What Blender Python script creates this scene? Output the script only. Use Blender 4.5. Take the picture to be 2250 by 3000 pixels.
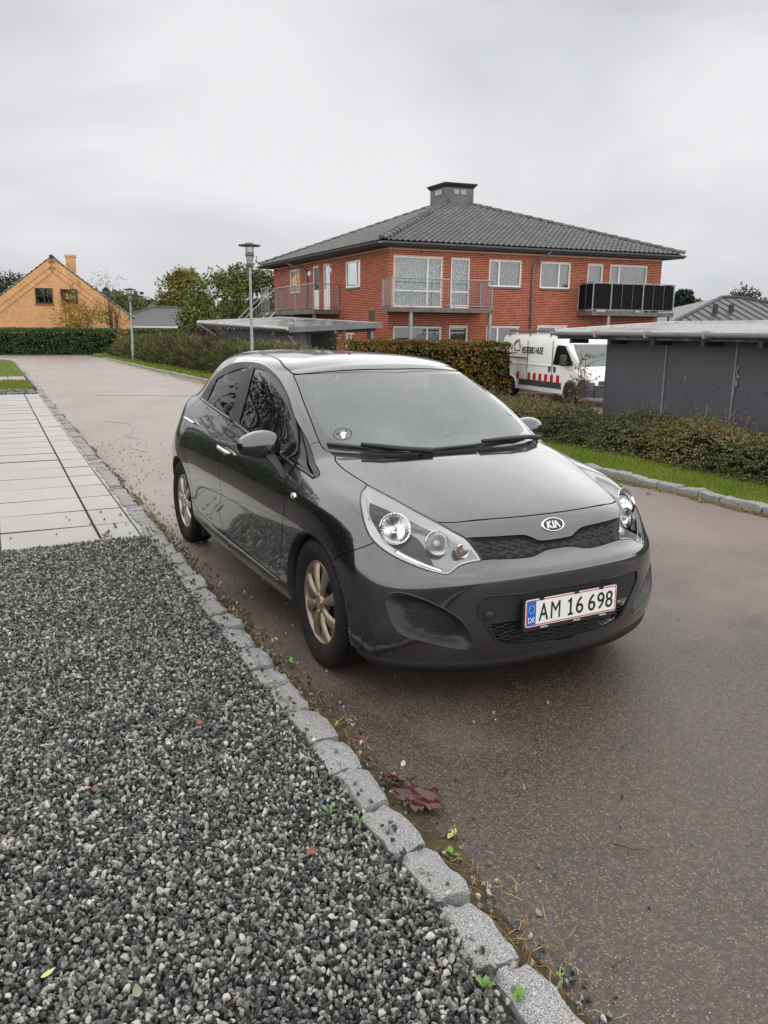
import bpy, bmesh, math, random
import numpy as np
from mathutils import Matrix, Vector

for o in list(bpy.data.objects):
    bpy.data.objects.remove(o)
SC = bpy.context.scene
COL = SC.collection
R = math.radians
PI = math.pi

# ---------------------------------------------------------------- camera
cam_data = bpy.data.cameras.new('camera')
cam = bpy.data.objects.new('camera', cam_data)
COL.objects.link(cam)
SC.camera = cam
cam_data.sensor_fit = 'HORIZONTAL'
cam_data.sensor_width = 36.0
cam_data.lens = 36.0 * 2303.2 / 2250.0
cam_data.clip_start = 0.05
cam_data.clip_end = 3000.0
CAM_H, CAM_PITCH, CAM_ROLL = 1.5714, 0.22466, 0.010739
_fw = Vector((0, math.cos(CAM_PITCH), -math.sin(CAM_PITCH)))
_up = Vector((0, math.sin(CAM_PITCH), math.cos(CAM_PITCH)))
_rt = Vector((1, 0, 0))
_r2 = math.cos(CAM_ROLL) * _rt + math.sin(CAM_ROLL) * _up
_u2 = -math.sin(CAM_ROLL) * _rt + math.cos(CAM_ROLL) * _up
cam.matrix_world = Matrix.Translation((0, 0, CAM_H)) @ Matrix((_r2, _u2, -_fw)).transposed().to_4x4()

# ---------------------------------------------------------------- sky: even overcast
world = bpy.data.worlds.new('World')
SC.world = world
world.use_nodes = True
wn = world.node_tree.nodes
wl = world.node_tree.links
bg = wn['Background']
SUN_EL, SUN_AZ = R(80), R(165)          # azimuth measured from +Y towards +X
sky = wn.new('ShaderNodeTexSky')
sky.sky_type = 'NISHITA'
sky.sun_disc = False
sky.sun_elevation = SUN_EL
sky.sun_rotation = SUN_AZ
sky.air_density = 1.0
sky.dust_density = 4.0
bw = wn.new('ShaderNodeRGBToBW')
wl.new(sky.outputs['Color'], bw.inputs['Color'])
tc = wn.new('ShaderNodeTexCoord')
mp = wn.new('ShaderNodeMapping')
mp.inputs['Scale'].default_value = (1.0, 1.0, 2.6)
wl.new(tc.outputs['Generated'], mp.inputs['Vector'])
nz = wn.new('ShaderNodeTexNoise')
nz.inputs['Scale'].default_value = 1.7
nz.inputs['Detail'].default_value = 4.0
nz.inputs['Roughness'].default_value = 0.52
nz.inputs['Distortion'].default_value = 0.3
wl.new(mp.outputs['Vector'], nz.inputs['Vector'])
cr = wn.new('ShaderNodeValToRGB')
cr.color_ramp.elements[0].position = 0.34
cr.color_ramp.elements[0].color = (2.50, 2.57, 2.68, 1)
cr.color_ramp.elements[1].position = 0.66
cr.color_ramp.elements[1].color = (4.10, 4.17, 4.28, 1)
wl.new(nz.outputs['Fac'], cr.inputs['Fac'])
mx = wn.new('ShaderNodeMix')
mx.data_type = 'RGBA'
mx.inputs['Factor'].default_value = 0.93      # cloud cover over the clear sky
wl.new(bw.outputs['Val'], mx.inputs['A'])
wl.new(cr.outputs['Color'], mx.inputs['B'])
wl.new(mx.outputs['Result'], bg.inputs['Color'])
bg.inputs['Strength'].default_value = 0.10

sun_data = bpy.data.lights.new('sun', 'SUN')
sun_data.energy = 1.5
sun_data.angle = R(176)
sun_data.color = (1.0, 0.985, 0.96)
sun = bpy.data.objects.new('sun', sun_data)
COL.objects.link(sun)
_sd = Vector((math.sin(SUN_AZ) * math.cos(SUN_EL), math.cos(SUN_AZ) * math.cos(SUN_EL), math.sin(SUN_EL)))
sun.rotation_euler = (-_sd).to_track_quat('-Z', 'Y').to_euler()

SC.view_settings.view_transform = 'Standard'
SC.view_settings.look = 'None'
SC.view_settings.gamma = 1.0
SC.view_settings.exposure = 1.05
SC.render.engine = 'CYCLES'
SC.cycles.use_denoising = True
SC.cycles.max_bounces = 7
SC.cycles.transparent_max_bounces = 10
SC.cycles.caustics_reflective = False
SC.cycles.caustics_refractive = False
# ---------------------------------------------------------------- helpers
rng = np.random.default_rng(7)
random.seed(7)

class MB:
    """collects vertices and faces; build() links them as ONE mesh object"""
    def __init__(self):
        self.v = []; self.f = []; self.mi = []
    def add(self, vs, fs, m=0):
        n = len(self.v)
        self.v.extend([tuple(p) for p in vs])
        self.f.extend([tuple(i + n for i in f) for f in fs])
        self.mi.extend([m] * len(fs))
        return self
    def box(self, x0, x1, y0, y1, z0, z1, m=0):
        return self.add([(x0,y0,z0),(x1,y0,z0),(x1,y1,z0),(x0,y1,z0),(x0,y0,z1),(x1,y0,z1),(x1,y1,z1),(x0,y1,z1)],
                        [(0,3,2,1),(4,5,6,7),(0,1,5,4),(1,2,6,5),(2,3,7,6),(3,0,4,7)], m)
    def prism(self, poly, axis, a0, a1, m=0):
        """polygon in the two other axes, extruded along axis from a0 to a1"""
        n = len(poly)
        def P(p, a):
            if axis == 0: return (a, p[0], p[1])
            if axis == 1: return (p[0], a, p[1])
            return (p[0], p[1], a)
        vs = [P(p, a0) for p in poly] + [P(p, a1) for p in poly]
        fs = [tuple(range(n))[::-1], tuple(range(n, 2*n))] + [(i, (i+1) % n, n+(i+1) % n, n+i) for i in range(n)]
        return self.add(vs, fs, m)
    def tube(self, pts, r, n=8, m=0, cap=True):
        pts = [Vector(p) for p in pts]
        k = len(pts)
        rs = r if isinstance(r, (list, tuple)) else [r] * k
        vs = []; up = None
        for i, p in enumerate(pts):
            t = (pts[min(i+1, k-1)] - pts[max(i-1, 0)])
            t = t.normalized() if t.length > 1e-9 else Vector((0,0,1))
            if up is None:
                up = Vector((0,0,1)) if abs(t.z) < .9 else Vector((1,0,0))
            s = t.cross(up)
            if s.length < 1e-6: s = t.orthogonal()
            s.normalize(); up = s.cross(t).normalized()
            for j in range(n):
                a = 2*PI*j/n
                vs.append(p + (s*math.cos(a) + up*math.sin(a)) * rs[i])
        fs = []
        for i in range(k-1):
            for j in range(n):
                a = i*n+j; b = i*n+(j+1) % n
                fs.append((a, b, b+n, a+n))
        if cap:
            fs.append(tuple(range(n))[::-1]); fs.append(tuple(range((k-1)*n, k*n)))
        return self.add(vs, fs, m)
    def lathe(self, prof, n=32, axis='Z', origin=(0,0,0), m=0, a0=0.0, a1=2*PI):
        """profile of (radius, height) turned round an axis through origin"""
        full = abs(a1-a0-2*PI) < 1e-6
        cols = n if full else n+1
        vs = []
        for r, h in prof:
            for j in range(cols):
                a = a0+(a1-a0)*j/n
                c, s = r*math.cos(a), r*math.sin(a)
                p = {'Z': (c, s, h), 'Y': (c, h, s), 'X': (h, c, s)}[axis]
                vs.append((p[0]+origin[0], p[1]+origin[1], p[2]+origin[2]))
        fs = []
        for i in range(len(prof)-1):
            for j in range(n if full else n):
                a = i*cols+j; b = i*cols+(j+1) % cols
                fs.append((a, b, b+cols, a+cols))
        return self.add(vs, fs, m)
    def mesh(self, name, mats, smooth=False):
        me = bpy.data.meshes.new(name)
        me.from_pydata(self.v, [], self.f)
        for q in (mats if isinstance(mats, (list, tuple)) else [mats]):
            me.materials.append(q)
        if len(me.materials) > 1:
            me.polygons.foreach_set('material_index', self.mi)
        if smooth:
            me.polygons.foreach_set('use_smooth', [True]*len(me.polygons))
        me.validate(); me.update()
        return me
    def build(self, name, mats, parent=None, smooth=False, fixn=True, loc=None):
        me = self.mesh(name, mats, smooth)
        if fixn:
            b = bmesh.new(); b.from_mesh(me)
            bmesh.ops.recalc_face_normals(b, faces=b.faces)
            b.to_mesh(me); b.free()
        return link(name, me, parent, loc)

def link(name, me, parent=None, loc=None, rot=None, scale=None):
    o = bpy.data.objects.new(name, me)
    COL.objects.link(o)
    if parent is not None: o.parent = parent
    if loc is not None: o.location = loc
    if rot is not None: o.rotation_euler = rot
    if scale is not None: o.scale = scale
    return o
def auto_smooth(o, deg=35):
    me = o.data
    me.polygons.foreach_set('use_smooth', [True]*len(me.polygons))
    b = bmesh.new(); b.from_mesh(me)
    lim = R(deg)
    for e in b.edges:
        if len(e.link_faces) == 2 and e.calc_face_angle(0.0) > lim:
            e.smooth = False
    b.to_mesh(me); b.free()
    return o
def bevel(o, w, seg=2, deg=30):
    m = o.modifiers.new('bevel', 'BEVEL'); m.width = w; m.segments = seg
    m.limit_method = 'ANGLE'; m.angle_limit = R(deg)
    return o
def thing(name, label, cat, loc=(0,0,0), rotz=0.0, group=None):
    o = bpy.data.objects.new(name, None)
    o.empty_display_size = .2
    COL.objects.link(o)
    o.location = loc; o.rotation_euler = (0,0,rotz)
    return tag(o, label, cat, group)
def tag(o, label, cat, group=None):
    o['label'] = label; o['category'] = cat
    if group: o['group'] = group
    return o
def struct(o, label=None, kind='structure'):
    o['kind'] = kind
    if label: o['label'] = label
    return o

# ---------------------------------------------------------------- materials
class NT:
    def __init__(self, name):
        self.m = bpy.data.materials.new(name); self.m.use_nodes = True
        self.t = self.m.node_tree; self.n = self.t.nodes; self.l = self.t.links
        self.b = self.n['Principled BSDF']; self.out = self.n['Material Output']
        self._tc = None
    def node(self, ty, **kw):
        nd = self.n.new(ty)
        for k, v in kw.items():
            if hasattr(nd, k): setattr(nd, k, v)
        return nd
    def link(self, a, b): self.l.new(a, b); return self
    def co(self, kind='Object'):
        if self._tc is None: self._tc = self.node('ShaderNodeTexCoord')
        return self._tc.outputs[kind]
    def noise(self, scale, detail=4, rough=.55, dist=0, vec=None, out='Fac', dim=None):
        nd = self.node('ShaderNodeTexNoise')
        nd.inputs['Scale'].default_value = scale; nd.inputs['Detail'].default_value = detail
        nd.inputs['Roughness'].default_value = rough; nd.inputs['Distortion'].default_value = dist
        self.link(vec if vec is not None else self.co(), nd.inputs['Vector'])
        return nd.outputs[out]
    def vor(self, scale, feature='F1', out='Distance', vec=None, rand=1.0):
        nd = self.node('ShaderNodeTexVoronoi'); nd.feature = feature
        nd.inputs['Scale'].default_value = scale; nd.inputs['Randomness'].default_value = rand
        self.link(vec if vec is not None else self.co(), nd.inputs['Vector'])
        return nd.outputs[out]
    def ramp(self, fac, stops, interp='LINEAR'):
        nd = self.node('ShaderNodeValToRGB'); e = nd.color_ramp.elements
        nd.color_ramp.interpolation = interp
        while len(e) < len(stops): e.new(.5)
        for i, (p, c) in enumerate(stops):
            e[i].position = p
            c = (c, c, c) if not isinstance(c, (tuple, list)) else c
            e[i].color = (*c[:3], 1)
        self.link(fac, nd.inputs['Fac'])
        return nd.outputs['Color']
    def mix(self, fac, a, b, mode='MIX'):
        nd = self.node('ShaderNodeMix'); nd.data_type = 'RGBA'; nd.blend_type = mode
        for s, v in (('Factor', fac), ('A', a), ('B', b)):
            if isinstance(v, (int, float)) and s == 'Factor': nd.inputs[s].default_value = v
            elif isinstance(v, (tuple, list)): nd.inputs[s].default_value = (*v[:3], 1)
            elif isinstance(v, (int, float)): nd.inputs[s].default_value = (v, v, v, 1)
            else: self.link(v, nd.inputs[s])
        return nd.outputs['Result']
    def math(self, op, a, b=None, clamp=False):
        nd = self.node('ShaderNodeMath'); nd.operation = op; nd.use_clamp = clamp
        for i, v in enumerate((a, b)):
            if v is None: continue
            if isinstance(v, (int, float)): nd.inputs[i].default_value = v
            else: self.link(v, nd.inputs[i])
        return nd.outputs[0]
    def mapping(self, scale=(1,1,1), vec=None, rot=(0,0,0), loc=(0,0,0)):
        nd = self.node('ShaderNodeMapping'); nd.inputs['Scale'].default_value = scale
        nd.inputs['Rotation'].default_value = rot; nd.inputs['Location'].default_value = loc
        self.link(vec if vec is not None else self.co(), nd.inputs['Vector'])
        return nd.outputs['Vector']
    def bump(self, h, strength=.3, dist=.01, normal=None):
        nd = self.node('ShaderNodeBump'); nd.inputs['Strength'].default_value = strength
        nd.inputs['Distance'].default_value = dist
        self.link(h, nd.inputs['Height'])
        if normal is not None: self.link(normal, nd.inputs['Normal'])
        self.link(nd.outputs['Normal'], self.b.inputs['Normal'])
        return nd.outputs['Normal']
    def set(self, **kw):
        names = dict(color='Base Color', rough='Roughness', metal='Metallic', coat='Coat Weight', coatrough='Coat Roughness',
                     spec='Specular IOR Level', trans='Transmission Weight', ior='IOR', alpha='Alpha', sheen='Sheen Weight', sub='Subsurface Weight')
        for k, v in kw.items():
            s = self.b.inputs[names[k]]
            if isinstance(v, (tuple, list)): s.default_value = (*v[:3], 1)
            elif isinstance(v, (int, float)): s.default_value = v
            else: self.link(v, s)
        return self
def simple(name, color, rough=.5, metal=0.0, var=.12, scale=6.0, bump=0.0, bscale=60.0, **kw):
    """plain surface with slight grime variation"""
    t = NT(name)
    n = t.noise(scale, 5, .6)
    c2 = tuple(min(1, c*(1+var)) for c in color); c1 = tuple(c*(1-var) for c in color)
    t.set(color=t.ramp(n, [(.3, c1), (.7, c2)]), metal=metal, **kw)
    t.set(rough=t.ramp(n, [(.3, min(1, rough*1.15)), (.7, rough*.85)]))
    if bump: t.bump(t.noise(bscale, 4, .6), bump, .01)
    return t.m
def thin_glass(name, tint=(1,1,1), rough=.0, base_reflect=.0, dirt=None, drops=False):
    """thin pane: see-through with angle-dependent mirror reflection, and a faint film of dirt or fog"""
    t = NT(name)
    tr = t.node('ShaderNodeBsdfTransparent'); tr.inputs['Color'].default_value = (*tint, 1)
    gl = t.node('ShaderNodeBsdfGlossy'); gl.inputs['Roughness'].default_value = rough
    fr = t.node('ShaderNodeFresnel'); fr.inputs['IOR'].default_value = 1.55
    f = t.math('MULTIPLY_ADD', fr.outputs[0], 1.0 - base_reflect)
    f.node.inputs[2].default_value = base_reflect
    ms = t.node('ShaderNodeMixShader')
    t.link(f, ms.inputs[0]); t.link(tr.outputs[0], ms.inputs[1]); t.link(gl.outputs[0], ms.inputs[2])
    last = ms
    if dirt:
        df = t.node('ShaderNodeBsdfDiffuse'); df.inputs['Color'].default_value = (*dirt[1], 1)
        tl = t.node('ShaderNodeBsdfTranslucent'); tl.inputs['Color'].default_value = (*dirt[1], 1)
        ad = t.node('ShaderNodeMixShader'); ad.inputs[0].default_value = .12
        t.link(df.outputs[0], ad.inputs[1]); t.link(tl.outputs[0], ad.inputs[2])
        m2 = t.node('ShaderNodeMixShader')
        n = t.noise(dirt[2], 4, .6)
        t.link(t.ramp(n, [(.3, dirt[0]*.8), (.7, min(1, dirt[0]*1.2))]), m2.inputs[0])
        t.link(tr.outputs[0], m2.inputs[1]); t.link(ad.outputs[0], m2.inputs[2])
        t.link(m2.outputs[0], ms.inputs[1])
    if drops:
        v = t.vor(170, vec=t.mapping((1, 1, 1)))
        h = t.ramp(v, [(.0, 1.0), (.22, 0.0)])
        n2 = t.ramp(t.noise(60, 2), [(.5, 0), (.6, 1)])
        hh = t.math('MULTIPLY', h, n2)
        nb = t.node('ShaderNodeBump'); nb.inputs['Strength'].default_value = .5; nb.inputs['Distance'].default_value = .003
        t.link(hh, nb.inputs['Height']); t.link(nb.outputs[0], gl.inputs['Normal']); t.link(nb.outputs[0], fr.inputs['Normal'])
    t.link(last.outputs[0], t.out.inputs['Surface'])
    return t.m
def text_mesh(name, body, size, mat, parent=None, extrude=.0008, align='CENTER', sx=1.0, spacing=1.0, bold=0.0):
    cu = bpy.data.curves.new(name, 'FONT'); cu.body = body; cu.size = size; cu.extrude = extrude; cu.offset = bold
    cu.align_x = align; cu.align_y = 'CENTER'; cu.space_character = spacing
    tmp = bpy.data.objects.new('tmp', cu); COL.objects.link(tmp)
    me = bpy.data.meshes.new_from_object(tmp.evaluated_get(bpy.context.evaluated_depsgraph_get()))
    bpy.data.objects.remove(tmp); bpy.data.curves.remove(cu)
    me.name = name
    if sx != 1.0: me.transform(Matrix.Diagonal((sx, 1, 1, 1)))
    me.materials.clear(); me.materials.append(mat)
    return link(name, me, parent)

TWIG = simple('reddish_twig', (.085, .028, .018), .7, var=.3, scale=30)
# ================================================================ setting: ground, road, kerbs, paving, gravel, verge
AX, BX = np.array([-.445, .8955]), np.array([.8955, .445])   # along the road, across it
def rd(s, t, z=0.0):
    """road coordinates (metres along, across, up) to world"""
    p = s*AX+t*BX
    return (float(p[0]), float(p[1]), float(z))
ROAD_ROT = math.atan2(AX[1], AX[0])
T_L, T_R = 1.10, 6.15          # road edges
def np_mesh(name, V, F, mats, smooth=False, tint=None, mi=None):
    V = np.asarray(V, np.float32); F = np.asarray(F, np.int32); k = F.shape[1]
    me = bpy.data.meshes.new(name)
    me.vertices.add(len(V)); me.vertices.foreach_set('co', V.ravel())
    me.loops.add(F.size); me.loops.foreach_set('vertex_index', F.ravel())
    me.polygons.add(len(F)); me.polygons.foreach_set('loop_start', np.arange(0, F.size, k, dtype=np.int32))
    for q in (mats if isinstance(mats, (list, tuple)) else [mats]): me.materials.append(q)
    if mi is not None: me.polygons.foreach_set('material_index', np.asarray(mi, np.int32))
    if smooth: me.polygons.foreach_set('use_smooth', np.ones(len(F), bool))
    if tint is not None:
        a = me.attributes.new('tint', 'FLOAT', 'POINT'); a.data.foreach_set('value', np.asarray(tint, np.float32))
    me.update(calc_edges=True); me.validate()
    return me
def scatter(TV, TF, pos, rot, scl, tint=None):
    """copies of a template (nv,3)/(nf,k) at pos (n,3) with 3x3 rotations (n,3,3) and scale (n,) or (n,3)"""
    n = len(pos); scl = np.asarray(scl, float); scl = scl[:, None, None] if scl.ndim == 1 else scl[:, None, :]
    V = np.einsum('nij,nvj->nvi', rot, TV[None]*scl)+pos[:, None, :]
    F = TF[None]+(np.arange(n)*len(TV))[:, None, None]
    tn = np.repeat(tint if tint is not None else rng.random(n), len(TV))
    return V.reshape(-1, 3), F.reshape(-1, TF.shape[1]), tn
def rotz(a):
    c, s = np.cos(a), np.sin(a); o = np.zeros((len(a), 3, 3))
    o[:, 0, 0] = c; o[:, 0, 1] = -s; o[:, 1, 0] = s; o[:, 1, 1] = c; o[:, 2, 2] = 1
    return o
def rot_any(n):
    """random rotations"""
    q = rng.normal(size=(n, 4)); q /= np.linalg.norm(q, axis=1)[:, None]
    w, x, y, z = q.T
    return np.stack([np.stack([1-2*(y*y+z*z), 2*(x*y-z*w), 2*(x*z+y*w)], -1), np.stack([2*(x*y+z*w), 1-2*(x*x+z*z), 2*(y*z-x*w)], -1), np.stack([2*(x*z-y*w), 2*(y*z+x*w), 1-2*(x*x+y*y)], -1)], 1)

# ---------------- materials
def asphalt():
    t = NT('wet_asphalt')
    co = t.co('Object')
    cell = t.node('ShaderNodeTexVoronoi'); cell.inputs['Scale'].default_value = 175; t.link(co, cell.inputs['Vector'])
    sp = t.node('ShaderNodeSeparateColor'); t.link(cell.outputs['Color'], sp.inputs[0])
    stone = t.ramp(sp.outputs[0], [(0, (.030, .025, .022)), (.30, (.058, .044, .036)), (.55, (.105, .076, .058)), (.78, (.18, .128, .096)), (.92, (.34, .25, .185)), (1, (.55, .43, .32))])
    bind = t.ramp(cell.outputs['Distance'], [(.30, 0), (.52, 1)])
    c = t.mix(bind, stone, (.024, .0205, .0185))
    c = t.mix(t.ramp(t.vor(62, out='Distance'), [(.15, .55), (.55, 0)]), c, (.17, .125, .098))
    c = t.mix(t.ramp(t.noise(34, 3, .7), [(.40, .45), (.58, 0)]), c, (.030, .025, .022))
    big = t.noise(.35, 5, .6)
    c = t.mix(t.ramp(big, [(.35, .0), (.7, .35)]), c, (.14, .098, .076))
    # grazing sky sheen painted into the colour: far half paler and pinker
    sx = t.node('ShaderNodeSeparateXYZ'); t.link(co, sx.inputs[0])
    dry = t.math('ADD', t.math('MULTIPLY', sx.outputs['Y'], .075), t.math('MULTIPLY', t.noise(.5, 4, .6), .9))  # weight of the painted sheen, growing up the road
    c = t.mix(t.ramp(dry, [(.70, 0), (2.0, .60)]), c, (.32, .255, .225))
    # fine litter dust towards the gutter
    fine = t.noise(3.0, 6, .65)
    c = t.mix(t.ramp(fine, [(.55, 0), (.75, .3)]), c, (.07, .055, .04))
    # damp film: glossier where water stands
    film = t.noise(.9, 5, .6, .6, vec=t.mapping((1, .35, 1), rot=(0, 0, ROAD_ROT)))
    t.set(color=c, rough=t.ramp(film, [(.36, .47), (.58, .37), (.70, .27)]), spec=.55)
    h = t.ramp(cell.outputs['Distance'], [(0, 1), (.55, 0)])
    n2 = t.noise(420, 2)
    t.bump(t.math('ADD', h, n2), .50, .0026)
    return t.m
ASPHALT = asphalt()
def soil_mat():
    t = NT('rough_grass_ground')
    n = t.noise(1.3, 6, .65); n2 = t.noise(40, 3)
    c = t.mix(n2, t.ramp(n, [(.3, (.035, .05, .015)), (.5, (.055, .075, .02)), (.7, (.085, .075, .03))]), (.03, .028, .015))
    t.set(color=c, rough=.95); t.bump(n2, .6, .03)
    return t.m
GROUND = soil_mat()
def lawn_mat():
    t = NT('lawn_grass')
    n = t.noise(.9, 5, .6); n2 = t.noise(90, 3)
    t.set(color=t.mix(n2, t.ramp(n, [(.3, (.11, .165, .012)), (.7, (.17, .225, .020))]), (.035, .075, .012)), rough=.9)
    t.bump(n2, .8, .02)
    return t.m
LAWN = lawn_mat()
def granite():
    t = NT('weathered_granite')
    sp = t.noise(260, 2, .7); n2 = t.noise(120, 3, .6); big = t.noise(5, 4)
    c = t.ramp(sp, [(.38, (.075, .075, .08)), (.46, (.23, .23, .23)), (.56, (.36, .35, .34)), (.66, (.54, .53, .51))])
    c = t.mix(t.ramp(big, [(.48, 0), (.75, .55)]), c, (.20, .19, .12))
    at = t.node('ShaderNodeObjectInfo')
    c = t.mix(t.math('MULTIPLY', at.outputs['Random'], .35), c, (.17, .165, .16))
    t.set(color=c, rough=.7); t.bump(t.math('ADD', n2, t.noise(30, 4)), .6, .006)
    return t.m
GRANITE = granite()
def paver_mat(name, base, pink=0):
    t = NT(name)
    n = t.noise(2.2, 6, .62); f = t.noise(240, 3, .6)
    oi = t.node('ShaderNodeObjectInfo')
    c = t.mix(t.ramp(n, [(.3, 0), (.7, 1)]), tuple(b*.84 for b in base), tuple(min(1, b*1.12) for b in base))
    c = t.mix(t.math('MULTIPLY', oi.outputs['Random'], .30), c, tuple(b*.70 for b in base))
    c = t.mix(t.ramp(f, [(.45, 0), (.75, .25)]), c, tuple(b*.55 for b in base))
    t.set(color=c, rough=t.ramp(n, [(.3, .45), (.7, .65)])); t.bump(f, .25, .003)
    return t.m
PAVER = paver_mat('grey_concrete_slab', (.38, .365, .34))
PAVER_PINK = paver_mat('reddish_paver', (.36, .27, .24))
SANDJOINT = simple('sand_joint', (.055, .042, .03), .95, var=.3, scale=40, bump=.5, bscale=150)

# ---------------- terrain sheet
def terrain_z(s, t, y):
    z = np.full_like(s, -.06)
    k = np.clip((t-6.75)/2.2, 0, 1); k = k*k*(3-2*k)
    z = z-.64*k
    f = np.clip((y-140)/160, 0, 1)
    return z+f*f*12
gx = np.concatenate([-np.geomspace(400, 30, 26), np.arange(-29, 30, 1.0), np.geomspace(30, 400, 26)])
gy = np.concatenate([np.arange(-12, 60, 1.0), np.geomspace(60, 480, 34)])
XX, YY = np.meshgrid(gx, gy)
SS, TT = XX*AX[0]+YY*AX[1], XX*BX[0]+YY*BX[1]
ZZ = terrain_z(SS, TT, YY)+np.where(YY > 150, 3*np.sin(XX*.013)+2*np.sin(XX*.031+1), 0)
nx_, ny_ = len(gx), len(gy)
ii = np.arange(nx_*ny_).reshape(ny_, nx_)
Fq = np.stack([ii[:-1, :-1].ravel(), ii[:-1, 1:].ravel(), ii[1:, 1:].ravel(), ii[1:, :-1].ravel()], 1)
struct(link('ground', np_mesh('ground', np.stack([XX.ravel(), YY.ravel(), ZZ.ravel()], 1), Fq, GROUND, True)))
def sheet(name, st_pts, z, mat, thick=.05):
    m = MB().prism([rd(s, t)[:2] for s, t in st_pts], 2, z-thick, z)
    return m.build(name, mat)
# road: carriageway up to the turning head before the far hedge
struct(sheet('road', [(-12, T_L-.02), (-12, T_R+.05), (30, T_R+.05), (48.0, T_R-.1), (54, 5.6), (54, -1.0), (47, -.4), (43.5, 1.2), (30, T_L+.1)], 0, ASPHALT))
# repaired joint and a damp streak on the carriageway (thin bitumen seal, thin water film)
WET = NT('thin_water_film'); WET.set(color=(.17, .155, .145), rough=.22, spec=.6); WET.bump(WET.noise(60, 3), .15, .01); WET = WET.m
def film(name, pts, w, seed):
    r = np.random.default_rng(seed); L, Rr = [], []
    P = np.array(pts, float); k = 40
    tt = np.linspace(0, 1, len(P)); ti = np.linspace(0, 1, k)
    Q = np.stack([np.interp(ti, tt, P[:, j]) for j in (0, 1)], 1)
    wob = np.cumsum(r.normal(0, .05, k)); wob -= np.linspace(wob[0], wob[-1], k)
    d = np.gradient(Q, axis=0); d /= np.linalg.norm(d, axis=1)[:, None]; n = np.stack([-d[:, 1], d[:, 0]], 1)
    ww = w*(.45+.9*r.random(k))*np.sin(np.linspace(.08, PI-.08, k))**.5
    A_ = Q+n*(wob*w*1.5+ww/2)[:, None]; B_ = Q+n*(wob*w*1.5-ww/2)[:, None]
    v = [rd(a[0], a[1], .004) for a in A_]+[rd(b[0], b[1], .004) for b in B_]
    m = MB().add(v, [(i, i+1, k+i+1, k+i) for i in range(k-1)])
    return struct(m.build(name, WET))
film('water_film', [(14.6, 1.70), (13.9, 2.10), (13.2, 1.95), (12.4, 1.80), (11.9, 1.90)], .085, 3)
film('water_film', [(11.7, 1.82), (11.1, 1.70), (10.6, 1.78)], .10, 5)
film('water_film', [(20.4, 2.3), (19.9, 3.6), (19.5, 4.6), (19.1, 6.0)], .16, 8)

# ---------------- granite setts
def sett_mesh(i, L, Wd, Hh):
    """hewn block: flat uneven top, chipped arrises, slightly skewed plan"""
    r = np.random.default_rng(100+i)
    b = bmesh.new(); bmesh.ops.create_cube(b, size=2)
    bmesh.ops.subdivide_edges(b, edges=b.edges[:], cuts=5, use_grid_fill=True)
    ph = r.random(14)*6.28; sk = r.normal(0, .05, 4)
    for v in b.verts:
        x, y, z = v.co
        top = max(0.0, z)
        # chips at the upper edges, deeper at random places
        ex, ey = max(0, abs(x)-.80)/.20, max(0, abs(y)-.72)/.28
        chip = .5+.5*math.sin(3.3*x+2.1*y+ph[0])*math.sin(4.7*y-2.2*x+ph[1])
        nx = x*(1-.035*top*chip-.05*ey*ex)+sk[0]*y+.022*math.sin(4*y+ph[2])+.018*math.sin(5*z+ph[3])
        ny = y*(1-.060*top*chip-.06*ex*ey)+sk[1]*x+.040*math.sin(3*x+ph[4])+.022*math.sin(9*x+ph[5])
        nz = z+(z > 0)*(.050*math.sin(2.2*x+ph[6])+.035*math.sin(3.1*y+ph[7])+.030*math.sin(6.4*x+5*y+ph[8])+sk[2]*x+sk[3]*y)
        nz -= top*(.13*chip*(ex*ex+ey*ey)+.16*ex*ey)
        v.co = (nx*L/2, ny*Wd/2, nz*Hh/2+r.normal(0, .0009))
    me = bpy.data.meshes.new('granite_sett'); b.to_mesh(me); b.free()
    me.materials.append(GRANITE); me.polygons.foreach_set('use_smooth', [False]*len(me.polygons))
    return me
SETT_LONG = [sett_mesh(i, .245, .120, .16) for i in range(9)]
SETT_SHORT = [sett_mesh(20+i, .118, .125, .16) for i in range(6)]
def kerb(name, label, runs, side):
    root = MB()
    for (s0, s1, tf, *_r) in runs:
        n = max(2, int((s1-s0)/2))
        for i in range(n):
            a, b_ = s0+(s1-s0)*i/n, s0+(s1-s0)*(i+1)/n
            root.prism([rd(a, tf(a)-.07)[:2], rd(b_, tf(b_)-.07)[:2], rd(b_, tf(b_)+.07)[:2], rd(a, tf(a)+.07)[:2]], 2, -.12, .003)
    base = root.build(name, SANDJOINT); struct(base)
    r = np.random.default_rng(11+side)
    for (s0, s1, tf, meshes, pitch, zt) in runs:
        s = s0
        while s < s1:
            me = meshes[int(r.integers(len(meshes)))]
            L = pitch*(.9+.2*r.random())
            o = link('granite_sett', me, base)
            o.location = rd(s+L/2, tf(s+L/2)+r.normal(0, .006), zt-.075+r.normal(0, .004))
            o.rotation_euler = (r.normal(0, .03), r.normal(0, .03), ROAD_ROT+r.normal(0, .03)+(PI if r.random() < .5 else 0))
            k = L/pitch*.985
            o.scale = (k, (.94+.14*r.random())*(1.0 if side == 0 else 1.35), 1)
            s += L+(.014 if side == 0 else .024)
    return base
kerb('kerb', 'granite sett kerb along the gravel', [
    (.55, 6.0, lambda s: 1.020, SETT_LONG, .245, .046), (6.0, 22.0, lambda s: 1.030+.004*(s-6), SETT_SHORT, .118, .030), (22.0, 43.0, lambda s: 1.12, SETT_LONG, .30, .05)], 0)
kerb('kerb', 'granite sett kerb along the verge', [
    (1.5, 30.0, lambda s: T_R+.12-.012*max(0, s-12), SETT_LONG, .225, .062), (30.0, 47.0, lambda s: T_R-.1-.014*(s-30), SETT_LONG, .30, .05)], 1)
far_k = MB()
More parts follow.
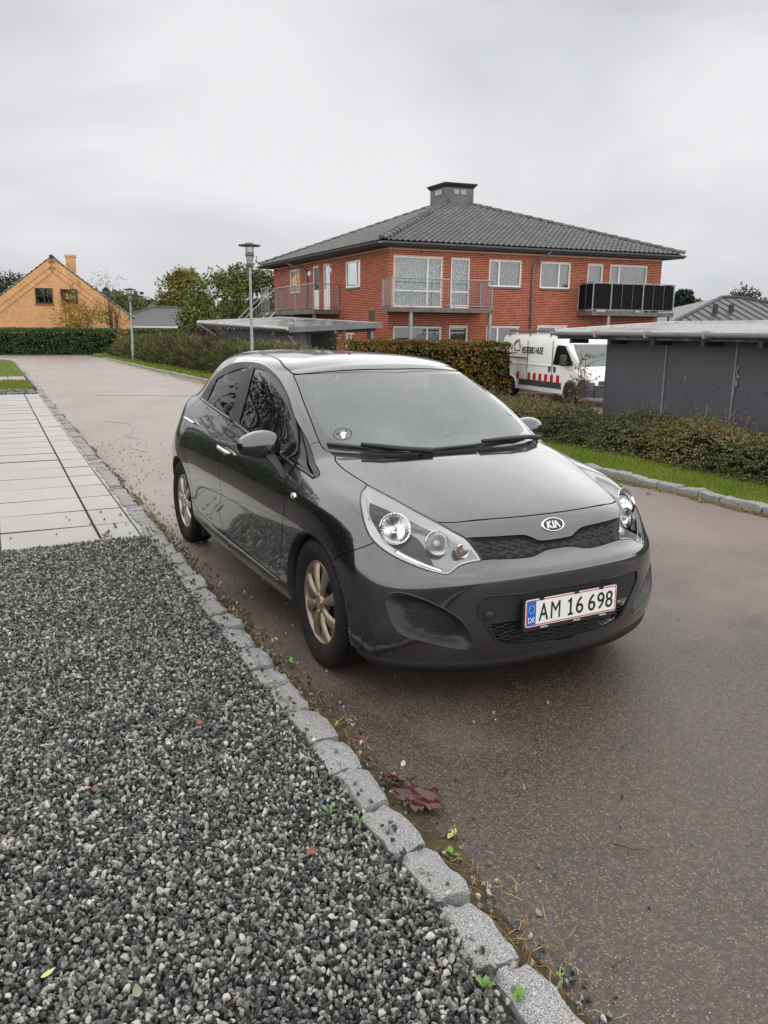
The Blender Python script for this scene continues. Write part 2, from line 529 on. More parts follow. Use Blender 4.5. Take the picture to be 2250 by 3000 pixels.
kerb_far = kerb('kerb', 'far kerb before the hedge', [(0, .01, lambda s: 60, SETT_LONG, .3, -5)], 2) if False else None

# ---------------- concrete slabs
pav = struct(sheet('pavement', [(5.95, -.06), (5.95, .985), (21.0, 1.06), (21.0, .04)], .004, SANDJOINT, .06))
def slab(me_name, L, Wd, mat, th=.045):
    m = MB(); c = .006
    m.add([(-L/2, -Wd/2, -th), (L/2, -Wd/2, -th), (L/2, Wd/2, -th), (-L/2, Wd/2, -th), (-L/2, -Wd/2, -c), (L/2, -Wd/2, -c), (L/2, Wd/2, -c), (-L/2, Wd/2, -c),
           (-L/2+c, -Wd/2+c, 0), (L/2-c, -Wd/2+c, 0), (L/2-c, Wd/2-c, 0), (-L/2+c, Wd/2-c, 0)],
          [(0, 1, 5, 4), (1, 2, 6, 5), (2, 3, 7, 6), (3, 0, 4, 7), (4, 5, 9, 8), (5, 6, 10, 9), (6, 7, 11, 10), (7, 4, 8, 11), (8, 9, 10, 11)])
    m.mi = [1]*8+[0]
    return m.mesh(me_name, [mat, JOINT_SHADE_EDGE])
JOINT_SHADE_EDGE = simple('joint_shade_slab_edge', (.085, .070, .056), .95, var=.3, scale=20)  # slab sides and bevels coloured dark to imitate shade in the joints
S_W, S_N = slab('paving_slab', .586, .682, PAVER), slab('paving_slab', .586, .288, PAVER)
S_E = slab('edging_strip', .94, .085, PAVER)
r_ = np.random.default_rng(5)
for i in range(25):
    s = 6.28+i*.602
    for t, me in ((.298, S_W), (.793, S_N)):
        tt = t+.004*i*.6
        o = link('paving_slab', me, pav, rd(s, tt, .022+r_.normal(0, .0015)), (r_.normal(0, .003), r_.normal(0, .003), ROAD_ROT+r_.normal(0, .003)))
for i in range(16):
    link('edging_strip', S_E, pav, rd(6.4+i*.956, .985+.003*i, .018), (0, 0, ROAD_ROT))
path = struct(sheet('path', [(26.6, -14), (26.6, 1.02), (29.2, 1.04), (29.2, -14)], .004, SANDJOINT, .06))
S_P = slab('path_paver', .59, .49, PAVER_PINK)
for i in range(4):
    for j in range(12):
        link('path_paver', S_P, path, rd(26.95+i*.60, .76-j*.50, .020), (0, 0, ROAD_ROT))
struct(sheet('lawn', [(22.6, -16), (22.6, 1.0), (26.6, 1.02), (26.6, -16)], .03, LAWN))
struct(sheet('lawn', [(29.2, -20), (29.2, 1.04), (43.2, 1.05), (46.5, -.5), (48.5, -4), (49, -20)], .03, LAWN))
struct(sheet('verge', [(-6, T_R+.18), (-6, 7.3), (24, 7.25), (48, 6.6), (52.5, 5.9), (50, 5.5), (47.0, T_R-.28), (30, T_R+.0), (12, T_R+.18)], .045, LAWN, .12))
struct(sheet('verge', [(54, 6.4), (54, -9), (55.5, -9), (55.5, 6.4)], .04, LAWN, .1))
# planting bed left of the slabs
struct(sheet('planting_bed', [(5.95, -3.0), (5.95, -.07), (21.0, .0), (21.0, -3.0)], .010, simple('dark_bark_mulch', (.035, .026, .020), .95, var=.4, scale=30, bump=.8, bscale=60), .06))
# low parking court behind the hedges
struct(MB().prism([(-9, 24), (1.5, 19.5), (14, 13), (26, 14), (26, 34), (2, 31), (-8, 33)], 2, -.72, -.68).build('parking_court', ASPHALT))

# ---------------- gravel: one bed, stones placed by a point cloud
GRAVEL_BED = simple('gravel_bed', (.045, .045, .045), .9, var=.3, scale=60, bump=.8, bscale=90)
struct(sheet('gravel_bed', [(-6, -5), (-6, .99), (5.95, .99), (5.95, -5)], .012, GRAVEL_BED, .06))
struct(sheet('gravel_bed', [(21.0, -14), (21.0, 1.0), (22.6, 1.0), (22.6, -14)], .012, GRAVEL_BED, .06))
def stone_mesh(i):
    r = np.random.default_rng(300+i)
    b = bmesh.new(); bmesh.ops.create_icosphere(b, subdivisions=2, radius=1.15)
    pl = r.normal(size=(11, 3)); pl /= np.linalg.norm(pl, axis=1)[:, None]; dd = .50+.30*r.random(11)
    sc = np.array([1.18, .92, .72])*(.9+.2*r.random(3))
    for v in b.verts:
        p = np.array(v.co)
        for n, d in zip(pl, dd):
            h = p@n-d
            if h > 0: p = p-n*h
        p = p*sc
        v.co = p
    me = bpy.data.meshes.new('gravel_stone'); b.to_mesh(me); b.free()
    me.materials.append(GRAVEL_STONE)
    return me
def gravel_mat():
    t = NT('crushed_granite_gravel')
    at = t.node('ShaderNodeAttribute'); at.attribute_type = 'INSTANCER'; at.attribute_name = 'tone'
    body = t.ramp(at.outputs['Fac'], [(0, (.014, .017, .019)), (.35, (.030, .035, .037)), (.60, (.058, .064, .064)), (.78, (.11, .115, .11)), (.90, (.24, .235, .215)), (.95, (.40, .30, .26)), (1, (.58, .55, .50))])
    mp = t.mapping((1, 1, 1))
    n = t.noise(1.9, 4, .65, 1.2, vec=mp)
    pale = t.ramp(at.outputs['Fac'], [(0, (.085, .10, .095)), (.5, (.21, .225, .20)), (.85, (.42, .385, .33)), (1, (.60, .57, .53))])
    off = t.math('ADD', n, t.math('MULTIPLY', at.outputs['Fac'], .18))
    c = t.mix(t.ramp(off, [(.55, 0), (.62, .95)]), body, pale)
    t.set(color=c, rough=.42, spec=.5)
    t.bump(t.noise(7, 3), .4, .1)
    return t.m
GRAVEL_STONE = gravel_mat()
def point_cloud(name, P, tone, size):
    me = bpy.data.meshes.new(name)
    me.vertices.add(len(P)); me.vertices.foreach_set('co', np.asarray(P, np.float32).ravel())
    for nm, arr in (('tone', tone), ('size', size)):
        a = me.attributes.new(nm, 'FLOAT', 'POINT'); a.data.foreach_set('value', np.asarray(arr, np.float32))
    return me
def instance_nodes(name, protos, tilt=PI):
    ng = bpy.data.node_groups.new(name, 'GeometryNodeTree')
    ng.interface.new_socket('Geometry', in_out='INPUT', socket_type='NodeSocketGeometry')
    ng.interface.new_socket('Geometry', in_out='OUTPUT', socket_type='NodeSocketGeometry')
    N, L = ng.nodes, ng.links
    gi, go = N.new('NodeGroupInput'), N.new('NodeGroupOutput')
    jn = N.new('GeometryNodeJoinGeometry')
    for i, o in enumerate(protos):
        oi = N.new('GeometryNodeObjectInfo'); oi.inputs['Object'].default_value = o; oi.inputs['As Instance'].default_value = True
        g2 = N.new('GeometryNodeGeometryToInstance') if False else None
        L.new(oi.outputs['Geometry'], jn.inputs[0])
    ip = N.new('GeometryNodeInstanceOnPoints'); ip.inputs['Pick Instance'].default_value = True
    L.new(gi.outputs[0], ip.inputs['Points']); L.new(jn.outputs[0], ip.inputs['Instance'])
    rv = N.new('FunctionNodeRandomValue'); rv.data_type = 'FLOAT_VECTOR'
    rv.inputs[0].default_value = (-tilt, -tilt, -PI); rv.inputs[1].default_value = (tilt, tilt, PI)
    L.new(rv.outputs[0], ip.inputs['Rotation'])
    ri = N.new('FunctionNodeRandomValue'); ri.data_type = 'INT'
    ri.inputs[4].default_value = 0; ri.inputs[5].default_value = len(protos)-1
    ri.inputs['Seed'].default_value = 3
    L.new(ri.outputs[2], ip.inputs['Instance Index'])
    na = N.new('GeometryNodeInputNamedAttribute'); na.data_type = 'FLOAT'; na.inputs[0].default_value = 'size'
    L.new(na.outputs['Attribute'], ip.inputs['Scale'])
    L.new(ip.outputs[0], go.inputs[0])
    return ng
protos = []
for i in range(9):
    o = bpy.data.objects.new('gravel_stone', stone_mesh(i))      # not linked to the scene: only a shape for the point cloud
    protos.append(o)
def jitter(s0, s1, t0, t1, step):
    s = np.arange(s0, s1, step); t = np.arange(t0, t1, step)
    S, T = np.meshgrid(s, t); n = S.size
    return np.stack([S.ravel()+rng.uniform(-.5, .5, n)*step*1.1, T.ravel()+rng.uniform(-.5, .5, n)*step*1.1], 1)
def in_view(q, m=.12):
    """keep what stands in front of the lens or just beside it, so that far-off beds stay light"""
    x, y = q[:, 0]*AX[0]+q[:, 1]*BX[0], q[:, 0]*AX[1]+q[:, 1]*BX[1]
    return (y > 1.0) & (np.abs(x) < .52*y+.75)
lay = []
for step, z, lo, hi in ((.0160, .018, .0080, .0112), (.0148, .027, .0073, .0110)):
    q = jitter(.3, 5.98, -3.4, 1.02, step)
    edge_ = q[:, 1] < .962+.015*np.sin(q[:, 0]*9)+.010*rng.normal(size=len(q))
    q = q[in_view(q) & edge_]
    n = len(q)
    und = .010*np.sin(q[:, 0]*2.1+.7)*np.sin(q[:, 1]*2.9)+.006*np.sin(q[:, 0]*7)*np.sin(q[:, 1]*6.1)
    fall = np.ones(n)
    lay.append(np.column_stack([q, z+und*fall+.012*fall+rng.normal(0, .0035, n), rng.uniform(lo, hi, n)*np.exp(rng.normal(0, .14, n))]))
# strays on the kerb, in the gutter, on the slabs and on the road; the strip past the slabs
def strays(n, sf, tf, z, lo=.007, hi=.012):
    q = np.column_stack([sf(n), tf(n)])
    return np.column_stack([q, np.full(n, z)+rng.normal(0, .002, n), rng.uniform(lo, hi, n)])
lay.append(strays(150, lambda n: rng.uniform(.6, 6.2, n), lambda n: .965+np.abs(rng.normal(0, .030, n)), .060))
lay.append(strays(800, lambda n: rng.uniform(.4, 9.5, n), lambda n: 1.09+np.abs(rng.normal(0, .060, n)), .008))
lay.append(strays(260, lambda n: rng.uniform(1.5, 12, n), lambda n: 1.2+np.abs(rng.normal(0, .35, n)), .006, .005, .009))
lay.append(strays(16, lambda n: 6.0+np.abs(rng.normal(0, 1.2, n)), lambda n: rng.uniform(-.1, 1.0, n), .032, .007, .013))
lay.append(strays(60, lambda n: rng.uniform(0, 9, n), lambda n: rng.uniform(1.5, 5.5, n), .005, .004, .008))
q = jitter(21.05, 22.55, -6, 1.0, .05); lay.append(np.column_stack([q, np.full(len(q), .03), rng.uniform(.02, .03, len(q))]))
G = np.concatenate(lay)
W3 = np.column_stack([G[:, 0]*AX[0]+G[:, 1]*BX[0], G[:, 0]*AX[1]+G[:, 1]*BX[1], G[:, 2]])
gm = point_cloud('gravel', W3, rng.random(len(G))**1.1, G[:, 3])
go_ = struct(link('gravel', gm), 'loose dark crushed granite gravel', 'stuff')
md = go_.modifiers.new('stones', 'NODES'); md.node_group = instance_nodes('gravel_stones', protos)

# ---------------- grass blades on the verge and lawns
def blade_mat():
    t = NT('grass_blades')
    at = t.node('ShaderNodeAttribute'); at.attribute_name = 'tint'
    t.set(color=t.ramp(at.outputs['Fac'], [(0, (.085, .140, .008)), (.5, (.18, .245, .016)), (.8, (.28, .30, .035)), (1, (.42, .34, .10))]), rough=.6)
    t.b.inputs['Subsurface Weight'].default_value = 0
    return t.m
BLADE = blade_mat()
def blades(name, q, z, h, w, label, mat=None, lean=.45):
    n = len(q)
    a = rng.random(n)*2*PI; hh = h*(.55+.9*rng.random(n)); ln = hh*lean*rng.random(n); b_ = rng.random(n)*2*PI
    x, y = q[:, 0]*AX[0]+q[:, 1]*BX[0], q[:, 0]*AX[1]+q[:, 1]*BX[1]
    wx, wy = np.cos(a)*w/2, np.sin(a)*w/2; lx, ly = np.cos(b_)*ln, np.sin(b_)*ln
    zz = np.broadcast_to(z, (n,))
    V = np.stack([np.stack([x-wx, y-wy, zz], 1), np.stack([x+wx, y+wy, zz], 1), np.stack([x+wx*.7+lx*.4, y+wy*.7+ly*.4, zz+hh*.6], 1), np.stack([x-wx*.7+lx*.4, y-wy*.7+ly*.4, zz+hh*.6], 1), np.stack([x+lx, y+ly, zz+hh], 1)], 1)
    base = np.arange(n)[:, None]*5
    F = np.concatenate([base+np.array([0, 1, 2]), base+np.array([0, 2, 3]), base+np.array([3, 2, 4])])
    tint = np.clip(rng.normal(.45, .22, n)+.12*np.sin(q[:, 0]*3.1)*np.sin(q[:, 1]*5), 0, 1)
    me = np_mesh(name, V.reshape(-1, 3), F, mat or BLADE, tint=np.repeat(tint, 5))
    return struct(link(name, me), label, 'stuff')
n_ = 62000
q = np.column_stack([rng.uniform(3.2, 14, n_), rng.uniform(T_R+.19, 7.35, n_)])
blades('verge_grass', q, .04, .045, .0045, 'short green grass on the verge behind the granite kerb')
n_ = 30000
s_ = rng.uniform(20, 52, n_)
q = np.column_stack([s_, rng.uniform(0, 1, n_)*1.05+T_R+.12-.017*np.clip(s_-20, 0, 40)])
blades('verge_grass', q, .04, .085, .016, 'grass on the far verge below the willow hedge')
n_ = 26000
q = np.concatenate([np.column_stack([rng.uniform(22.6, 26.5, n_//2), 1.0-rng.uniform(0, 1, n_//2)**1.0*6]), np.column_stack([rng.uniform(29.3, 46, n_//2), 1.0-rng.uniform(0, 1, n_//2)*7])])
q = q[~((q[:, 0] > 43.2) & (q[:, 1] > 1.05-(q[:, 0]-43.2)*.5))]
blades('lawn_grass', q, .03, .06, .015, 'short lawn grass beside the reddish path')
# straw, needles and moss swept against the kerbs
def straw_mat():
    t = NT('dry_straw')
    at = t.node('ShaderNodeAttribute'); at.attribute_name = 'tint'
    t.set(color=t.ramp(at.outputs['Fac'], [(0, (.055, .030, .014)), (.4, (.17, .095, .03)), (.75, (.30, .19, .06)), (1, (.42, .33, .12))]), rough=.85)
    return t.m
STRAW = straw_mat()
n_ = 3600
q = np.column_stack([rng.uniform(.4, 14, n_)**1.0, 1.09+np.abs(rng.normal(0, .065, n_))])
q = q[(np.sin(q[:, 0]*5.3)+np.sin(q[:, 0]*1.9+1)+rng.normal(0, .7, len(q))) > -.6]
def straws(name, q, z, L, w, label):
    n = len(q); a = ROAD_ROT+rng.normal(0, .9, n); l = L*(.4+rng.random(n))
    x, y = q[:, 0]*AX[0]+q[:, 1]*BX[0], q[:, 0]*AX[1]+q[:, 1]*BX[1]
    dx, dy = np.cos(a), np.sin(a); px_, py_ = -dy*w/2, dx*w/2
    z0 = z+rng.random(n)*.008; z1 = z+rng.random(n)*.016
    bend = rng.normal(0, .15, n)*l
    V = np.stack([np.stack([x-px_, y-py_, z0], 1), np.stack([x+px_, y+py_, z0], 1), np.stack([x+dx*l/2+px_-dy*bend, y+dy*l/2+py_+dx*bend, z1+.003], 1), np.stack([x+dx*l/2-px_-dy*bend, y+dy*l/2-py_+dx*bend, z1+.003], 1), np.stack([x+dx*l, y+dy*l, z0], 1)], 1)
    base = np.arange(n)[:, None]*5
    F = np.concatenate([base+np.array([0, 1, 2]), base+np.array([0, 2, 3]), base+np.array([3, 2, 4])])
    me = np_mesh(name, V.reshape(-1, 3), F, STRAW, tint=np.repeat(rng.random(n), 5))
    return struct(link(name, me), label, 'stuff')
straws('gutter_litter', q, .004, .06, .0022, 'dry straw and needles swept along the kerb')
n_ = 3500
q2 = np.column_stack([rng.uniform(3, 12.5, n_), T_R+.02-np.abs(rng.normal(0, .07, n_))])
straws('gutter_litter', q2, .004, .07, .003, 'yellow straw along the far kerb')
q2b = np.column_stack([rng.uniform(20, 44, 3000), T_R-.12-np.abs(rng.normal(0, .18, 3000))-.010*np.clip(rng.uniform(20, 44, 3000)-20, 0, 40)])
straws('gutter_litter', q2b, .006, .12, .012, 'yellow straw below the far verge')
q3 = np.column_stack([rng.uniform(.6, 5.8, 420), rng.uniform(-2.4, 1.0, 420)]); q3 = q3[in_view(q3)]
straws('gravel_straw', q3, .052, .05, .0016, 'single dry stalks lying on the gravel')
# soil and moss film in the joint between kerb and asphalt
MOSS = NT('gutter_silt'); _n = MOSS.noise(9, 5, .65); MOSS.set(color=MOSS.ramp(_n, [(.3, (.030, .022, .012)), (.55, (.075, .052, .022)), (.75, (.10, .085, .025))]), rough=.9); MOSS.bump(MOSS.noise(120, 3), .8, .01); MOSS = MOSS.m
def silt(name, s0, s1, tf, w, seed, sgn):
    r = np.random.default_rng(seed); k = int((s1-s0)/.06)
    s = np.linspace(s0, s1, k); ww = np.abs(w*(.35+.8*r.random(k))+.4*w*np.sin(s*4.1)*np.sin(s*1.3))
    ww = np.convolve(ww, np.ones(3)/3, 'same')
    v = [rd(a, tf(a), .006) for a in s]+[rd(a, tf(a)+sgn*b, .0035) for a, b in zip(s, ww)]
    return struct(MB().add(v, [(i, i+1, k+i+1, k+i) for i in range(k-1)]).build(name, MOSS))
silt('gutter_silt', .3, 22, lambda a: 1.075, .10, 3, 1)
silt('gutter_silt', 2.5, 14, lambda a: T_R+.04, .14, 4, -1)
# ================================================================ the red brick house
def brick_mat(name, lo, mid, hi):
    t = NT(name)
    at = t.node('ShaderNodeAttribute'); at.attribute_name = 'tint'
    oi = t.node('ShaderNodeObjectInfo')
    n = t.noise(1.1, 5, .6); f = t.noise(60, 3)
    k = t.math('ADD', t.math('MULTIPLY', at.outputs['Fac'], .9), t.math('MULTIPLY', n, .2))
    c = t.ramp(k, [(.05, lo), (.5, mid), (1.0, hi)])
    c = t.mix(t.ramp(f, [(.4, 0), (.8, .3)]), c, tuple(x*.6 for x in lo))
    t.set(color=c, rough=.85); t.bump(f, .4, .004)
    return t.m
RED_BRICK = brick_mat('red_brick', (.20, .030, .012), (.35, .052, .021), (.47, .090, .040))
MORTAR = simple('pale_lime_mortar', (.78, .50, .36), .95, var=.12, scale=5)
ROOF_TILE = NT('black_concrete_tile')
_n = ROOF_TILE.noise(3, 5); _at = ROOF_TILE.node('ShaderNodeAttribute'); _at.attribute_name = 'tint'
ROOF_TILE.set(color=ROOF_TILE.ramp(ROOF_TILE.math('ADD', ROOF_TILE.math('MULTIPLY', _at.outputs['Fac'], .5), ROOF_TILE.math('MULTIPLY', _n, .5)), [(.2, (.050, .051, .052)), (.6, (.080, .080, .081)), (.9, (.12, .118, .11))]), rough=.25, spec=.8); ROOF_TILE = ROOF_TILE.m
RIDGE_TILE = simple('mossy_ridge_tile', (.10, .10, .085), .8, var=.45, scale=2.0)
ZINC = simple('grey_zinc', (.17, .18, .185), .45, .4, var=.15, scale=3)
GALV = simple('galvanised_steel', (.30, .315, .325), .45, .6, var=.15, scale=9)
DARKTRIM = simple('dark_fascia', (.030, .033, .036), .5, var=.2)
UPVC = simple('white_window_frame', (.80, .80, .77), .35, var=.04)
CONCRETE = simple('stained_concrete', (.14, .13, .12), .85, var=.35, scale=2.5, bump=.3)
SILL = simple('slate_sill', (.12, .13, .135), .6, var=.15)
PANE = thin_glass('house_window_glass', (.78, .82, .82), 0, .10)
CURTAIN = NT('patterned_net_curtain')
_w = CURTAIN.node('ShaderNodeTexWave'); _w.inputs['Scale'].default_value = 5.5; _w.inputs['Distortion'].default_value = 14; _w.inputs['Detail'].default_value = 3; _w.inputs['Detail Scale'].default_value = 1.6
CURTAIN.link(CURTAIN.mapping((1, 1, .5)), _w.inputs['Vector'])
CURTAIN.set(color=CURTAIN.ramp(_w.outputs['Fac'], [(.55, (.20, .21, .22)), (.80, (.62, .63, .63))]), rough=.95); CURTAIN = CURTAIN.m
DRAPE = simple('grey_curtain', (.34, .34, .35), .95, var=.2, scale=3)
DARKROOM = simple('dark_room', (.030, .030, .030), .9, var=.2)
PURPLE = simple('purple_blind', (.10, .02, .07), .9, var=.2)
BC = Vector((.08, 31.5, 0))
B_R = Vector((11.84, 4.1, 0)); B_L = Vector((-6.0, 11.5, 0))
LEN_R, LEN_L = B_R.length, B_L.length
RH, LH = B_R.normalized(), B_L.normalized()
NR_, NL_ = Vector((RH.y, -RH.x, 0)), Vector((-LH.y, LH.x, 0))
if NL_.y > 0: NL_ = -NL_
BASE_Z, TOP_Z = -.72, 4.74
house = thing('brick_house', 'two-storey red brick house with black tiled hip roof and balconies', 'house')
class Face:
    """a facade: i runs along it from the street corner, o outwards, z up"""
    def __init__(s, d, n, L): s.d, s.n, s.L = d, n, L
    def P(s, i, o, z): v = BC+s.d*i+s.n*o; return (v.x, v.y, z)
    def box(s, m, i0, i1, o0, o1, z0, z1, mi=0):
        P = s.P
        m.add([P(i0, o0, z0), P(i1, o0, z0), P(i1, o1, z0), P(i0, o1, z0), P(i0, o0, z1), P(i1, o0, z1), P(i1, o1, z1), P(i0, o1, z1)],
              [(0, 3, 2, 1), (4, 5, 6, 7), (0, 1, 5, 4), (1, 2, 6, 5), (2, 3, 7, 6), (3, 0, 4, 7)], mi)
        return m
FR, FL = Face(RH, NR_, LEN_R), Face(LH, NL_, LEN_L)
# openings: (i0, i1, z0, z1)
OPEN_R = [(.18, 2.25, 2.56, 4.45), (2.61, 3.43, 2.56, 4.45), (4.27, 5.73, 3.42, 4.45), (6.60, 8.02, 3.42, 4.45), (8.84, 9.59, 2.56, 4.45), (9.94, 11.82, 2.56, 4.46),
          (.20, 2.25, .0, 1.82), (2.60, 3.42, -.30, 1.84), (4.26, 5.72, .75, 1.87), (6.60, 8.0, .75, 1.90), (8.84, 9.59, -.3, 1.88), (9.94, 11.82, .0, 1.88)]
OPEN_L = [(2.55, 3.99, 3.40, 4.48), (5.65, 6.40, 2.56, 4.50), (6.90, 7.63, 2.56, 4.50), (9.27, 10.65, 3.43, 4.52), (3.09, 3.95, -.30, 1.52), (6.2, 7.4, .7, 1.85)]
wall = MB()
# mortar core with real openings: horizontal bands cut by the openings
def core(m, F, opens, L, depth=.30, recess=.012):
    zs = sorted({BASE_Z, TOP_Z}|{z for o in opens for z in o[2:]})
    for a, b in zip(zs[:-1], zs[1:]):
        zc = (a+b)/2
        cuts = sorted([(o[0], o[1]) for o in opens if o[2] < zc < o[3]])
        x = 0.0
        for c0, c1 in cuts+[(L, L)]:
            if c0-x > 1e-4: F.box(m, x, c0, -depth, -recess, a, b)
            x = c1
core(wall, FR, OPEN_R, LEN_R); core(wall, FL, OPEN_L, LEN_L)
wall.build('wall', MORTAR, house)
# the two unseen sides
back = MB()
far_c = BC+B_R+B_L
for p0, p1 in ((BC+B_R, far_c), (far_c, BC+B_L)):
    d = (p1-p0).normalized(); n = Vector((d.y, -d.x, 0))
    back.add([tuple(p0+Vector((0, 0, BASE_Z))), tuple(p1+Vector((0, 0, BASE_Z))), tuple(p1+Vector((0, 0, TOP_Z))), tuple(p0+Vector((0, 0, TOP_Z)))], [(0, 1, 2, 3)])
bk = back.build('rear_wall', RED_BRICK, house)
# bricks, stretcher bond
def bricks(F, opens, L):
    out = []
    pz, pi = .0667, .240
    k = 0; z = BASE_Z+.006
    while z+.055 < TOP_Z:
        i = -.12*(k % 2)
        while i < L:
            a, b = max(0, i+.008), min(L, i+pi-.008)
            segs = [(a, b)]
            for o in opens:
                if z+.056 > o[2]-.004 and z < o[3]-.004:
                    nxt = []
                    for (c, d) in segs:
                        if d <= o[0] or c >= o[1]: nxt.append((c, d))
                        else:
                            if c < o[0]-.03: nxt.append((c, o[0]))
                            if d > o[1]+.03: nxt.append((o[1], d))
                    segs = nxt
            for (c, d) in segs:
                if d-c > .04: out.append((c, d, z))
            i += pi
        z += pz; k += 1
    return out
def brick_block(F, lst, name):
    V, Fc, tn = [], [], []
    n = len(lst); a = np.array([[q[0], q[1], q[2]] for q in lst])
    d, nn = np.array(F.d), np.array(F.n); b0 = np.array(BC)
    r = np.random.default_rng(len(lst)); off = r.normal(0, .0012, n)
    P = lambda i, o, z: b0+i[:, None]*d+o[:, None]*nn+z[:, None]*np.array([0, 0, 1.])
    z0, z1 = a[:, 2], a[:, 2]+.0505
    back_, front = np.full(n, -.013), off
    V = np.stack([P(a[:, 0], back_, z0), P(a[:, 1], back_, z0), P(a[:, 1], back_, z1), P(a[:, 0], back_, z1), P(a[:, 0], front, z0), P(a[:, 1], front, z0), P(a[:, 1], front, z1), P(a[:, 0], front, z1)], 1).reshape(-1, 3)
    base = np.arange(n)[:, None]*8
    Fc = np.concatenate([base+np.array(f) for f in ((4, 5, 6, 7), (0, 1, 5, 4), (1, 2, 6, 5), (2, 3, 7, 6), (3, 0, 4, 7))])
    t = np.repeat(np.clip(r.normal(.5, .22, n), 0, 1), 8)
    o = link(name, np_mesh(name, V, Fc, RED_BRICK, tint=t), house); o['kind'] = 'stuff'
    return o
BR, BL_ = bricks(FR, OPEN_R, LEN_R), bricks(FL, OPEN_L, LEN_L)
near = sorted(range(len(BR)), key=lambda k: (BR[k][0] > .9 and 0 or 0)+abs(BR[k][0])*1.0+(0 if BR[k][2] > 1.9 and BR[k][1]-BR[k][0] > .22 else 50))[:300]
ns = set(near)
brick_block(FR, [b for k, b in enumerate(BR) if k not in ns], 'brickwork')
brick_block(FL, BL_, 'brickwork')
# the 300 nearest bricks as pieces of their own
bm_ = []
for v_ in range(5):
    me = MB().box(0, .228, 0, .014, 0, .0505).mesh('brick', RED_BRICK)
    a_ = me.attributes.new('tint', 'FLOAT', 'POINT'); a_.data.foreach_set('value', np.full(8, [.22, .38, .5, .62, .8][v_], np.float32)); bm_.append(me)
ang = math.atan2(RH.y, RH.x)
for k in near:
    c, d, z = BR[k]
    p = FR.P(c, .001, z)
    o = link('brick', bm_[int(rng.integers(5))], house, p, (0, 0, ang), ((d-c)/.228, 1, 1))
# windows and doors
def window(F, o, mull=(), trans=(), inside=CURTAIN, name='window', door=False, sill=True, panel=0):
    i0, i1, z0, z1 = o; w = .06
    m = MB(); ob = -.10; of = -.035
    F.box(m, i0+.004, i0+w, ob, of, z0+.004, z1-.004); F.box(m, i1-w, i1-.004, ob, of, z0+.004, z1-.004)
    F.box(m, i0+w, i1-w, ob, of, z1-w, z1-.004); F.box(m, i0+w, i1-w, ob, of, z0+.004, z0+w+(.05 if door else 0))
    for x in mull: F.box(m, x-.035, x+.035, ob+.002, of-.002, z0+w, z1-w)
    for (a, b, z) in trans: F.box(m, a, b, ob+.004, of-.004, z-.03, z+.03)
    fr = m.build(name, UPVC, house)
    if panel:
        F.box(pm := MB(), i0+w, i1-w, ob+.01, of-.012, z0+w+.05, z0+panel); pm.build('door_panel', UPVC, fr)
    g = MB(); g.add([F.P(i0+w-.01, -.07, z0+w-.01), F.P(i1-w+.01, -.07, z0+w-.01), F.P(i1-w+.01, -.07, z1-w+.01), F.P(i0+w-.01, -.07, z1-w+.01)], [(0, 1, 2, 3)])
    g.build('pane', PANE, fr)
    c = MB(); n = 24
    vs = []
    for k in range(n+1):
        x = i0+.01+(i1-i0-.02)*k/n; dp = -.20+.018*math.sin(k*2.4)
        vs += [F.P(x, dp, z0+.02), F.P(x, dp, z1-.02)]
    c.add(vs, [(2*k, 2*k+1, 2*k+3, 2*k+2) for k in range(n)])
    c.build('curtain' if inside in (CURTAIN, DRAPE) else 'interior', inside, fr, smooth=True)
    if sill and not door:
        F.box(sm := MB(), i0-.02, i1+.02, -.05, .035, z0-.075, z0-.004); sm.build('sill', SILL, fr)
    return fr
wr = window(FR, OPEN_R[0], (1.63,), ((.24, 1.60, 3.17), (1.66, 2.19, 3.17)), sill=False); wr['label'] = 'large corner window with tree-patterned curtain'
window(FR, OPEN_R[1], (), ((2.67, 3.37, 3.17),), name='balcony_door', door=True)
window(FR, OPEN_R[2], (4.73,)); window(FR, OPEN_R[3], (7.49,), inside=DRAPE)
window(FR, OPEN_R[4], (), (), inside=DRAPE, name='balcony_door', door=True); window(FR, OPEN_R[5], (10.41,), inside=DRAPE, sill=False)
window(FR, OPEN_R[6], (1.66,), inside=DARKROOM, sill=False); window(FR, OPEN_R[7], (), inside=DARKROOM, name='terrace_door', door=True)
window(FR, OPEN_R[8], (4.77,), inside=DARKROOM); window(FR, OPEN_R[9], (7.49,), inside=PURPLE); window(FR, OPEN_R[10], (), inside=DARKROOM, name='terrace_door', door=True); window(FR, OPEN_R[11], (10.4,), inside=DARKROOM)
window(FL, OPEN_L[0], (2.96,), inside=DRAPE); window(FL, OPEN_L[1], (), inside=DARKROOM, name='entrance_door', door=True, panel=.9); window(FL, OPEN_L[2], (), inside=DARKROOM, name='entrance_door', door=True, panel=.9)
window(FL, OPEN_L[3], (9.9,), inside=DARKROOM); window(FL, OPEN_L[4], (3.5,), inside=DRAPE, sill=False); window(FL, OPEN_L[5], (), inside=DARKROOM)
for i in (5.50, 7.95):
    me = MB().lathe([(0, .10), (.10, .09), (.13, .05), (.13, 0)], 18).mesh('wall_lamp', UPVC, True)
    o = link('wall_lamp', me, house, FL.P(i, 0, 4.21)); o.rotation_euler = NL_.to_track_quat('Z', 'Y').to_euler()
for i in (1.35, 3.95, 8.45):
    me = MB().lathe([(0, .02), (.05, .02), (.06, 0)], 14).mesh('wall_vent', SILL, True)
    o = link('wall_vent', me, house, FR.P(i, 0, 4.62)); o.rotation_euler = NR_.to_track_quat('Z', 'Y').to_euler()
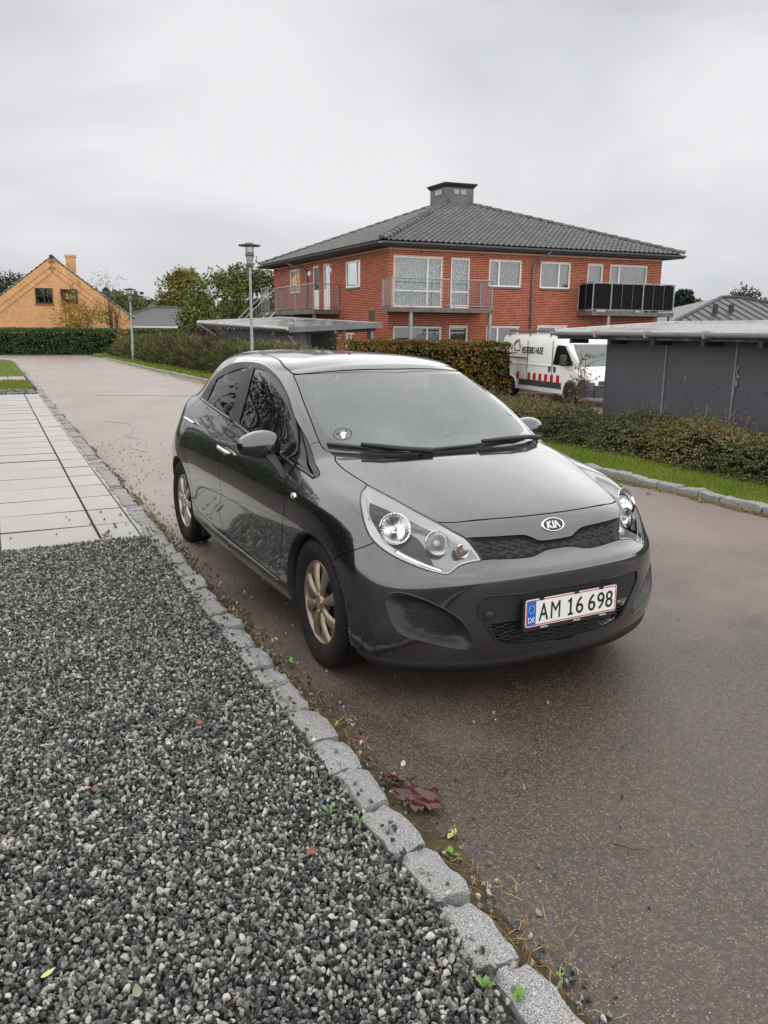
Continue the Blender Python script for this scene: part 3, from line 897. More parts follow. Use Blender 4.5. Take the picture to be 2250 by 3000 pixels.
# roof: eaves rectangle, hip lines to the cupola
OH = .62
EC = [BC-RH*OH*.9-LH*OH*.9, BC+B_R+RH*OH-LH*OH*.9, BC+B_R+B_L+RH*OH+LH*OH, BC+B_L+LH*OH-RH*OH*.9]
EZ = 4.92
APX = Vector((3.02, 39.3, 7.62))
def tri_map(a, b, apex):
    a = Vector((a.x, a.y, EZ)); b = Vector((b.x, b.y, EZ)); L = (b-a).length; d = (b-a)/L
    foot = a+d*((apex-a).dot(d)); up = apex-foot; H = up.length
    return a, d, up/H, L, H, (apex-a).dot(d)
rf = MB()
rf.add([tuple(Vector((e.x, e.y, EZ-.02))) for e in EC]+[tuple(APX-Vector((0, 0, .02)))], [(0, 1, 4), (1, 2, 4), (2, 3, 4), (3, 0, 4)])
roof_o = rf.build('roof', DARKTRIM, house)
def tile_template(w, h):
    v = []; f = []; nx = 7
    for k in range(2):
        y = 0 if k == 0 else h+.05
        lift = .052 if k == 0 else .004
        for i in range(nx):
            x = w*i/(nx-1); z = lift+.050*(1-math.cos(2*PI*i/(nx-1)))*.5*(1 if i < nx else 1)
            v.append((x, y, z))
    for i in range(nx): v.append((w*i/(nx-1), 0, v[i][2]-.034))
    for i in range(nx-1):
        f.append((i, i+1, nx+i+1, nx+i)); f.append((i, 2*nx+i, 2*nx+i+1, i+1))
    return np.array(v), np.array(f)
TW, TH = .235, .315
TV, TF = tile_template(TW, TH)
for side, (a, b) in enumerate(((EC[0], EC[1]), (EC[3], EC[0]), (EC[1], EC[2]), (EC[2], EC[3]))):
    o0, dx, dy, L, H, ax = tri_map(a, b, APX)
    nz = dx.cross(dy)
    if nz.z < 0: nz = -nz
    pos = []
    for r in range(int(H/TH)):
        y = r*TH; x0, x1 = ax*(y+TH*.4)/H, L-(L-ax)*(y+TH*.4)/H
        k0 = math.ceil(x0/TW-.3)
        x = k0*TW
        while x+TW*.8 < x1+.05:
            pos.append(o0+dx*x+dy*y); x += TW
    P_ = np.array([tuple(p) for p in pos]); M3 = np.array([tuple(dx), tuple(dy), tuple(nz)]).T
    order = np.argsort(np.linalg.norm(P_, axis=1)) if side == 0 else np.arange(len(P_))
    single = set(order[:300].tolist()) if side == 0 else set()
    keep = np.array([k not in single for k in range(len(P_))])
    tn = rng.random(keep.sum())
    V, F_, tt = scatter(TV, TF, P_[keep], np.broadcast_to(M3, (keep.sum(), 3, 3)), np.ones(keep.sum()), tn)
    q = link('roof_tiles', np_mesh('roof_tiles', V, F_, ROOF_TILE, True, tint=tt), roof_o); q['kind'] = 'stuff'
    if single:
        tm = []
        for v_ in (.2, .4, .6, .85):
            me = np_mesh('roof_tile', TV, TF, ROOF_TILE, True, tint=np.full(len(TV), v_)); tm.append(me)
        Mq = Matrix([list(r_) for r_ in M3.tolist()]).to_4x4().to_euler()
        for k in single: link('roof_tile', tm[int(rng.integers(4))], roof_o, tuple(P_[k]), Mq)
# hip ridge tiles
def hip(p0, p1, n, r):
    p0, p1 = Vector(p0), Vector(p1); d = (p1-p0)
    for k in range(n):
        a = p0+d*(k/n); b = p0+d*((k+1.12)/n)
        m = MB(); u = (b-a).normalized(); s = u.cross(Vector((0, 0, 1))).normalized(); w = s.cross(u)
        vs = []
        for q, rr, dz in ((a, r*1.08, .02), (b, r*.92, .0)):
            for j in range(7):
                t = PI*j/6; vs.append(q+s*rr*math.cos(t)+w*(rr*.75*math.sin(t)+dz))
        m.add([tuple(v) for v in vs], [(j, j+1, 8+j, 7+j) for j in range(6)]+[tuple(range(7))])
        m.build('ridge_tile', RIDGE_TILE, roof_o)
for e in (EC[0], EC[1], EC[3]): hip((e.x, e.y, EZ+.05), tuple(APX+Vector((0, 0, .02))), 22, .15)
# eaves: soffit, fascia, gutter, downpipes
sf = MB()
inner = [BC, BC+B_R, BC+B_R+B_L, BC+B_L]
sf.add([(e.x, e.y, EZ-.14) for e in EC]+[(e.x, e.y, TOP_Z) for e in inner], [(0, 1, 5, 4), (1, 2, 6, 5), (2, 3, 7, 6), (3, 0, 4, 7)])
sf.build('soffit', DARKTRIM, house)
for a, b in ((EC[0], EC[1]), (EC[3], EC[0])):
    d = (b-a).normalized(); n = Vector((d.y, -d.x, 0))
    m = MB(); p = [(a+n*.0), (b+n*.0), (b-n*.04), (a-n*.04)]
    m.prism([(q.x, q.y) for q in p], 2, EZ-.15, EZ-.005); m.build('fascia', DARKTRIM, house)
    g = MB(); vs = []
    for q in (a, b):
        for j in range(9):
            t = PI+PI*j/8; vs.append(q+n*(.075+.07*math.cos(t))+Vector((0, 0, EZ-.03+.075*math.sin(t))))
    g.add([tuple(v) for v in vs], [(j, j+1, 10+j, 9+j) for j in range(8)]); g.build('gutter', ZINC, house, smooth=True)
p = FR.P
MB().tube([p(6.72, .62, 4.86), p(6.66, .55, 4.74), p(6.28, .08, 4.38), p(6.23, .06, 4.22), p(6.23, .06, -.6)], .045, 10).build('downpipe', ZINC, house, smooth=True)
p = FL.P
MB().tube([p(9.6, .60, 4.88), p(9.5, .5, 4.74), p(8.4, .08, 4.42), p(8.28, .06, 4.25), p(8.28, .06, -.6)], .045, 10).build('downpipe', ZINC, house, smooth=True)
# cupola
cu = MB(); ca, cw = Vector((3.02, 39.3, 0)), .70
def sq(k, z): return [tuple(ca+RH*x*k+LH*y*k+Vector((0, 0, z))) for x, y in ((-1, -1), (1, -1), (1, 1), (-1, 1))]
def loft(m, rings):
    vs = [v for q in rings for v in q]; n = len(rings)
    m.add(vs, [(r*4+j, r*4+(j+1) % 4, (r+1)*4+(j+1) % 4, (r+1)*4+j) for r in range(n-1) for j in range(4)]+[tuple(range(4)), tuple(range((n-1)*4, n*4))])
loft(cu, [sq(cw, 7.28), sq(cw, 8.12)])
cup = cu.build('roof_cupola', simple('grey_zinc_cladding', (.125, .12, .118), .5, .3, var=.25, scale=2), roof_o)
cp = MB(); loft(cp, [sq(cw, 8.10), sq(cw*1.16, 8.24), sq(cw*1.18, 8.27), sq(cw*1.18, 8.30)]); cp.build('cupola_cap', DARKTRIM, cup)
for d_, n_ in ((RH, -LH), (LH, -RH)):
    for k in (-1, 1):
        m = MB(); c = ca+n_*(cw+.01)+d_*(.17*k if d_ is RH else .15*k-.1)
        q = [c-d_*.13+Vector((0, 0, 7.82)), c+d_*.13+Vector((0, 0, 7.82)), c+d_*.13+Vector((0, 0, 8.03)), c-d_*.13+Vector((0, 0, 8.03))]
        m.add([tuple(v) for v in q]+[tuple(v+n_*.02) for v in q], [(0, 1, 2, 3), (4, 5, 6, 7), (0, 1, 5, 4), (1, 2, 6, 5), (2, 3, 7, 6), (3, 0, 4, 7)])
        m.build('cupola_pane', simple('pale_cupola_glass', (.30, .33, .35), .15, var=.1), cup)
# balconies
def railing(root, pts, z0, z1, cap=True, bar=.09, name='railing'):
    m = MB()
    for a, b in zip(pts[:-1], pts[1:]):
        a, b = Vector((*a, 0)), Vector((*b, 0)); n = max(1, int((b-a).length/bar))
        m.tube([(a.x, a.y, z1), (b.x, b.y, z1)], .022, 6); m.tube([(a.x, a.y, z0+.08), (b.x, b.y, z0+.08)], .015, 5)
        for k in range(1, n):
            c = a.lerp(b, k/n); m.tube([(c.x, c.y, z0+.08), (c.x, c.y, z1)], .0065, 4, cap=False)
    o = m.build(name, GALV, root)
    for q in pts:
        MB().tube([(q[0], q[1], z0), (q[0], q[1], z1)], .025, 6).build('rail_post', GALV, root)
    return o
xy = lambda F, i, o: F.P(i, o, 0)[:2]
b1 = bpy.data.objects.new('balcony', None); COL.objects.link(b1); b1.parent = house; b1['label'] = 'open balcony with galvanised rails'
FR.box(m := MB(), -.28, 3.95, .0, 1.15, 2.34, 2.50); m.build('balcony_deck', CONCRETE, b1)
railing(b1, [xy(FR, -.24, .04), xy(FR, -.24, 1.1), xy(FR, .55, 1.1), xy(FR, 2.3, 1.1), xy(FR, 3.9, 1.1), xy(FR, 3.9, .04)], 2.50, 3.56)
for i in (.55, 3.88): FR.box(m := MB(), i-.06, i+.06, .95, 1.07, BASE_Z, 2.34); m.build('balcony_post', GALV, b1)
b2 = bpy.data.objects.new('balcony', None); COL.objects.link(b2); b2.parent = house; b2['label'] = 'balcony screened with black fabric'
FR.box(m := MB(), 8.42, 12.45, .0, 1.15, 2.34, 2.50); m.build('balcony_deck', CONCRETE, b2)
BF = NT('black_screen_fabric'); _b = BF.noise(5, 4, .6, 1.5, vec=BF.mapping((1, 1, .4))); BF.set(color=(.009, .009, .010), rough=.8, spec=.15); BF.bump(_b, .7, .06); BF = BF.m
for (i0, o0, i1, o1) in ((8.46, .04, 8.46, 1.08), (8.46, 1.08, 9.30, 1.08), (9.34, 1.08, 10.85, 1.08), (10.90, 1.08, 12.40, 1.08), (12.40, 1.08, 12.40, .04)):
    m = MB(); n = 14; vs = []
    for k in range(n+1):
        t = k/n; q = Vector(FR.P(i0+(i1-i0)*t, o0+(o1-o0)*t+.006*math.sin(k*2.1), 0))
        for z in (2.60, 3.1, 3.60): vs.append((q.x, q.y, z))
    m.add(vs, [(k*3+j, k*3+j+1, (k+1)*3+j+1, (k+1)*3+j) for k in range(n) for j in range(2)]); m.build('fabric_screen', BF, b2, smooth=True)
railing(b2, [xy(FR, 8.45, .04), xy(FR, 8.45, 1.105), xy(FR, 9.32, 1.105), xy(FR, 10.87, 1.105), xy(FR, 12.42, 1.105), xy(FR, 12.42, .04)], 2.50, 3.64, bar=.45)
for i in (9.3, 12.36): FR.box(m := MB(), i-.06, i+.06, .95, 1.07, BASE_Z, 2.34); m.build('balcony_post', GALV, b2)
for i, w, col_ in ((10.6, .22, UPVC), (11.2, .16, ZINC), (8.7, .45, UPVC)): FR.box(m := MB(), i, i+w, .85, 1.05, 2.505, 2.60 if w < .4 else 2.58); m.build('flower_box', col_, b2)
# entrance gallery with steel stairs
gl_ = bpy.data.objects.new('entrance_gallery', None); COL.objects.link(gl_); gl_.parent = house; gl_['label'] = 'raised entrance gallery with steel stairs and railings'
FL.box(m := MB(), 4.55, 11.6, 0, 1.25, 2.32, 2.52); m.build('gallery_deck', CONCRETE, gl_)
railing(gl_, [xy(FL, 4.6, .05), xy(FL, 4.6, 1.2), xy(FL, 6.8, 1.2), xy(FL, 9.3, 1.2)], 2.52, 3.58)
railing(gl_, [xy(FL, 10.4, 1.2), xy(FL, 11.55, 1.2), xy(FL, 11.55, .05)], 2.52, 3.66)
for i in (4.9, 7.6, 11.4): FL.box(m := MB(), i-.06, i+.06, 1.0, 1.12, BASE_Z, 2.32); m.build('gallery_post', GALV, gl_)
for i in (9.35, 10.35):
    a, b = Vector(FL.P(i, 1.25, 2.45)), Vector(FL.P(i-.0, 4.6, -.6))
    MB().tube([tuple(a), tuple(b)], .06, 6).build('stair_stringer', GALV, gl_)
    MB().tube([tuple(a+Vector((0, 0, 1.1))), tuple(b+Vector((0, 0, 1.1)))], .025, 6).build('stair_rail', GALV, gl_)
    for k in range(1, 7):
        c = a.lerp(b, k/7); MB().tube([tuple(c), tuple(c+Vector((0, 0, 1.1)))], .012, 5).build('stair_baluster', GALV, gl_)
for k in range(14):
    t = (k+.5)/14; o_ = 1.25+(4.6-1.25)*t; z = 2.45+(-.6-2.45)*t
    FL.box(m := MB(), 9.35, 10.35, o_-.13, o_+.13, z-.02, z+.02); m.build('stair_tread', GALV, gl_)
# ================================================================ carports, van, lamps
PANEL_GREY = simple('slate_grey_panel', (.075, .077, .090), .55, var=.10, scale=1.2)
FELT = NT('wet_roof_felt'); _n = FELT.noise(1.6, 6, .65, .5); FELT.set(color=FELT.ramp(_n, [(.35, (.035, .035, .036)), (.55, (.07, .07, .07)), (.62, (.22, .22, .21))]), rough=FELT.ramp(_n, [(.4, .16), (.6, .45)])); FELT.bump(FELT.noise(30, 3), .25, .01); FELT = FELT.m
PVC_GREY = simple('grey_pvc_gutter', (.34, .345, .35), .4, var=.15, scale=4)
PALE_EDGE = simple('pale_roof_edge', (.58, .58, .56), .6, var=.2, scale=3)
SEAM = simple('bright_panel_seam', (.20, .205, .22), .5, var=.25, scale=6)
STAIN = simple('white_lime_stain', (.20, .205, .22), .8, var=.4, scale=12)
shed = thing('carport', 'slate grey panelled carport with flat felt roof behind the low hedge', 'carport')
GZ = -.70
def rdbox(m, s0, s1, t0, t1, z0, z1, mi=0):
    m.prism([rd(s0, t0)[:2], rd(s1, t0)[:2], rd(s1, t1)[:2], rd(s0, t1)[:2]], 2, z0, z1, mi); return m
edges = [9.38, 8.19, 7.03, 5.83, 4.63, 3.43, 2.23]
for a, b in zip(edges[:-1], edges[1:]):
    o = rdbox(MB(), b+.006, a-.006, 8.40, 8.43, GZ, 1.53).build('wall_panel', PANEL_GREY, shed)
    for k in range(1, 5):
        for z in (-.2, .35, .9, 1.4):
            s = b+(a-b)*k/5; p = rd(s, 8.397, z+.02*rng.normal())
            link('panel_screw', bpy.data.meshes.get('panel_screw') or MB().lathe([(0, .004), (.010, .003), (.011, 0)], 8).mesh('panel_screw', DARKTRIM, True), o, p).rotation_euler = Vector((-BX[0], -BX[1], 0)).to_track_quat('Z', 'Y').to_euler()
for s in edges[1:-1]: rdbox(MB(), s-.012, s+.012, 8.385, 8.40, GZ, 1.52).build('panel_seam', SEAM, shed)
rdbox(MB(), 9.37, 9.40, 8.405, 13.2, GZ, 1.58).build('end_wall', PANEL_GREY, shed)
rdbox(MB(), 2.2, 9.37, 13.2, 13.25, GZ, 1.75).build('rear_wall', PANEL_GREY, shed)
# lime runs below the gutter joint
for s, z0, z1, w in ((7.0, .85, 1.22, .022), (6.955, .3, .72, .010), (7.80, .95, 1.04, .022), (7.81, .73, .76, .012)):
    v = []; r = np.random.default_rng(int(s*100)); k = 14
    for i in range(k):
        z = z0+(z1-z0)*i/(k-1); ww = w*(.4+.9*r.random())*math.sin(PI*(i+.6)/k)**.5; c = s+.02*r.normal()
        v += [rd(c-ww, 8.383, z), rd(c+ww, 8.383, z)]
    MB().add(v, [(2*i, 2*i+1, 2*i+3, 2*i+2) for i in range(k-1)]).build('lime_stain', STAIN, shed)
rz = lambda t: 1.60+(t-8.05)*.042
m = MB(); q = [(10.2, 8.10), (1.6, 8.10), (1.6, 13.4), (12.9, 13.4)]
m.add([rd(s, t, rz(t)) for s, t in q]+[rd(s, t, rz(t)-.10) for s, t in q], [(0, 1, 2, 3), (7, 6, 5, 4), (0, 4, 5, 1), (1, 5, 6, 2), (2, 6, 7, 3), (3, 7, 4, 0)])
ro = m.build('flat_roof', FELT, shed)
def edge_bar(a, b, z0, z1, w, name, mat, par):
    A_, B_ = Vector(a), Vector(b); d = (B_-A_).normalized(); n = Vector((d.y, -d.x, 0))*w/2
    m = MB(); m.add([tuple(A_-n+Vector((0, 0, z0))), tuple(A_+n+Vector((0, 0, z0))), tuple(A_+n+Vector((0, 0, z1))), tuple(A_-n+Vector((0, 0, z1))), tuple(B_-n+Vector((0, 0, z0))), tuple(B_+n+Vector((0, 0, z0))), tuple(B_+n+Vector((0, 0, z1))), tuple(B_-n+Vector((0, 0, z1)))],
        [(0, 1, 2, 3), (7, 6, 5, 4), (0, 4, 5, 1), (1, 5, 6, 2), (2, 6, 7, 3), (3, 7, 4, 0)])
    return m.build(name, mat, par)
edge_bar(rd(10.2, 8.12, rz(8.1)), rd(1.6, 8.12, rz(8.1)), .002, .035, .10, 'roof_edge', PALE_EDGE, ro)
edge_bar(rd(10.2, 8.1, rz(8.1)), rd(12.9, 13.4, rz(13.4)), -.06, .05, .08, 'roof_edge', PALE_EDGE, ro)
edge_bar(rd(12.9, 13.4, rz(13.4)), rd(1.6, 13.4, rz(13.4)), -.06, .05, .08, 'roof_edge', PALE_EDGE, ro)
def half_gutter(a, b, r, name, mat, par):
    A_, B_ = Vector(a), Vector(b); d = (B_-A_).normalized(); n = Vector((d.y, -d.x, 0)); vs = []
    for q in (A_, B_):
        for rr in (r, r*.9):
            for j in range(9):
                t = PI+PI*j/8; vs.append(q+n*(rr*math.cos(t))+Vector((0, 0, rr*math.sin(t))))
    f = [(j, j+1, 18+j+1, 18+j) for j in range(8)]+[(9+j+1, 9+j, 27+j, 27+j+1) for j in range(8)]+[(0, 18, 27, 9), (8, 17, 35, 26)]
    return MB().add([tuple(v) for v in vs], f).build(name, mat, par, smooth=False)
half_gutter(rd(10.25, 8.03, 1.615), rd(1.6, 8.03, 1.60), .062, 'gutter', PVC_GREY, shed)
for s in (9.2, 8.2, 7.2, 6.2, 5.2):
    rdbox(MB(), s-.008, s+.008, 7.962, 8.10, 1.535, 1.628).build('gutter_bracket', PVC_GREY, shed)
for s in np.arange(2.2, 10, .85): rdbox(MB(), s-.03, s+.03, 8.08, 8.41, 1.44, 1.515).build('rafter_end', DARKTRIM, shed)
# ---- second carport in the middle distance
sh2 = thing('carport', 'grey carport with low flat roof in front of the brick house', 'carport')
N_, L_, R_ = Vector((-3.24, 27.0, 1.66)), Vector((-7.23, 31.0, 1.89)), Vector((-.17, 28.5, 1.86))
K_ = L_+R_-N_
m = MB(); q = [N_, R_, K_, L_]
m.add([tuple(v+Vector((0, 0, .03))) for v in q]+[tuple(v-Vector((0, 0, .12))) for v in q], [(0, 1, 2, 3), (7, 6, 5, 4), (0, 4, 5, 1), (1, 5, 6, 2), (2, 6, 7, 3), (3, 7, 4, 0)])
r2 = m.build('flat_roof', FELT, sh2)
for a, b in ((N_, R_), (R_, K_), (K_, L_), (L_, N_)): edge_bar(tuple(a), tuple(b), -.13 if a is not L_ else -.05, .05, .06, 'roof_edge', ZINC if a is N_ else PALE_EDGE, r2)
half_gutter(tuple(L_+Vector((0, 0, -.02))), tuple(N_+Vector((-.05, -.05, 0))), .065, 'gutter', PVC_GREY, sh2)
dl, dr_ = (L_-N_).normalized(), (R_-N_).normalized(); dl.z = dr_.z = 0
nL = Vector((dl.y, -dl.x, 0)).normalized()
if nL.y > 0: nL = -nL
def wall_between(a, b, z0, z1, th, name, mat):
    d = (b-a); n = Vector((d.y, -d.x, 0)).normalized()*th
    m = MB(); m.add([(a.x, a.y, z0), (b.x, b.y, z0), (b.x, b.y, z1), (a.x, a.y, z1), (a.x-n.x, a.y-n.y, z0), (b.x-n.x, b.y-n.y, z0), (b.x-n.x, b.y-n.y, z1), (a.x-n.x, a.y-n.y, z1)],
        [(0, 1, 2, 3), (7, 6, 5, 4), (0, 4, 5, 1), (1, 5, 6, 2), (2, 6, 7, 3), (3, 7, 4, 0)])
    return m.build(name, mat, sh2)
w0 = N_+dr_*.55+dl*.35; w1 = w0+dl*4.7
for k in range(4):
    wall_between(w0+dl*(4.7*k/4+.01), w0+dl*(4.7*(k+1)/4-.01), GZ, 1.62, .05, 'wall_panel', PANEL_GREY)
w2 = w0+dr_*.40
wall_between(w0, w2, GZ, 1.62, .05, 'corner_panel', PANEL_GREY)
bk_ = w2+dl*2.2
wall_between(bk_, bk_+dr_*2.6, GZ, 1.62, .05, 'dark_back_wall', DARKTRIM)
for c in (w2, w2+dr_*2.25):
    MB().box(c.x-.06, c.x+.06, c.y-.06, c.y+.06, GZ, 1.66).build('carport_post', DARKTRIM, sh2)
edge_bar((w2.x, w2.y, 1.60), (w2.x+dr_.x*2.5, w2.y+dr_.y*2.5, 1.70), -.10, .06, .07, 'carport_beam', DARKTRIM, sh2)
c = L_+dr_*.2
MB().tube([(L_.x+.1, L_.y-.1, 1.80), (L_.x+.45, L_.y+.0, 1.55), (L_.x+.75, L_.y+.1, 1.3), (L_.x+.80, L_.y+.1, -.6)], .045, 8).build('downpipe', PVC_GREY, sh2, smooth=True)
# ---- lamp posts
LAMP_GLASS = thin_glass('lamp_glass', (.85, .84, .80), .1, .05, dirt=(.35, (.7, .68, .6), 20))
def lamp_post(x, y, zt, label, base=-.05, r=.045):
    t = thing('street_lamp', label, 'street lamp', (x, y, base)); H = zt-base
    MB().lathe([(r*1.35, 0), (r*1.35, .9), (r, .95), (r*.82, H-.62)], 14).build('lamp_pole', GALV, t, smooth=True)
    h = MB().lathe([(.05, H-.66), (.09, H-.60), (.10, H-.56), (.10, H-.54)], 18).build('lamp_head', ZINC, t, smooth=True)
    MB().lathe([(.085, H-.54), (.115, H-.30), (.115, H-.10)], 18).build('lamp_glass', LAMP_GLASS, h, smooth=True)
    MB().lathe([(.118, H-.36), (.122, H-.36), (.122, H-.25), (.118, H-.25)], 18).build('lamp_band', ZINC, h, smooth=True)
    MB().lathe([(.0, H-.5), (.035, H-.5), (.04, H-.32), (.0, H-.30)], 10).build('lamp_bulb', simple('lamp_bulb_amber', (.55, .22, .10), .4), h, smooth=True)
    MB().lathe([(.05, H-.10), (.30, H-.085), (.315, H-.07), (.30, H-.055), (.12, H-.03), (.10, H), (0, H+.005)], 26).build('lamp_hat', simple('mossy_lamp_hat', (.10, .10, .08), .7, var=.4), t, smooth=True)
    return t
lamp_post(-3.83, 23.0, 3.96, 'tall galvanised street lamp with flat disc hat before the brick house')
lamp_post(-12.6, 40.0, 3.56, 'distant street lamp standing before the orange gable house', r=.06)
bl = thing('bollard_lamp', 'short lamp post with ribbed head beside the brick house corner', 'lamp', (-.52, 29.6, -.7))
MB().lathe([(.05, 0), (.05, 2.55), (.04, 2.6)], 10).build('lamp_pole', GALV, bl, smooth=True)
MB().lathe([(.06, 2.6), (.11, 2.66), (.13, 3.02), (.15, 3.04), (.15, 3.10), (0, 3.12)], 14).build('lamp_head', simple('rusty_lamp_head', (.15, .09, .065), .7, var=.4), bl, smooth=True)
# ================================================================ hedges, trees, far houses
def leaf_tint(name, stops, rough=.55):
    t = NT(name); at = t.node('ShaderNodeAttribute'); at.attribute_name = 'tint'
    t.set(color=t.ramp(at.outputs['Fac'], stops), rough=rough)
    return t.m
BARK = simple('grey_brown_bark', (.075, .06, .048), .9, var=.35, scale=6, bump=.6, bscale=25)
BARK_PALE = simple('pale_birch_bark', (.30, .28, .25), .8, var=.4, scale=5)
def unit(v): return v/(np.linalg.norm(v, axis=-1, keepdims=True)+1e-9)
def sprays(P, D, L, m, leaf, wid, droop=.3, tint=None, spread=.9, r=None):
    """sprigs: m leaves along a drooping shoot from each point P in direction D; returns one quad per leaf"""
    r = r or rng; n = len(P); L = np.broadcast_to(L, (n,))
    t = (np.arange(m)+.6)/m; t = np.broadcast_to(t, (n, m))+r.uniform(-.3, .3, (n, m))/m
    g = np.array([0, 0, -1.0])
    c = P[:, None]+D[:, None]*(L[:, None]*t)[..., None]+g*(droop*L[:, None]*t*t)[..., None]
    ax = unit(D[:, None]+spread*r.normal(size=(n, m, 3))+g*droop*.5)
    sd = unit(np.cross(ax, r.normal(size=(n, m, 3))))
    nn = np.cross(ax, sd)
    l = leaf*(.65+.7*r.random((n, m)))[..., None]; w = wid*(.65+.7*r.random((n, m)))[..., None]
    a = c; b = c+ax*l*.5+sd*w*.5+nn*w*.18; d = c+ax*l; e = c+ax*l*.5-sd*w*.5+nn*w*.18
    V = np.stack([a, b, d, e], 2).reshape(-1, 3)
    F = np.arange(len(V)).reshape(-1, 4)
    tn = (tint if tint is not None else r.random(n))[:, None]+r.normal(0, .13, (n, m))
    return V, F, np.repeat(np.clip(tn, 0, 1).ravel(), 4)
def twigs(P, D, L, rad, droop=.3):
    """three-sided thin shoots"""
    n = len(P); L = np.broadcast_to(L, (n,)); k = 4; V = []
    s = unit(np.cross(D, rng.normal(size=(n, 3)))); u = np.cross(D, s)
    for i in range(k):
        t = i/(k-1); c = P+D*(L*t)[:, None]+np.array([0, 0, -1.])*(droop*L*t*t)[:, None]
        rr = rad*(1-.75*t)
        for j in range(3):
            a = 2*PI*j/3; V.append(c+s*rr*math.cos(a)+u*rr*math.sin(a))
    V = np.stack(V, 1).reshape(-1, 3)
    f = [(i*3+j, i*3+(j+1) % 3, (i+1)*3+(j+1) % 3, (i+1)*3+j) for i in range(k-1) for j in range(3)]
    F = (np.arange(n)[:, None, None]*(k*3)+np.array(f)[None]).reshape(-1, 4)
    return V, F
def hedge_surface(path, half_w, h, n, base_z, power=3.0, lump=.10, r=None):
    """random points with outward normals on a loaf-shaped hedge along a path of (x, y)"""
    r = r or rng; P = np.array(path, float)
    seg = np.linalg.norm(np.diff(P, axis=0), axis=1); cum = np.r_[0, np.cumsum(seg)]
    u = r.uniform(0, cum[-1], n)
    x = np.interp(u, cum, P[:, 0]); y = np.interp(u, cum, P[:, 1])
    k = np.clip(np.searchsorted(cum, u)-1, 0, len(seg)-1); d = np.diff(P, axis=0)/seg[:, None]; d = d[k]
    nrm = np.stack([d[:, 1], -d[:, 0]], 1)
    th = r.uniform(-.12, PI+.12, n)
    cs, sn = np.cos(th), np.sin(th)
    q = (np.abs(cs)**power+np.abs(np.maximum(sn, 0))**power)**(-1/power)
    bz = np.interp(u, np.linspace(0, cum[-1], len(base_z)), base_z) if np.ndim(base_z) else np.full(n, base_z)
    hh = np.interp(u, np.linspace(0, cum[-1], len(h)), h) if np.ndim(h) else np.full(n, h)
    lum = 1+lump*(np.sin(u*2.3+3*th)+np.sin(u*5.1+th)+np.sin(u*.9))/2
    o = half_w*q*cs*lum; z = hh*q*np.maximum(sn, -.05)*lum
    pos = np.column_stack([x+nrm[:, 0]*o, y+nrm[:, 1]*o, bz+np.maximum(z, .0)])
    nv = unit(np.column_stack([nrm[:, 0]*cs, nrm[:, 1]*cs, np.maximum(sn, 0)]))
    return pos, nv, u, np.column_stack([d, np.zeros(n)])
def hedge_core(path, half_w, h, base_z, name, mat, parent, k=.80):
    P = [Vector((*p, 0)) for p in path]; m = MB(); vs = []; n = 9
    for i, p in enumerate(P):
        d = (P[min(i+1, len(P)-1)]-P[max(i-1, 0)]).normalized(); nr = Vector((d.y, -d.x, 0))
        b = base_z[i] if np.ndim(base_z) else base_z; hh = h[i] if np.ndim(h) else h
        for j in range(n):
            th = PI*j/(n-1); c, s = math.cos(th), math.sin(th); q = (abs(c)**3+abs(s)**3)**(-1/3)*k
            vs.append((p.x+nr.x*half_w*q*c, p.y+nr.y*half_w*q*c, b+hh*q*s-.05))
    m.add(vs, [(i*n+j, i*n+j+1, (i+1)*n+j+1, (i+1)*n+j) for i in range(len(P)-1) for j in range(n-1)]+[tuple(range(n)), tuple(range((len(P)-1)*n, len(P)*n))])
    return m.build(name, mat, parent, smooth=True)
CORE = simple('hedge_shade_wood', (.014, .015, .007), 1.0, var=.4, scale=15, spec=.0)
# ---- cotoneaster hedge beside the road
COTO = leaf_tint('cotoneaster_leaves', [(0, (0.048, 0.060, 0.018)), (.35, (0.105, 0.117, 0.036)), (.65, (0.173, 0.177, 0.057)), (.85, (0.255, 0.203, 0.075)), (1, (0.315, 0.150, 0.075))])
path = [rd(s, 7.72)[:2] for s in np.linspace(3.0, 15.5, 14)]
bz = [-.22]*14
hts = [.64, .66, .70, .74, .76, .76, .75, .74, .73, .73, .74, .76, .80, .82]
hz = thing('low_hedge', 'low dark cotoneaster hedge with arching shoots beside the grass verge', 'hedge')
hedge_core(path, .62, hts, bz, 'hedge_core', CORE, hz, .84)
pos, nv, u, al = hedge_surface(path, .62, hts, 15500, bz)
D = unit(nv*.8+np.array([0, 0, .25])+rng.normal(0, .45, pos.shape)+al*.35)
pos2 = pos-nv*.10
tn = np.clip(.42+.25*np.sin(u*1.7+pos[:, 2]*4)+rng.normal(0, .16, len(pos)), 0, 1)
V, F, T = sprays(pos2, D, rng.uniform(.12, .30, len(pos)), 15, .024, .0165, .5, tn)
o = link('foliage', np_mesh('foliage', V, F, COTO, tint=T), hz); o['kind'] = 'stuff'
top = np.argsort(-nv[:, 2]+rng.normal(0, .25, len(pos)))[:420]
D2 = unit(np.array([0, 0, 1.0])+rng.normal(0, .38, (420, 3))+al[top]*-.3)
V, F = twigs(pos[top], D2, rng.uniform(.10, .30, 420), .0035, .25)
o = link('shoots', np_mesh('shoots', V, F, TWIG), hz); o['kind'] = 'stuff'
V, F, T = sprays(pos[top], D2, rng.uniform(.10, .30, 420), 14, .017, .011, .25, np.clip(rng.normal(.75, .2, 420), 0, 1))
o = link('shoot_leaves', np_mesh('shoot_leaves', V, F, COTO, tint=T), hz); o['kind'] = 'stuff'
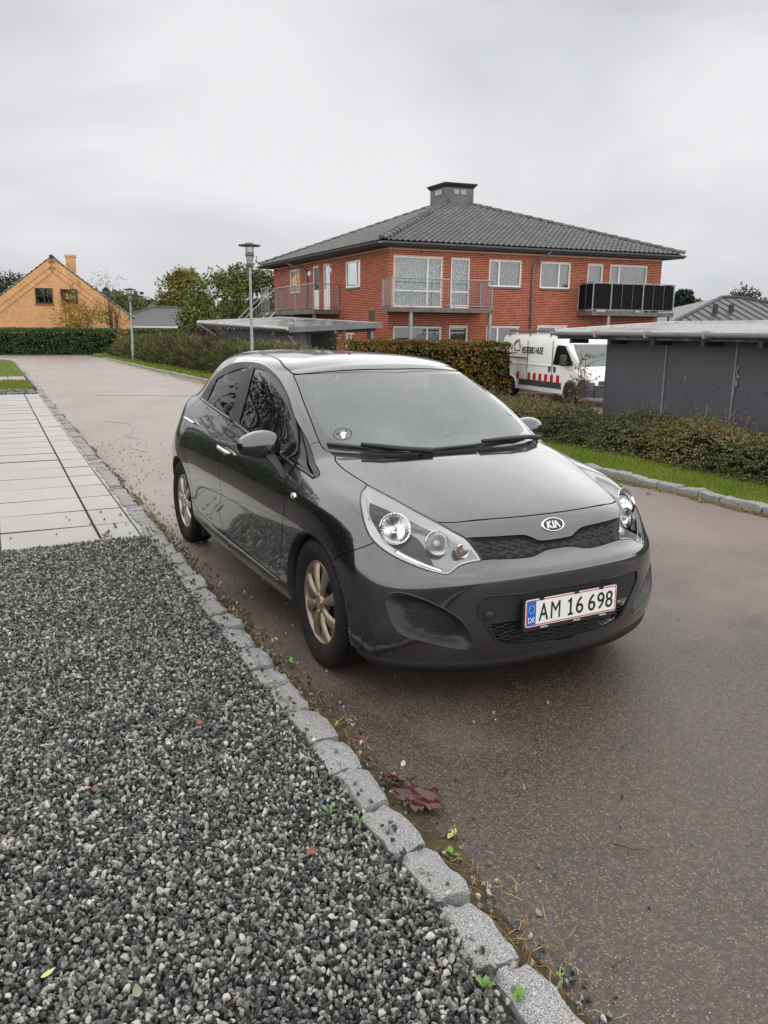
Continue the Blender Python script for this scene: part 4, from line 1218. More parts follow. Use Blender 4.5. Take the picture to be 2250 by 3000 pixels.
# ---- the taller arching hedge further up the road
WILL = leaf_tint('narrow_grey_green_leaves', [(0, (0.060, 0.068, 0.021)), (.4, (0.124, 0.130, 0.044)), (.75, (0.195, 0.189, 0.072)), (1, (0.260, 0.227, 0.098))])
path = [rd(s, t)[:2] for s, t in zip(np.linspace(21.5, 49, 14), np.linspace(8.05, 7.35, 14))]
hts = [1.0, 1.05, 1.1, 1.12, 1.15, 1.18, 1.2, 1.22, 1.22, 1.2, 1.15, 1.1, 1.05, .9]
hw = thing('arching_hedge', 'grey green hedge of long arching shoots along the far verge', 'hedge')
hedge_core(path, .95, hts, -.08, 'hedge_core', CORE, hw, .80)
pos, nv, u, al = hedge_surface(path, .95, hts, 15000, -.06, 2.4)
lean = np.array([.75, -.25, .25])
D = unit(nv*.55+lean*.6+np.array([0, 0, .35])+rng.normal(0, .28, pos.shape))
V, F, T = sprays(pos-nv*.25, D, rng.uniform(.5, .95, len(pos)), 7, .17, .022, .55, np.clip(.35+.35*nv[:, 2]*0+.2*np.sin(u*2.1)+rng.normal(0, .17, len(pos)), 0, 1), .22)
o = link('foliage', np_mesh('foliage', V, F, WILL, tint=T), hw); o['kind'] = 'stuff'
# ---- clipped hornbeam before the brick house
HORN = leaf_tint('turning_hornbeam_leaves', [(0, (0.048, 0.055, 0.011)), (.35, (0.114, 0.102, 0.019)), (.6, (0.204, 0.132, 0.026)), (.82, (0.336, 0.156, 0.036)), (1, (0.432, 0.228, 0.048))])
path = [(-1.35, 27.8), (1.0, 28.1), (3.0, 28.4), (4.35, 28.6)]
hb = thing('clipped_hedge', 'clipped hornbeam hedge with brown and green autumn leaves before the brick house', 'hedge')
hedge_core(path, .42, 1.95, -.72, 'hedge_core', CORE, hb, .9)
pos, nv, u, al = hedge_surface(path, .42, 1.95, 9500, -.72, 7.0, .02)
V, F, T = sprays(pos-nv*.03, unit(nv+rng.normal(0, .5, pos.shape)), .10, 4, .075, .055, .3, np.clip(.45+.22*np.sin(u*1.9)*np.sin(pos[:, 2]*2.3)+rng.normal(0, .2, len(pos)), 0, 1))
o = link('foliage', np_mesh('foliage', V, F, HORN, tint=T), hb); o['kind'] = 'stuff'
# ---- dark clipped hedge closing the street
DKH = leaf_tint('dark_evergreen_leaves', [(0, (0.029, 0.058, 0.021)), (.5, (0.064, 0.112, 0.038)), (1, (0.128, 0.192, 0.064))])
path = [(-34, 44.6), (-24, 48.6), (-17, 51.4), (-12.5, 53.2)]
hd_ = thing('clipped_hedge', 'dark green clipped hedge closing the street before the orange house', 'hedge')
hedge_core(path, .55, [1.50, 1.50, 1.52, 1.5], -.05, 'hedge_core', CORE, hd_, .92)
pos, nv, u, al = hedge_surface(path, .55, [1.50, 1.50, 1.52, 1.5], 19000, -.05, 7.0, .015)
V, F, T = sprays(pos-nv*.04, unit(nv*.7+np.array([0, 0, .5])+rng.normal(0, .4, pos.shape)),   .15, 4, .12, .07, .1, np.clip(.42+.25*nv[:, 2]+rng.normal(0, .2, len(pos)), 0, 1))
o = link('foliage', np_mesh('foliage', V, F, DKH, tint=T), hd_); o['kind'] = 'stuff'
MB().box(0, .95, -.10, .10, 0, .62).box(.98, 1.62, -.09, .09, 0, .58).build('utility_cabinet', simple('brown_cabinet', (.16, .12, .10), .7, var=.1), None, loc=(-17.2, 50.3, .0))
uc = bpy.data.objects['utility_cabinet']; uc.rotation_euler = (0, 0, R(22)); tag(uc, 'low brown utility cabinet at the foot of the dark hedge', 'cabinet')
# ---- trees
def tree(name, label, x, y, z0, trunk_h, crown, n, leaf, mat, group=None, bark=BARK, limbs=7, seed=0, lean=(0, 0), stems=1, hollow=.55, droop=.3, wid=.6, m=5, cluster=1.0, thick=1.0):
    """crown: list of ellipsoids (dx, dy, z, rx, ry, rz)"""
    r = np.random.default_rng(seed)
    t = thing(name, label, 'tree', (x, y, z0), 0, group)
    ztop = max(c[2]+c[5] for c in crown)
    b = MB()
    for st in range(stems):
        ox, oy = (r.normal(0, .25, 2) if stems > 1 else (0, 0))
        pts = [(ox*(.3+k*.25), oy*(.3+k*.25), trunk_h*k/4) for k in range(4)]+[(lean[0]+ox*2, lean[1]+oy*2, ztop*.72)]
        r0 = thick*.035*ztop/(1.0+.5*(stems > 1))
        b.tube(pts, [r0*1.25, r0, r0*.85, r0*.7, r0*.18], 7)
        for k in range(limbs):
            c = crown[int(r.integers(len(crown)))]
            z1 = trunk_h*(.55+.5*r.random()); a = r.normal(0, .55, 3)
            e = (c[0]+a[0]*c[3], c[1]+a[1]*c[4], c[2]+a[2]*c[5]*.8+c[5]*.2)
            mid = ((e[0]+ox)*.45, (e[1]+oy)*.45, z1+(e[2]-z1)*.6)
            b.tube([(ox*.8, oy*.8, z1), mid, e], [r0*.45, r0*.28, r0*.07], 5)
    b.build('trunk', bark, t, smooth=True)
    w = np.array([c[3]*c[4]*c[5] for c in crown]); w = w/w.sum()
    ci = r.choice(len(crown), n, p=w); C = np.array(crown)[ci]
    d = unit(r.normal(size=(n, 3))); rad = r.random(n)**(1/3); rad = hollow+(1-hollow)*rad if hollow else rad
    # clumps: thin the shell by a lumpy field so that gaps and masses form
    P = C[:, :3]+d*C[:, 3:6]*rad[:, None]*(1+.12*r.normal(size=(n, 1)))
    f = np.sin(P[:, 0]*2.1/cluster+seed)+np.sin(P[:, 1]*2.3/cluster+1.3*seed)+np.sin(P[:, 2]*2.7/cluster+.7)+r.normal(0, .55, n)
    P = P[f > -.55]; dd = d[f > -.55]
    tn = np.clip(.45+.16*np.sin(P[:, 0]*1.7/cluster)*np.sin(P[:, 2]*1.9/cluster)+r.normal(0, .18, len(P)), 0, 1)
    V, F, T = sprays(P, unit(dd+.6*r.normal(size=dd.shape)), leaf*2.6, m, leaf, leaf*wid, droop, tn, .9, r)
    o = link('crown', np_mesh('crown', V, F, mat, tint=T), t); o['kind'] = 'stuff'
    return t
GREEN = leaf_tint('mid_green_leaves', [(0, (0.040, 0.063, 0.011)), (.5, (0.098, 0.132, 0.021)), (.85, (0.184, 0.196, 0.030)), (1, (0.287, 0.241, 0.040))])
OLIVE = leaf_tint('olive_autumn_leaves', [(0, (.07, .072, .016)), (.4, (.15, .14, .026)), (.75, (.27, .21, .036)), (1, (.36, .26, .05))])
GOLD = leaf_tint('golden_leaves', [(0, (.16, .13, .02)), (.4, (.34, .24, .03)), (.75, (.50, .30, .035)), (1, (.45, .18, .03))])
DARKT = leaf_tint('dark_tree_leaves', [(0, (.014, .022, .010)), (.5, (.030, .042, .017)), (1, (.06, .07, .028))])
FIR = leaf_tint('fir_needles', [(0, (.008, .018, .012)), (.5, (.018, .034, .022)), (1, (.035, .055, .034))])
tree('broadleaf_tree', 'bushy green tree with yellowing top behind the left end of the brick house', -9.2, 49.5, -.4, 1.6, [(0, 0, 3.2, 3.0, 2.6, 2.1), (1.9, .4, 3.6, 2.2, 2, 1.9), (-1.5, 0, 2.4, 1.8, 1.6, 1.4), (.6, 0, 4.5, 1.6, 1.5, 1.1), (3.6, 1, 3.0, 1.8, 1.8, 1.9)], 6500, .19, GREEN, seed=1, hollow=.35)
tree('broadleaf_tree', 'round yellow autumn tree standing alone behind the low tiled house', -21.1, 85, -.4, 2.4, [(0, 0, 5.2, 2.3, 2.2, 2.5), (-1.2, 0, 4.2, 1.6, 1.5, 1.5), (1.3, 0, 4.2, 1.5, 1.5, 1.6), (.2, 0, 6.6, 1.4, 1.4, 1.3)], 5200, .24, OLIVE, seed=2, hollow=.35)
tree('young_tree', 'young maple with yellow leaves on upright stems before the orange gable', -19.7, 52.4, -.2, 1.2, [(0, 0, 2.9, 1.2, .8, 1.6), (.6, 0, 3.4, .7, .6, 1.2), (-1.1, 0, 2.3, .8, .6, .6), (.9, 0, 2.2, .8, .6, .9)], 1400, .13, GOLD, seed=3, thick=.35, stems=5, limbs=6, hollow=0, m=4)
tree('bare_birch', 'nearly bare slender birch with few leaves beside the orange house', -17.6, 51.8, -.2, 2.0, [(0, 0, 3.4, .9, .8, 1.9), (-.5, 0, 4.2, .7, .6, 1.2), (.5, 0, 4.2, .7, .6, 1.2)], 420, .08, OLIVE, seed=4, thick=.22, stems=3, limbs=14, hollow=0, bark=BARK, m=4)
for k, (x, y, s_, lb) in enumerate(((-43.5, 96, 1.0, 'tall dark tree at the left edge behind the orange house'), (-38.5, 92, .8, 'smaller olive tree left of the orange gable'), (-47, 88, .85, 'yellow green tree low at the left edge of the photo'))):
    tree('broadleaf_tree', lb, x, y, -.3, 2.5*s_, [(0, 0, 4.6*s_, 3.2*s_, 2.6, 3.0*s_), (-2*s_, 0, 3.6*s_, 2.2*s_, 2, 2.0*s_), (2*s_, 0, 3.8*s_, 2.2*s_, 2, 2.2*s_)], 4200, .27, [DARKT, OLIVE, GREEN][k], seed=10+k, group='trees behind the orange house')
tree('broadleaf_tree', 'round green tree beyond the bare birch and the low roofs', -32.5, 100, -.3, 2, [(0, 0, 3.8, 2.4, 2, 2.1), (1.8, 0, 3.2, 1.7, 1.6, 1.5)], 3000, .27, GREEN, seed=14)
# shrubs between far hedge and carport
tree('shrub', 'dark conifer-like shrub between the far hedge and the carport', -9.3, 40.5, -.3, .4, [(0, 0, 1.0, 1.0, .8, 1.1), (.9, 0, .8, .8, .7, .8)], 900, .10, DARKT, seed=20, limbs=3)
REDSH = leaf_tint('dark_red_shrub_leaves', [(0, (.03, .010, .010)), (.5, (.07, .022, .018)), (1, (.12, .05, .03))])
tree('shrub', 'dark red leaved shrub beside the grey carport', -7.9, 36.0, -.4, .3, [(0, 0, 1.1, .9, .8, 1.1)], 700, .10, REDSH, seed=21, limbs=3)
tree('shrub', 'small yellow shrub in front of the far dark hedge', -15.3, 48.3, -.1, .3, [(0, 0, .9, .8, .6, .8)], 380, .09, GOLD, seed=22, limbs=3)
tree('shrub', 'low purple leaved shrub behind the arching hedge', -12.6, 47.2, -.1, .3, [(0, 0, .8, 1.0, .6, .7)], 420, .09, REDSH, seed=23, limbs=3)
# right-hand background
def fir(x, y, z0, h, rad, label, seed, group=None):
    r = np.random.default_rng(seed); t = thing('fir_tree', label, 'tree', (x, y, z0), 0, group)
    MB().tube([(0, 0, 0), (0, 0, h*.97)], [.12, .02], 6).build('trunk', BARK, t)
    n = 1500; z = h*(.12+.86*r.random(n)**.9); a = r.random(n)*2*PI; q = rad*(1-z/h)**.85*(.35+.65*r.random(n)**.5)*(1+.12*np.sin(a*5+z*3))
    P = np.column_stack([q*np.cos(a), q*np.sin(a), z]); D = unit(np.column_stack([np.cos(a), np.sin(a), -.25+.1*r.normal(size=n)]))
    V, F, T = sprays(P, D, .5, 5, .24, .09, .2, np.clip(r.normal(.45, .2, n), 0, 1), .5, r)
    o = link('crown', np_mesh('crown', V, F, FIR, tint=T), t); o['kind'] = 'stuff'
fir(21.9, 60, -.6, 5.6, 1.5, 'dark fir tree beside the black screened balcony', 31)
for k, (x, y, s_, mt, lb) in enumerate(((40.5, 92, .95, DARKT, 'large dark tree at the right edge of the photo'), (35.5, 95, .80, OLIVE, 'brownish tree behind the black metal roof'), (31.0, 105, .70, OLIVE, 'small brown tree beside the red far roofs'), (45.5, 88, .95, GREEN, 'green tree just outside the right edge'))):
    tree('broadleaf_tree', lb, x, y, -.5, 2.4*s_, [(0, 0, 4.6*s_, 2.8*s_, 2.4, 2.6*s_), (-1.8*s_, 0, 3.6*s_, 2.0*s_, 2, 2.0*s_), (1.8*s_, 0, 3.6*s_, 2.0*s_, 2, 2.0*s_)], 4000, .28, mt, seed=40+k, group='trees beyond the right-hand roofs')
# far wooded ridge: reads as one mass
n = 5200; xs = rng.uniform(-190, 170, n); ys = rng.uniform(255, 330, n)
P = np.column_stack([xs, ys, 3+rng.random(n)**.7*(7+4*np.sin(xs*.03)+2.5*np.sin(xs*.11)) + (ys-255)*.05])
V, F, T = sprays(P, unit(rng.normal(size=(n, 3))), 2.6, 3, 2.4, 1.9, .2, np.clip(rng.normal(.4, .2, n), 0, 1))
struct(link('distant_woods', np_mesh('distant_woods', V, F, leaf_tint('far_wood_leaves', [(0, (.035, .042, .030)), (.6, (.065, .070, .042)), (1, (.12, .085, .05))]), tint=T)), 'hazy wooded ridge on the horizon', 'stuff')
# sapling before the van
sp = thing('sapling', 'thin young tree with few leaves in front of the white van', 'tree', rd(9.75, 8.25, -.65))
b = MB(); r = np.random.default_rng(77); tips = []
for k in range(6):
    a = R(-75+30*k)+r.normal(0, .2); hgt = 1.7+.55*r.random()-.12*abs(k-2.5); sp_x = .20+.11*abs(k-2.5)
    e = Vector((AX[0]*math.sin(a)*sp_x+.05*r.normal(), AX[1]*math.sin(a)*sp_x*.6+BX[1]*.1*r.normal(), hgt))
    e.x += (k-2.5)*.10
    mid = Vector((e.x*.35, e.y*.35, hgt*.52)); b.tube([(0, 0, 0), tuple(mid*.6), tuple(mid), tuple(e)], [.017, .013, .009, .003], 5)
    for j in range(9):
        t = .35+.65*j/9; p = mid.lerp(e, (t-.35)/.65); d = Vector(r.normal(size=3)); d.z = abs(d.z)*.4+.1; d.normalize(); L = .14+.26*r.random()
        b.tube([tuple(p), tuple(p+d*L*.6+Vector((0, 0, .02))), tuple(p+d*L)], [.004, .003, .0015], 4); tips.append((p+d*L*.25, d, L*.8))
b.build('stem', simple('sapling_bark', (.11, .075, .05), .8, var=.3), sp, smooth=True)
P = np.array([tuple(t[0]) for t in tips]); D = np.array([tuple(t[1]) for t in tips]); L = np.array([t[2] for t in tips])
keep = r.random(len(P)) < .62
V, F, T = sprays(P[keep], D[keep], L[keep], 7, .045, .026, .2, r.random(keep.sum()))
o = link('leaves', np_mesh('leaves', V, F, leaf_tint('sapling_leaves', [(0, (.07, .10, .02)), (.6, (.16, .18, .045)), (1, (.30, .25, .07))]), tint=T), sp); o['kind'] = 'stuff'
# sprigs standing up behind the car roof
for k, (x, y, zt, lb) in enumerate(((-2.45, 17.6, 1.55, 'leafy upright sprig rising behind the car roof, left one'), (-2.05, 17.7, 1.78, 'taller leafy sprig rising behind the car roof'), (-1.15, 17.2, 1.62, 'leafy sprig before the dark carport opening'), (-.95, 17.3, 1.60, 'right sprig before the dark carport opening'))):
    t = thing('shrub_sprig', lb, 'shrub', (x, y, -.4)); b = MB(); b.tube([(0, 0, 0), (.03, 0, zt*.6), (.02, .02, zt+.4)], [.012, .008, .003], 5); b.build('stem', BARK, t)
    q = np.linspace(1.0, zt+.38, 16); P = np.column_stack([rng.normal(.02, .02, 16), rng.normal(0, .02, 16), q])
    V, F, T = sprays(P, unit(rng.normal(size=(16, 3))*np.array([1, 1, .3])), .09, 3, .055, .035, .1, rng.random(16))
    o = link('leaves', np_mesh('leaves', V, F, GREEN, tint=T), t); o['kind'] = 'stuff'
# tree out of frame left mirrored in the car's flank; hedge added to darken reflections
tree('broadleaf_tree', 'large dark garden tree left of the drive, mirrored in the car doors', -15.5, 15.5, -.1, 2.2, [(0, 0, 5.0, 2.9, 2.9, 2.8), (1.4, 1.0, 4.0, 2.0, 2, 1.8), (-1.5, 0, 4.0, 2.2, 2, 2.0), (0, 0, 7.0, 1.8, 1.8, 1.6)], 2200, .22, DARKT, seed=60)
path = [rd(s, -3.6)[:2] for s in (5, 10, 16, 22)]
hs_ = thing('added_dark_hedge', 'unseen clipped hedge added left of the drive to darken the car door reflections', 'hedge')
hedge_core(path, .5, 2.1, -.05, 'hedge_core', CORE, hs_, .95)
pos, nv, u, al = hedge_surface(path, .5, 2.1, 5000, -.05, 7.0, .02)
V, F, T = sprays(pos-nv*.04, unit(nv+rng.normal(0, .5, pos.shape)), .16, 4, .12, .08, .2)
o = link('foliage', np_mesh('foliage', V, F, DKH, tint=T), hs_); o['kind'] = 'stuff'
# ---- orange gable house
OBR = NT('orange_brick_courses')
_bt = OBR.node('ShaderNodeTexBrick'); OBR.link(OBR.mapping((1, 1, 1), OBR.co('UV')), _bt.inputs['Vector'])
_bt.inputs['Color1'].default_value = (.60, .27, .10, 1); _bt.inputs['Color2'].default_value = (.82, .44, .20, 1); _bt.inputs['Mortar'].default_value = (.74, .46, .27, 1)
_bt.inputs['Scale'].default_value = 1.0; _bt.inputs['Brick Width'].default_value = .24; _bt.inputs['Row Height'].default_value = .067; _bt.inputs['Mortar Size'].default_value = .008
_n = OBR.noise(.8, 5); OBR.set(color=OBR.mix(OBR.ramp(_n, [(.35, 0), (.75, .3)]), _bt.outputs['Color'], (.36, .15, .07)), rough=.9); OBR = OBR.m
BROWNF = simple('dark_brown_frame', (.035, .018, .014), .5, var=.15)
oh = thing('gable_house', 'orange brick gable house with steep roof and two brown windows', 'house', (-22.85, 56.0, -.3), R(17))
HW, ZE, ZA, LEN = 4.85, 2.85, 6.62, 9.0
m = MB(); m.add([(-HW, 0, 0), (HW, 0, 0), (HW, 0, ZE), (0, 0, ZA), (-HW, 0, ZE)], [(0, 1, 2, 3, 4)])
g_ = m.build('gable_wall', OBR, oh)
uv = g_.data.uv_layers.new(name='UVMap')
for lp in g_.data.loops: c = g_.data.vertices[lp.vertex_index].co; uv.data[lp.index].uv = (c.x, c.z)
for s in (-1, 1):
    m = MB(); m.add([(s*HW, 0, 0), (s*HW, LEN, 0), (s*HW, LEN, ZE), (s*HW, 0, ZE)], [(0, 1, 2, 3)]); w = m.build('side_wall', OBR, oh)
    uv = w.data.uv_layers.new(name='UVMap')
    for lp in w.data.loops: c = w.data.vertices[lp.vertex_index].co; uv.data[lp.index].uv = (c.y, c.z)
sl = math.atan2(ZA-ZE, HW); SLEN = math.hypot(ZA-ZE, HW)+.35
for s in (-1, 1):
    m = MB(); ux, uz = -s*math.cos(sl), math.sin(sl); nx, nz = s*math.sin(sl), math.cos(sl)
    m.add([(s*(HW+.28), -.10, ZE-.21+.0), (s*(HW+.28), LEN+.1, ZE-.21), (0, LEN+.1, ZA+.06), (0, -.10, ZA+.06)], [(0, 1, 2, 3)])
    rf_ = m.build('roof_slope', DARKTRIM, oh)
    W_, H_t = .30, .37; TV2, TF2 = tile_template(W_, H_t)
    e0 = Vector((s*(HW+.28), -.12, ZE-.20)); up = Vector((ux, 0, uz)); al_ = Vector((0, 1, 0)); nn = Vector((nx, 0, nz))
    pts = [e0+al_*(W_*i)+up*(H_t*j) for j in range(int(SLEN/H_t)) for i in range(int((LEN+.2)/W_))]
    P_ = np.array([tuple(p) for p in pts]); M3 = np.array([tuple(al_), tuple(up), tuple(nn)]).T
    V, F_, tt = scatter(TV2, TF2, P_, np.broadcast_to(M3, (len(P_), 3, 3)), np.ones(len(P_)))
    q = link('roof_tiles', np_mesh('roof_tiles', V, F_, ROOF_TILE, True, tint=tt), rf_); q['kind'] = 'stuff'
    # stepped brick verge
    m = MB(); th = .20
    for off, z_, w_ in ((-.10, .02, .42), (-.06, .0, .75)):
        a = Vector((s*(HW+.02), 0, ZE-.05)); b_ = Vector((0, 0, ZA-.02)); dn = Vector((-s*math.sin(sl), 0, -math.cos(sl)))
        q = [a, b_, b_+dn*w_, a+dn*w_]
        m.add([(v.x, off, v.z) for v in q]+[(v.x, 0.0, v.z) for v in q], [(0, 1, 2, 3), (0, 1, 5, 4), (1, 2, 6, 5), (2, 3, 7, 6), (3, 0, 4, 7)])
    vg = m.build('brick_verge', OBR, oh); uv = vg.data.uv_layers.new(name='UVMap')
    for lp in vg.data.loops: c = vg.data.vertices[lp.vertex_index].co; uv.data[lp.index].uv = (c.x*.75+c.z*.6, c.z*.8-c.x*.6*s)
MB().lathe([(0, -.18), (.12, -.18), (.13, -.15), (.13, LEN+.1)], 14, 'Y', (0, 0, ZA+.06)).build('ridge_cap', RIDGE_TILE, oh, smooth=True)
MB().box(.60, 1.25, 4.0, 4.6, ZA-1.6, ZA+.50).box(.53, 1.32, 3.93, 4.67, ZA+.40, ZA+.54).build('chimney', OBR, oh)
ch = bpy.data.objects['chimney']; uv = ch.data.uv_layers.new(name='UVMap')
for lp in ch.data.loops: c = ch.data.vertices[lp.vertex_index].co; uv.data[lp.index].uv = (c.x+c.y, c.z)
VPANE = thin_glass('cottage_glass', (.8, .8, .8), 0, .0)
def brown_window(x0, x1, z0, z1):
    f = MB(); w = .07; yf_ = -.03
    for q in ((x0, x0+w, z0, z1), (x1-w, x1, z0, z1), (x0+w, x1-w, z0, z0+w), (x0+w, x1-w, z1-w, z1), ((x0+x1)/2-.045, (x0+x1)/2+.045, z0+w, z1-w), (x0+w, x1-w, (z0+z1)/2-.02, (z0+z1)/2+.02)):
        f.box(q[0], q[1], yf_-.03, .02, q[2], q[3])
    fo = f.build('window', BROWNF, oh)
    MB().box(x0+w, x1-w, -.02, -.012, z0+w, z1-w).build('pane', VPANE, fo)
    MB().box(x0+w, x1-w, -.010, -.004, z0+(z1-z0)*.45, z1-w).build('curtain', simple('brown_blind', (.16, .13, .10), .9), fo)
    MB().box(x0+w, x1-w, -.009, -.003, z0+w, z0+(z1-z0)*.45).build('interior', DARKROOM, fo)
    MB().box(x0-.06, x1+.06, -.07, .02, z0-.10, z0-.005).build('sill', simple('brick_sill', (.26, .10, .06), .8), fo)
brown_window(-1.20, -.10, 3.55, 4.58); brown_window(.42, 1.50, 3.52, 4.55); brown_window(.60, 1.50, 1.2, 2.15); brown_window(-.65, 0, 1.1, 1.85)
# ---- low houses with dark roofs
def hip_house(name, label, x, y, z0, rot, w, d, he, hr, ridge, mat_roof, wall_mat, tiles=True, group=None):
    t = thing(name, label, 'house', (x, y, z0), rot, group)
    MB().box(-w/2, w/2, -d/2, d/2, 0, he).build('wall', wall_mat, t)
    o_ = .5; a = ridge/2
    E_ = [(-w/2-o_, -d/2-o_, he), (w/2+o_, -d/2-o_, he), (w/2+o_, d/2+o_, he), (-w/2-o_, d/2+o_, he), (-a, 0, he+hr), (a, 0, he+hr)]
    r = MB().add(E_, [(0, 1, 5, 4), (1, 2, 5), (2, 3, 4, 5), (3, 0, 4), (0, 3, 2, 1)]).build('roof', mat_roof, t)
    MB().box(-w/2-o_-.05, w/2+o_+.05, -d/2-o_-.05, -d/2-o_+.02, he-.16, he-.01).build('gutter', UPVC, t)
    for p, q in ((E_[0], E_[4]), (E_[1], E_[5]), (E_[4], E_[5])): MB().tube([p, q], .11, 6).build('ridge_tile', RIDGE_TILE if tiles else DARKTRIM, r)
    for k in range(3):
        xx = -w/2+w*(k+.7)/3.4; MB().box(xx-.45, xx+.45, -d/2-.02, -d/2+.05, he-1.3, he-.25).build('window', simple('white_frame_window', (.35, .37, .38), .2), t)
    return t
TILEW = NT('far_dark_tiles'); _w = TILEW.node('ShaderNodeTexWave'); _w.wave_type = 'BANDS'; _w.bands_direction = 'Z'; _w.inputs['Scale'].default_value = 3.2; TILEW.link(TILEW.co(), _w.inputs['Vector'])
TILEW.set(color=TILEW.ramp(_w.outputs['Fac'], [(.2, (.030, .031, .034)), (.8, (.060, .061, .065))]), rough=.45); TILEW.bump(_w.outputs['Fac'], .6, .05); TILEW = TILEW.m
hip_house('tiled_house', 'low house with dark tiled hip roof behind the far street lamp', -20.7, 76, -.6, R(-4), 9.5, 8, 2.5, 1.75, 2.2, TILEW, UPVC)
hip_house('tiled_house', 'long low dark roofed house with skylights behind the yellow tree', -17.5, 90, -.6, R(2), 14, 8, 2.6, 1.9, 9, TILEW, UPVC)
MR = simple('black_standing_seam', (.030, .031, .033), .4, .3, var=.15)
mh = hip_house('metal_roof_house', 'house with black standing seam roof beyond the grey carport', 19.9, 47, -.7, R(8), 11, 8.5, 2.9, 1.55, 1.2, MR, DARKTRIM, False)
for k in range(21):
    x_ = -5.9+k*.59; top_y = -4.75+min(4.75, max(.0, (6.0-abs(x_))/(5.4)*4.75)); fz = 2.9+1.55*(top_y+4.75)/4.75
    if top_y > -4.5: MB().tube([(x_, -4.75, 2.93), (x_, top_y, fz+.02)], .022, 4).build('roof_seam', MR, mh)
for x_, y_ in ((-1.5, -2.6), (-2.6, -2.9), (1.6, -2.4)):
    MB().box(x_-.1, x_+.1, y_-.1, y_+.1, 3.2, 3.95).build('roof_vent', DARKTRIM, mh)
REDR = simple('far_red_roof', (.42, .10, .05), .8, var=.15)
hip_house('far_house', 'far house with bright red roof beside the fir tree', 33.5, 112, -.3, R(10), 9, 8, 3.4, 2.4, 4, REDR, UPVC)
hip_house('far_house', 'far house with red roof beyond the orange house', -30.5, 110, -1, R(-8), 8, 7, 3.2, 1.9, 4, REDR, UPVC)

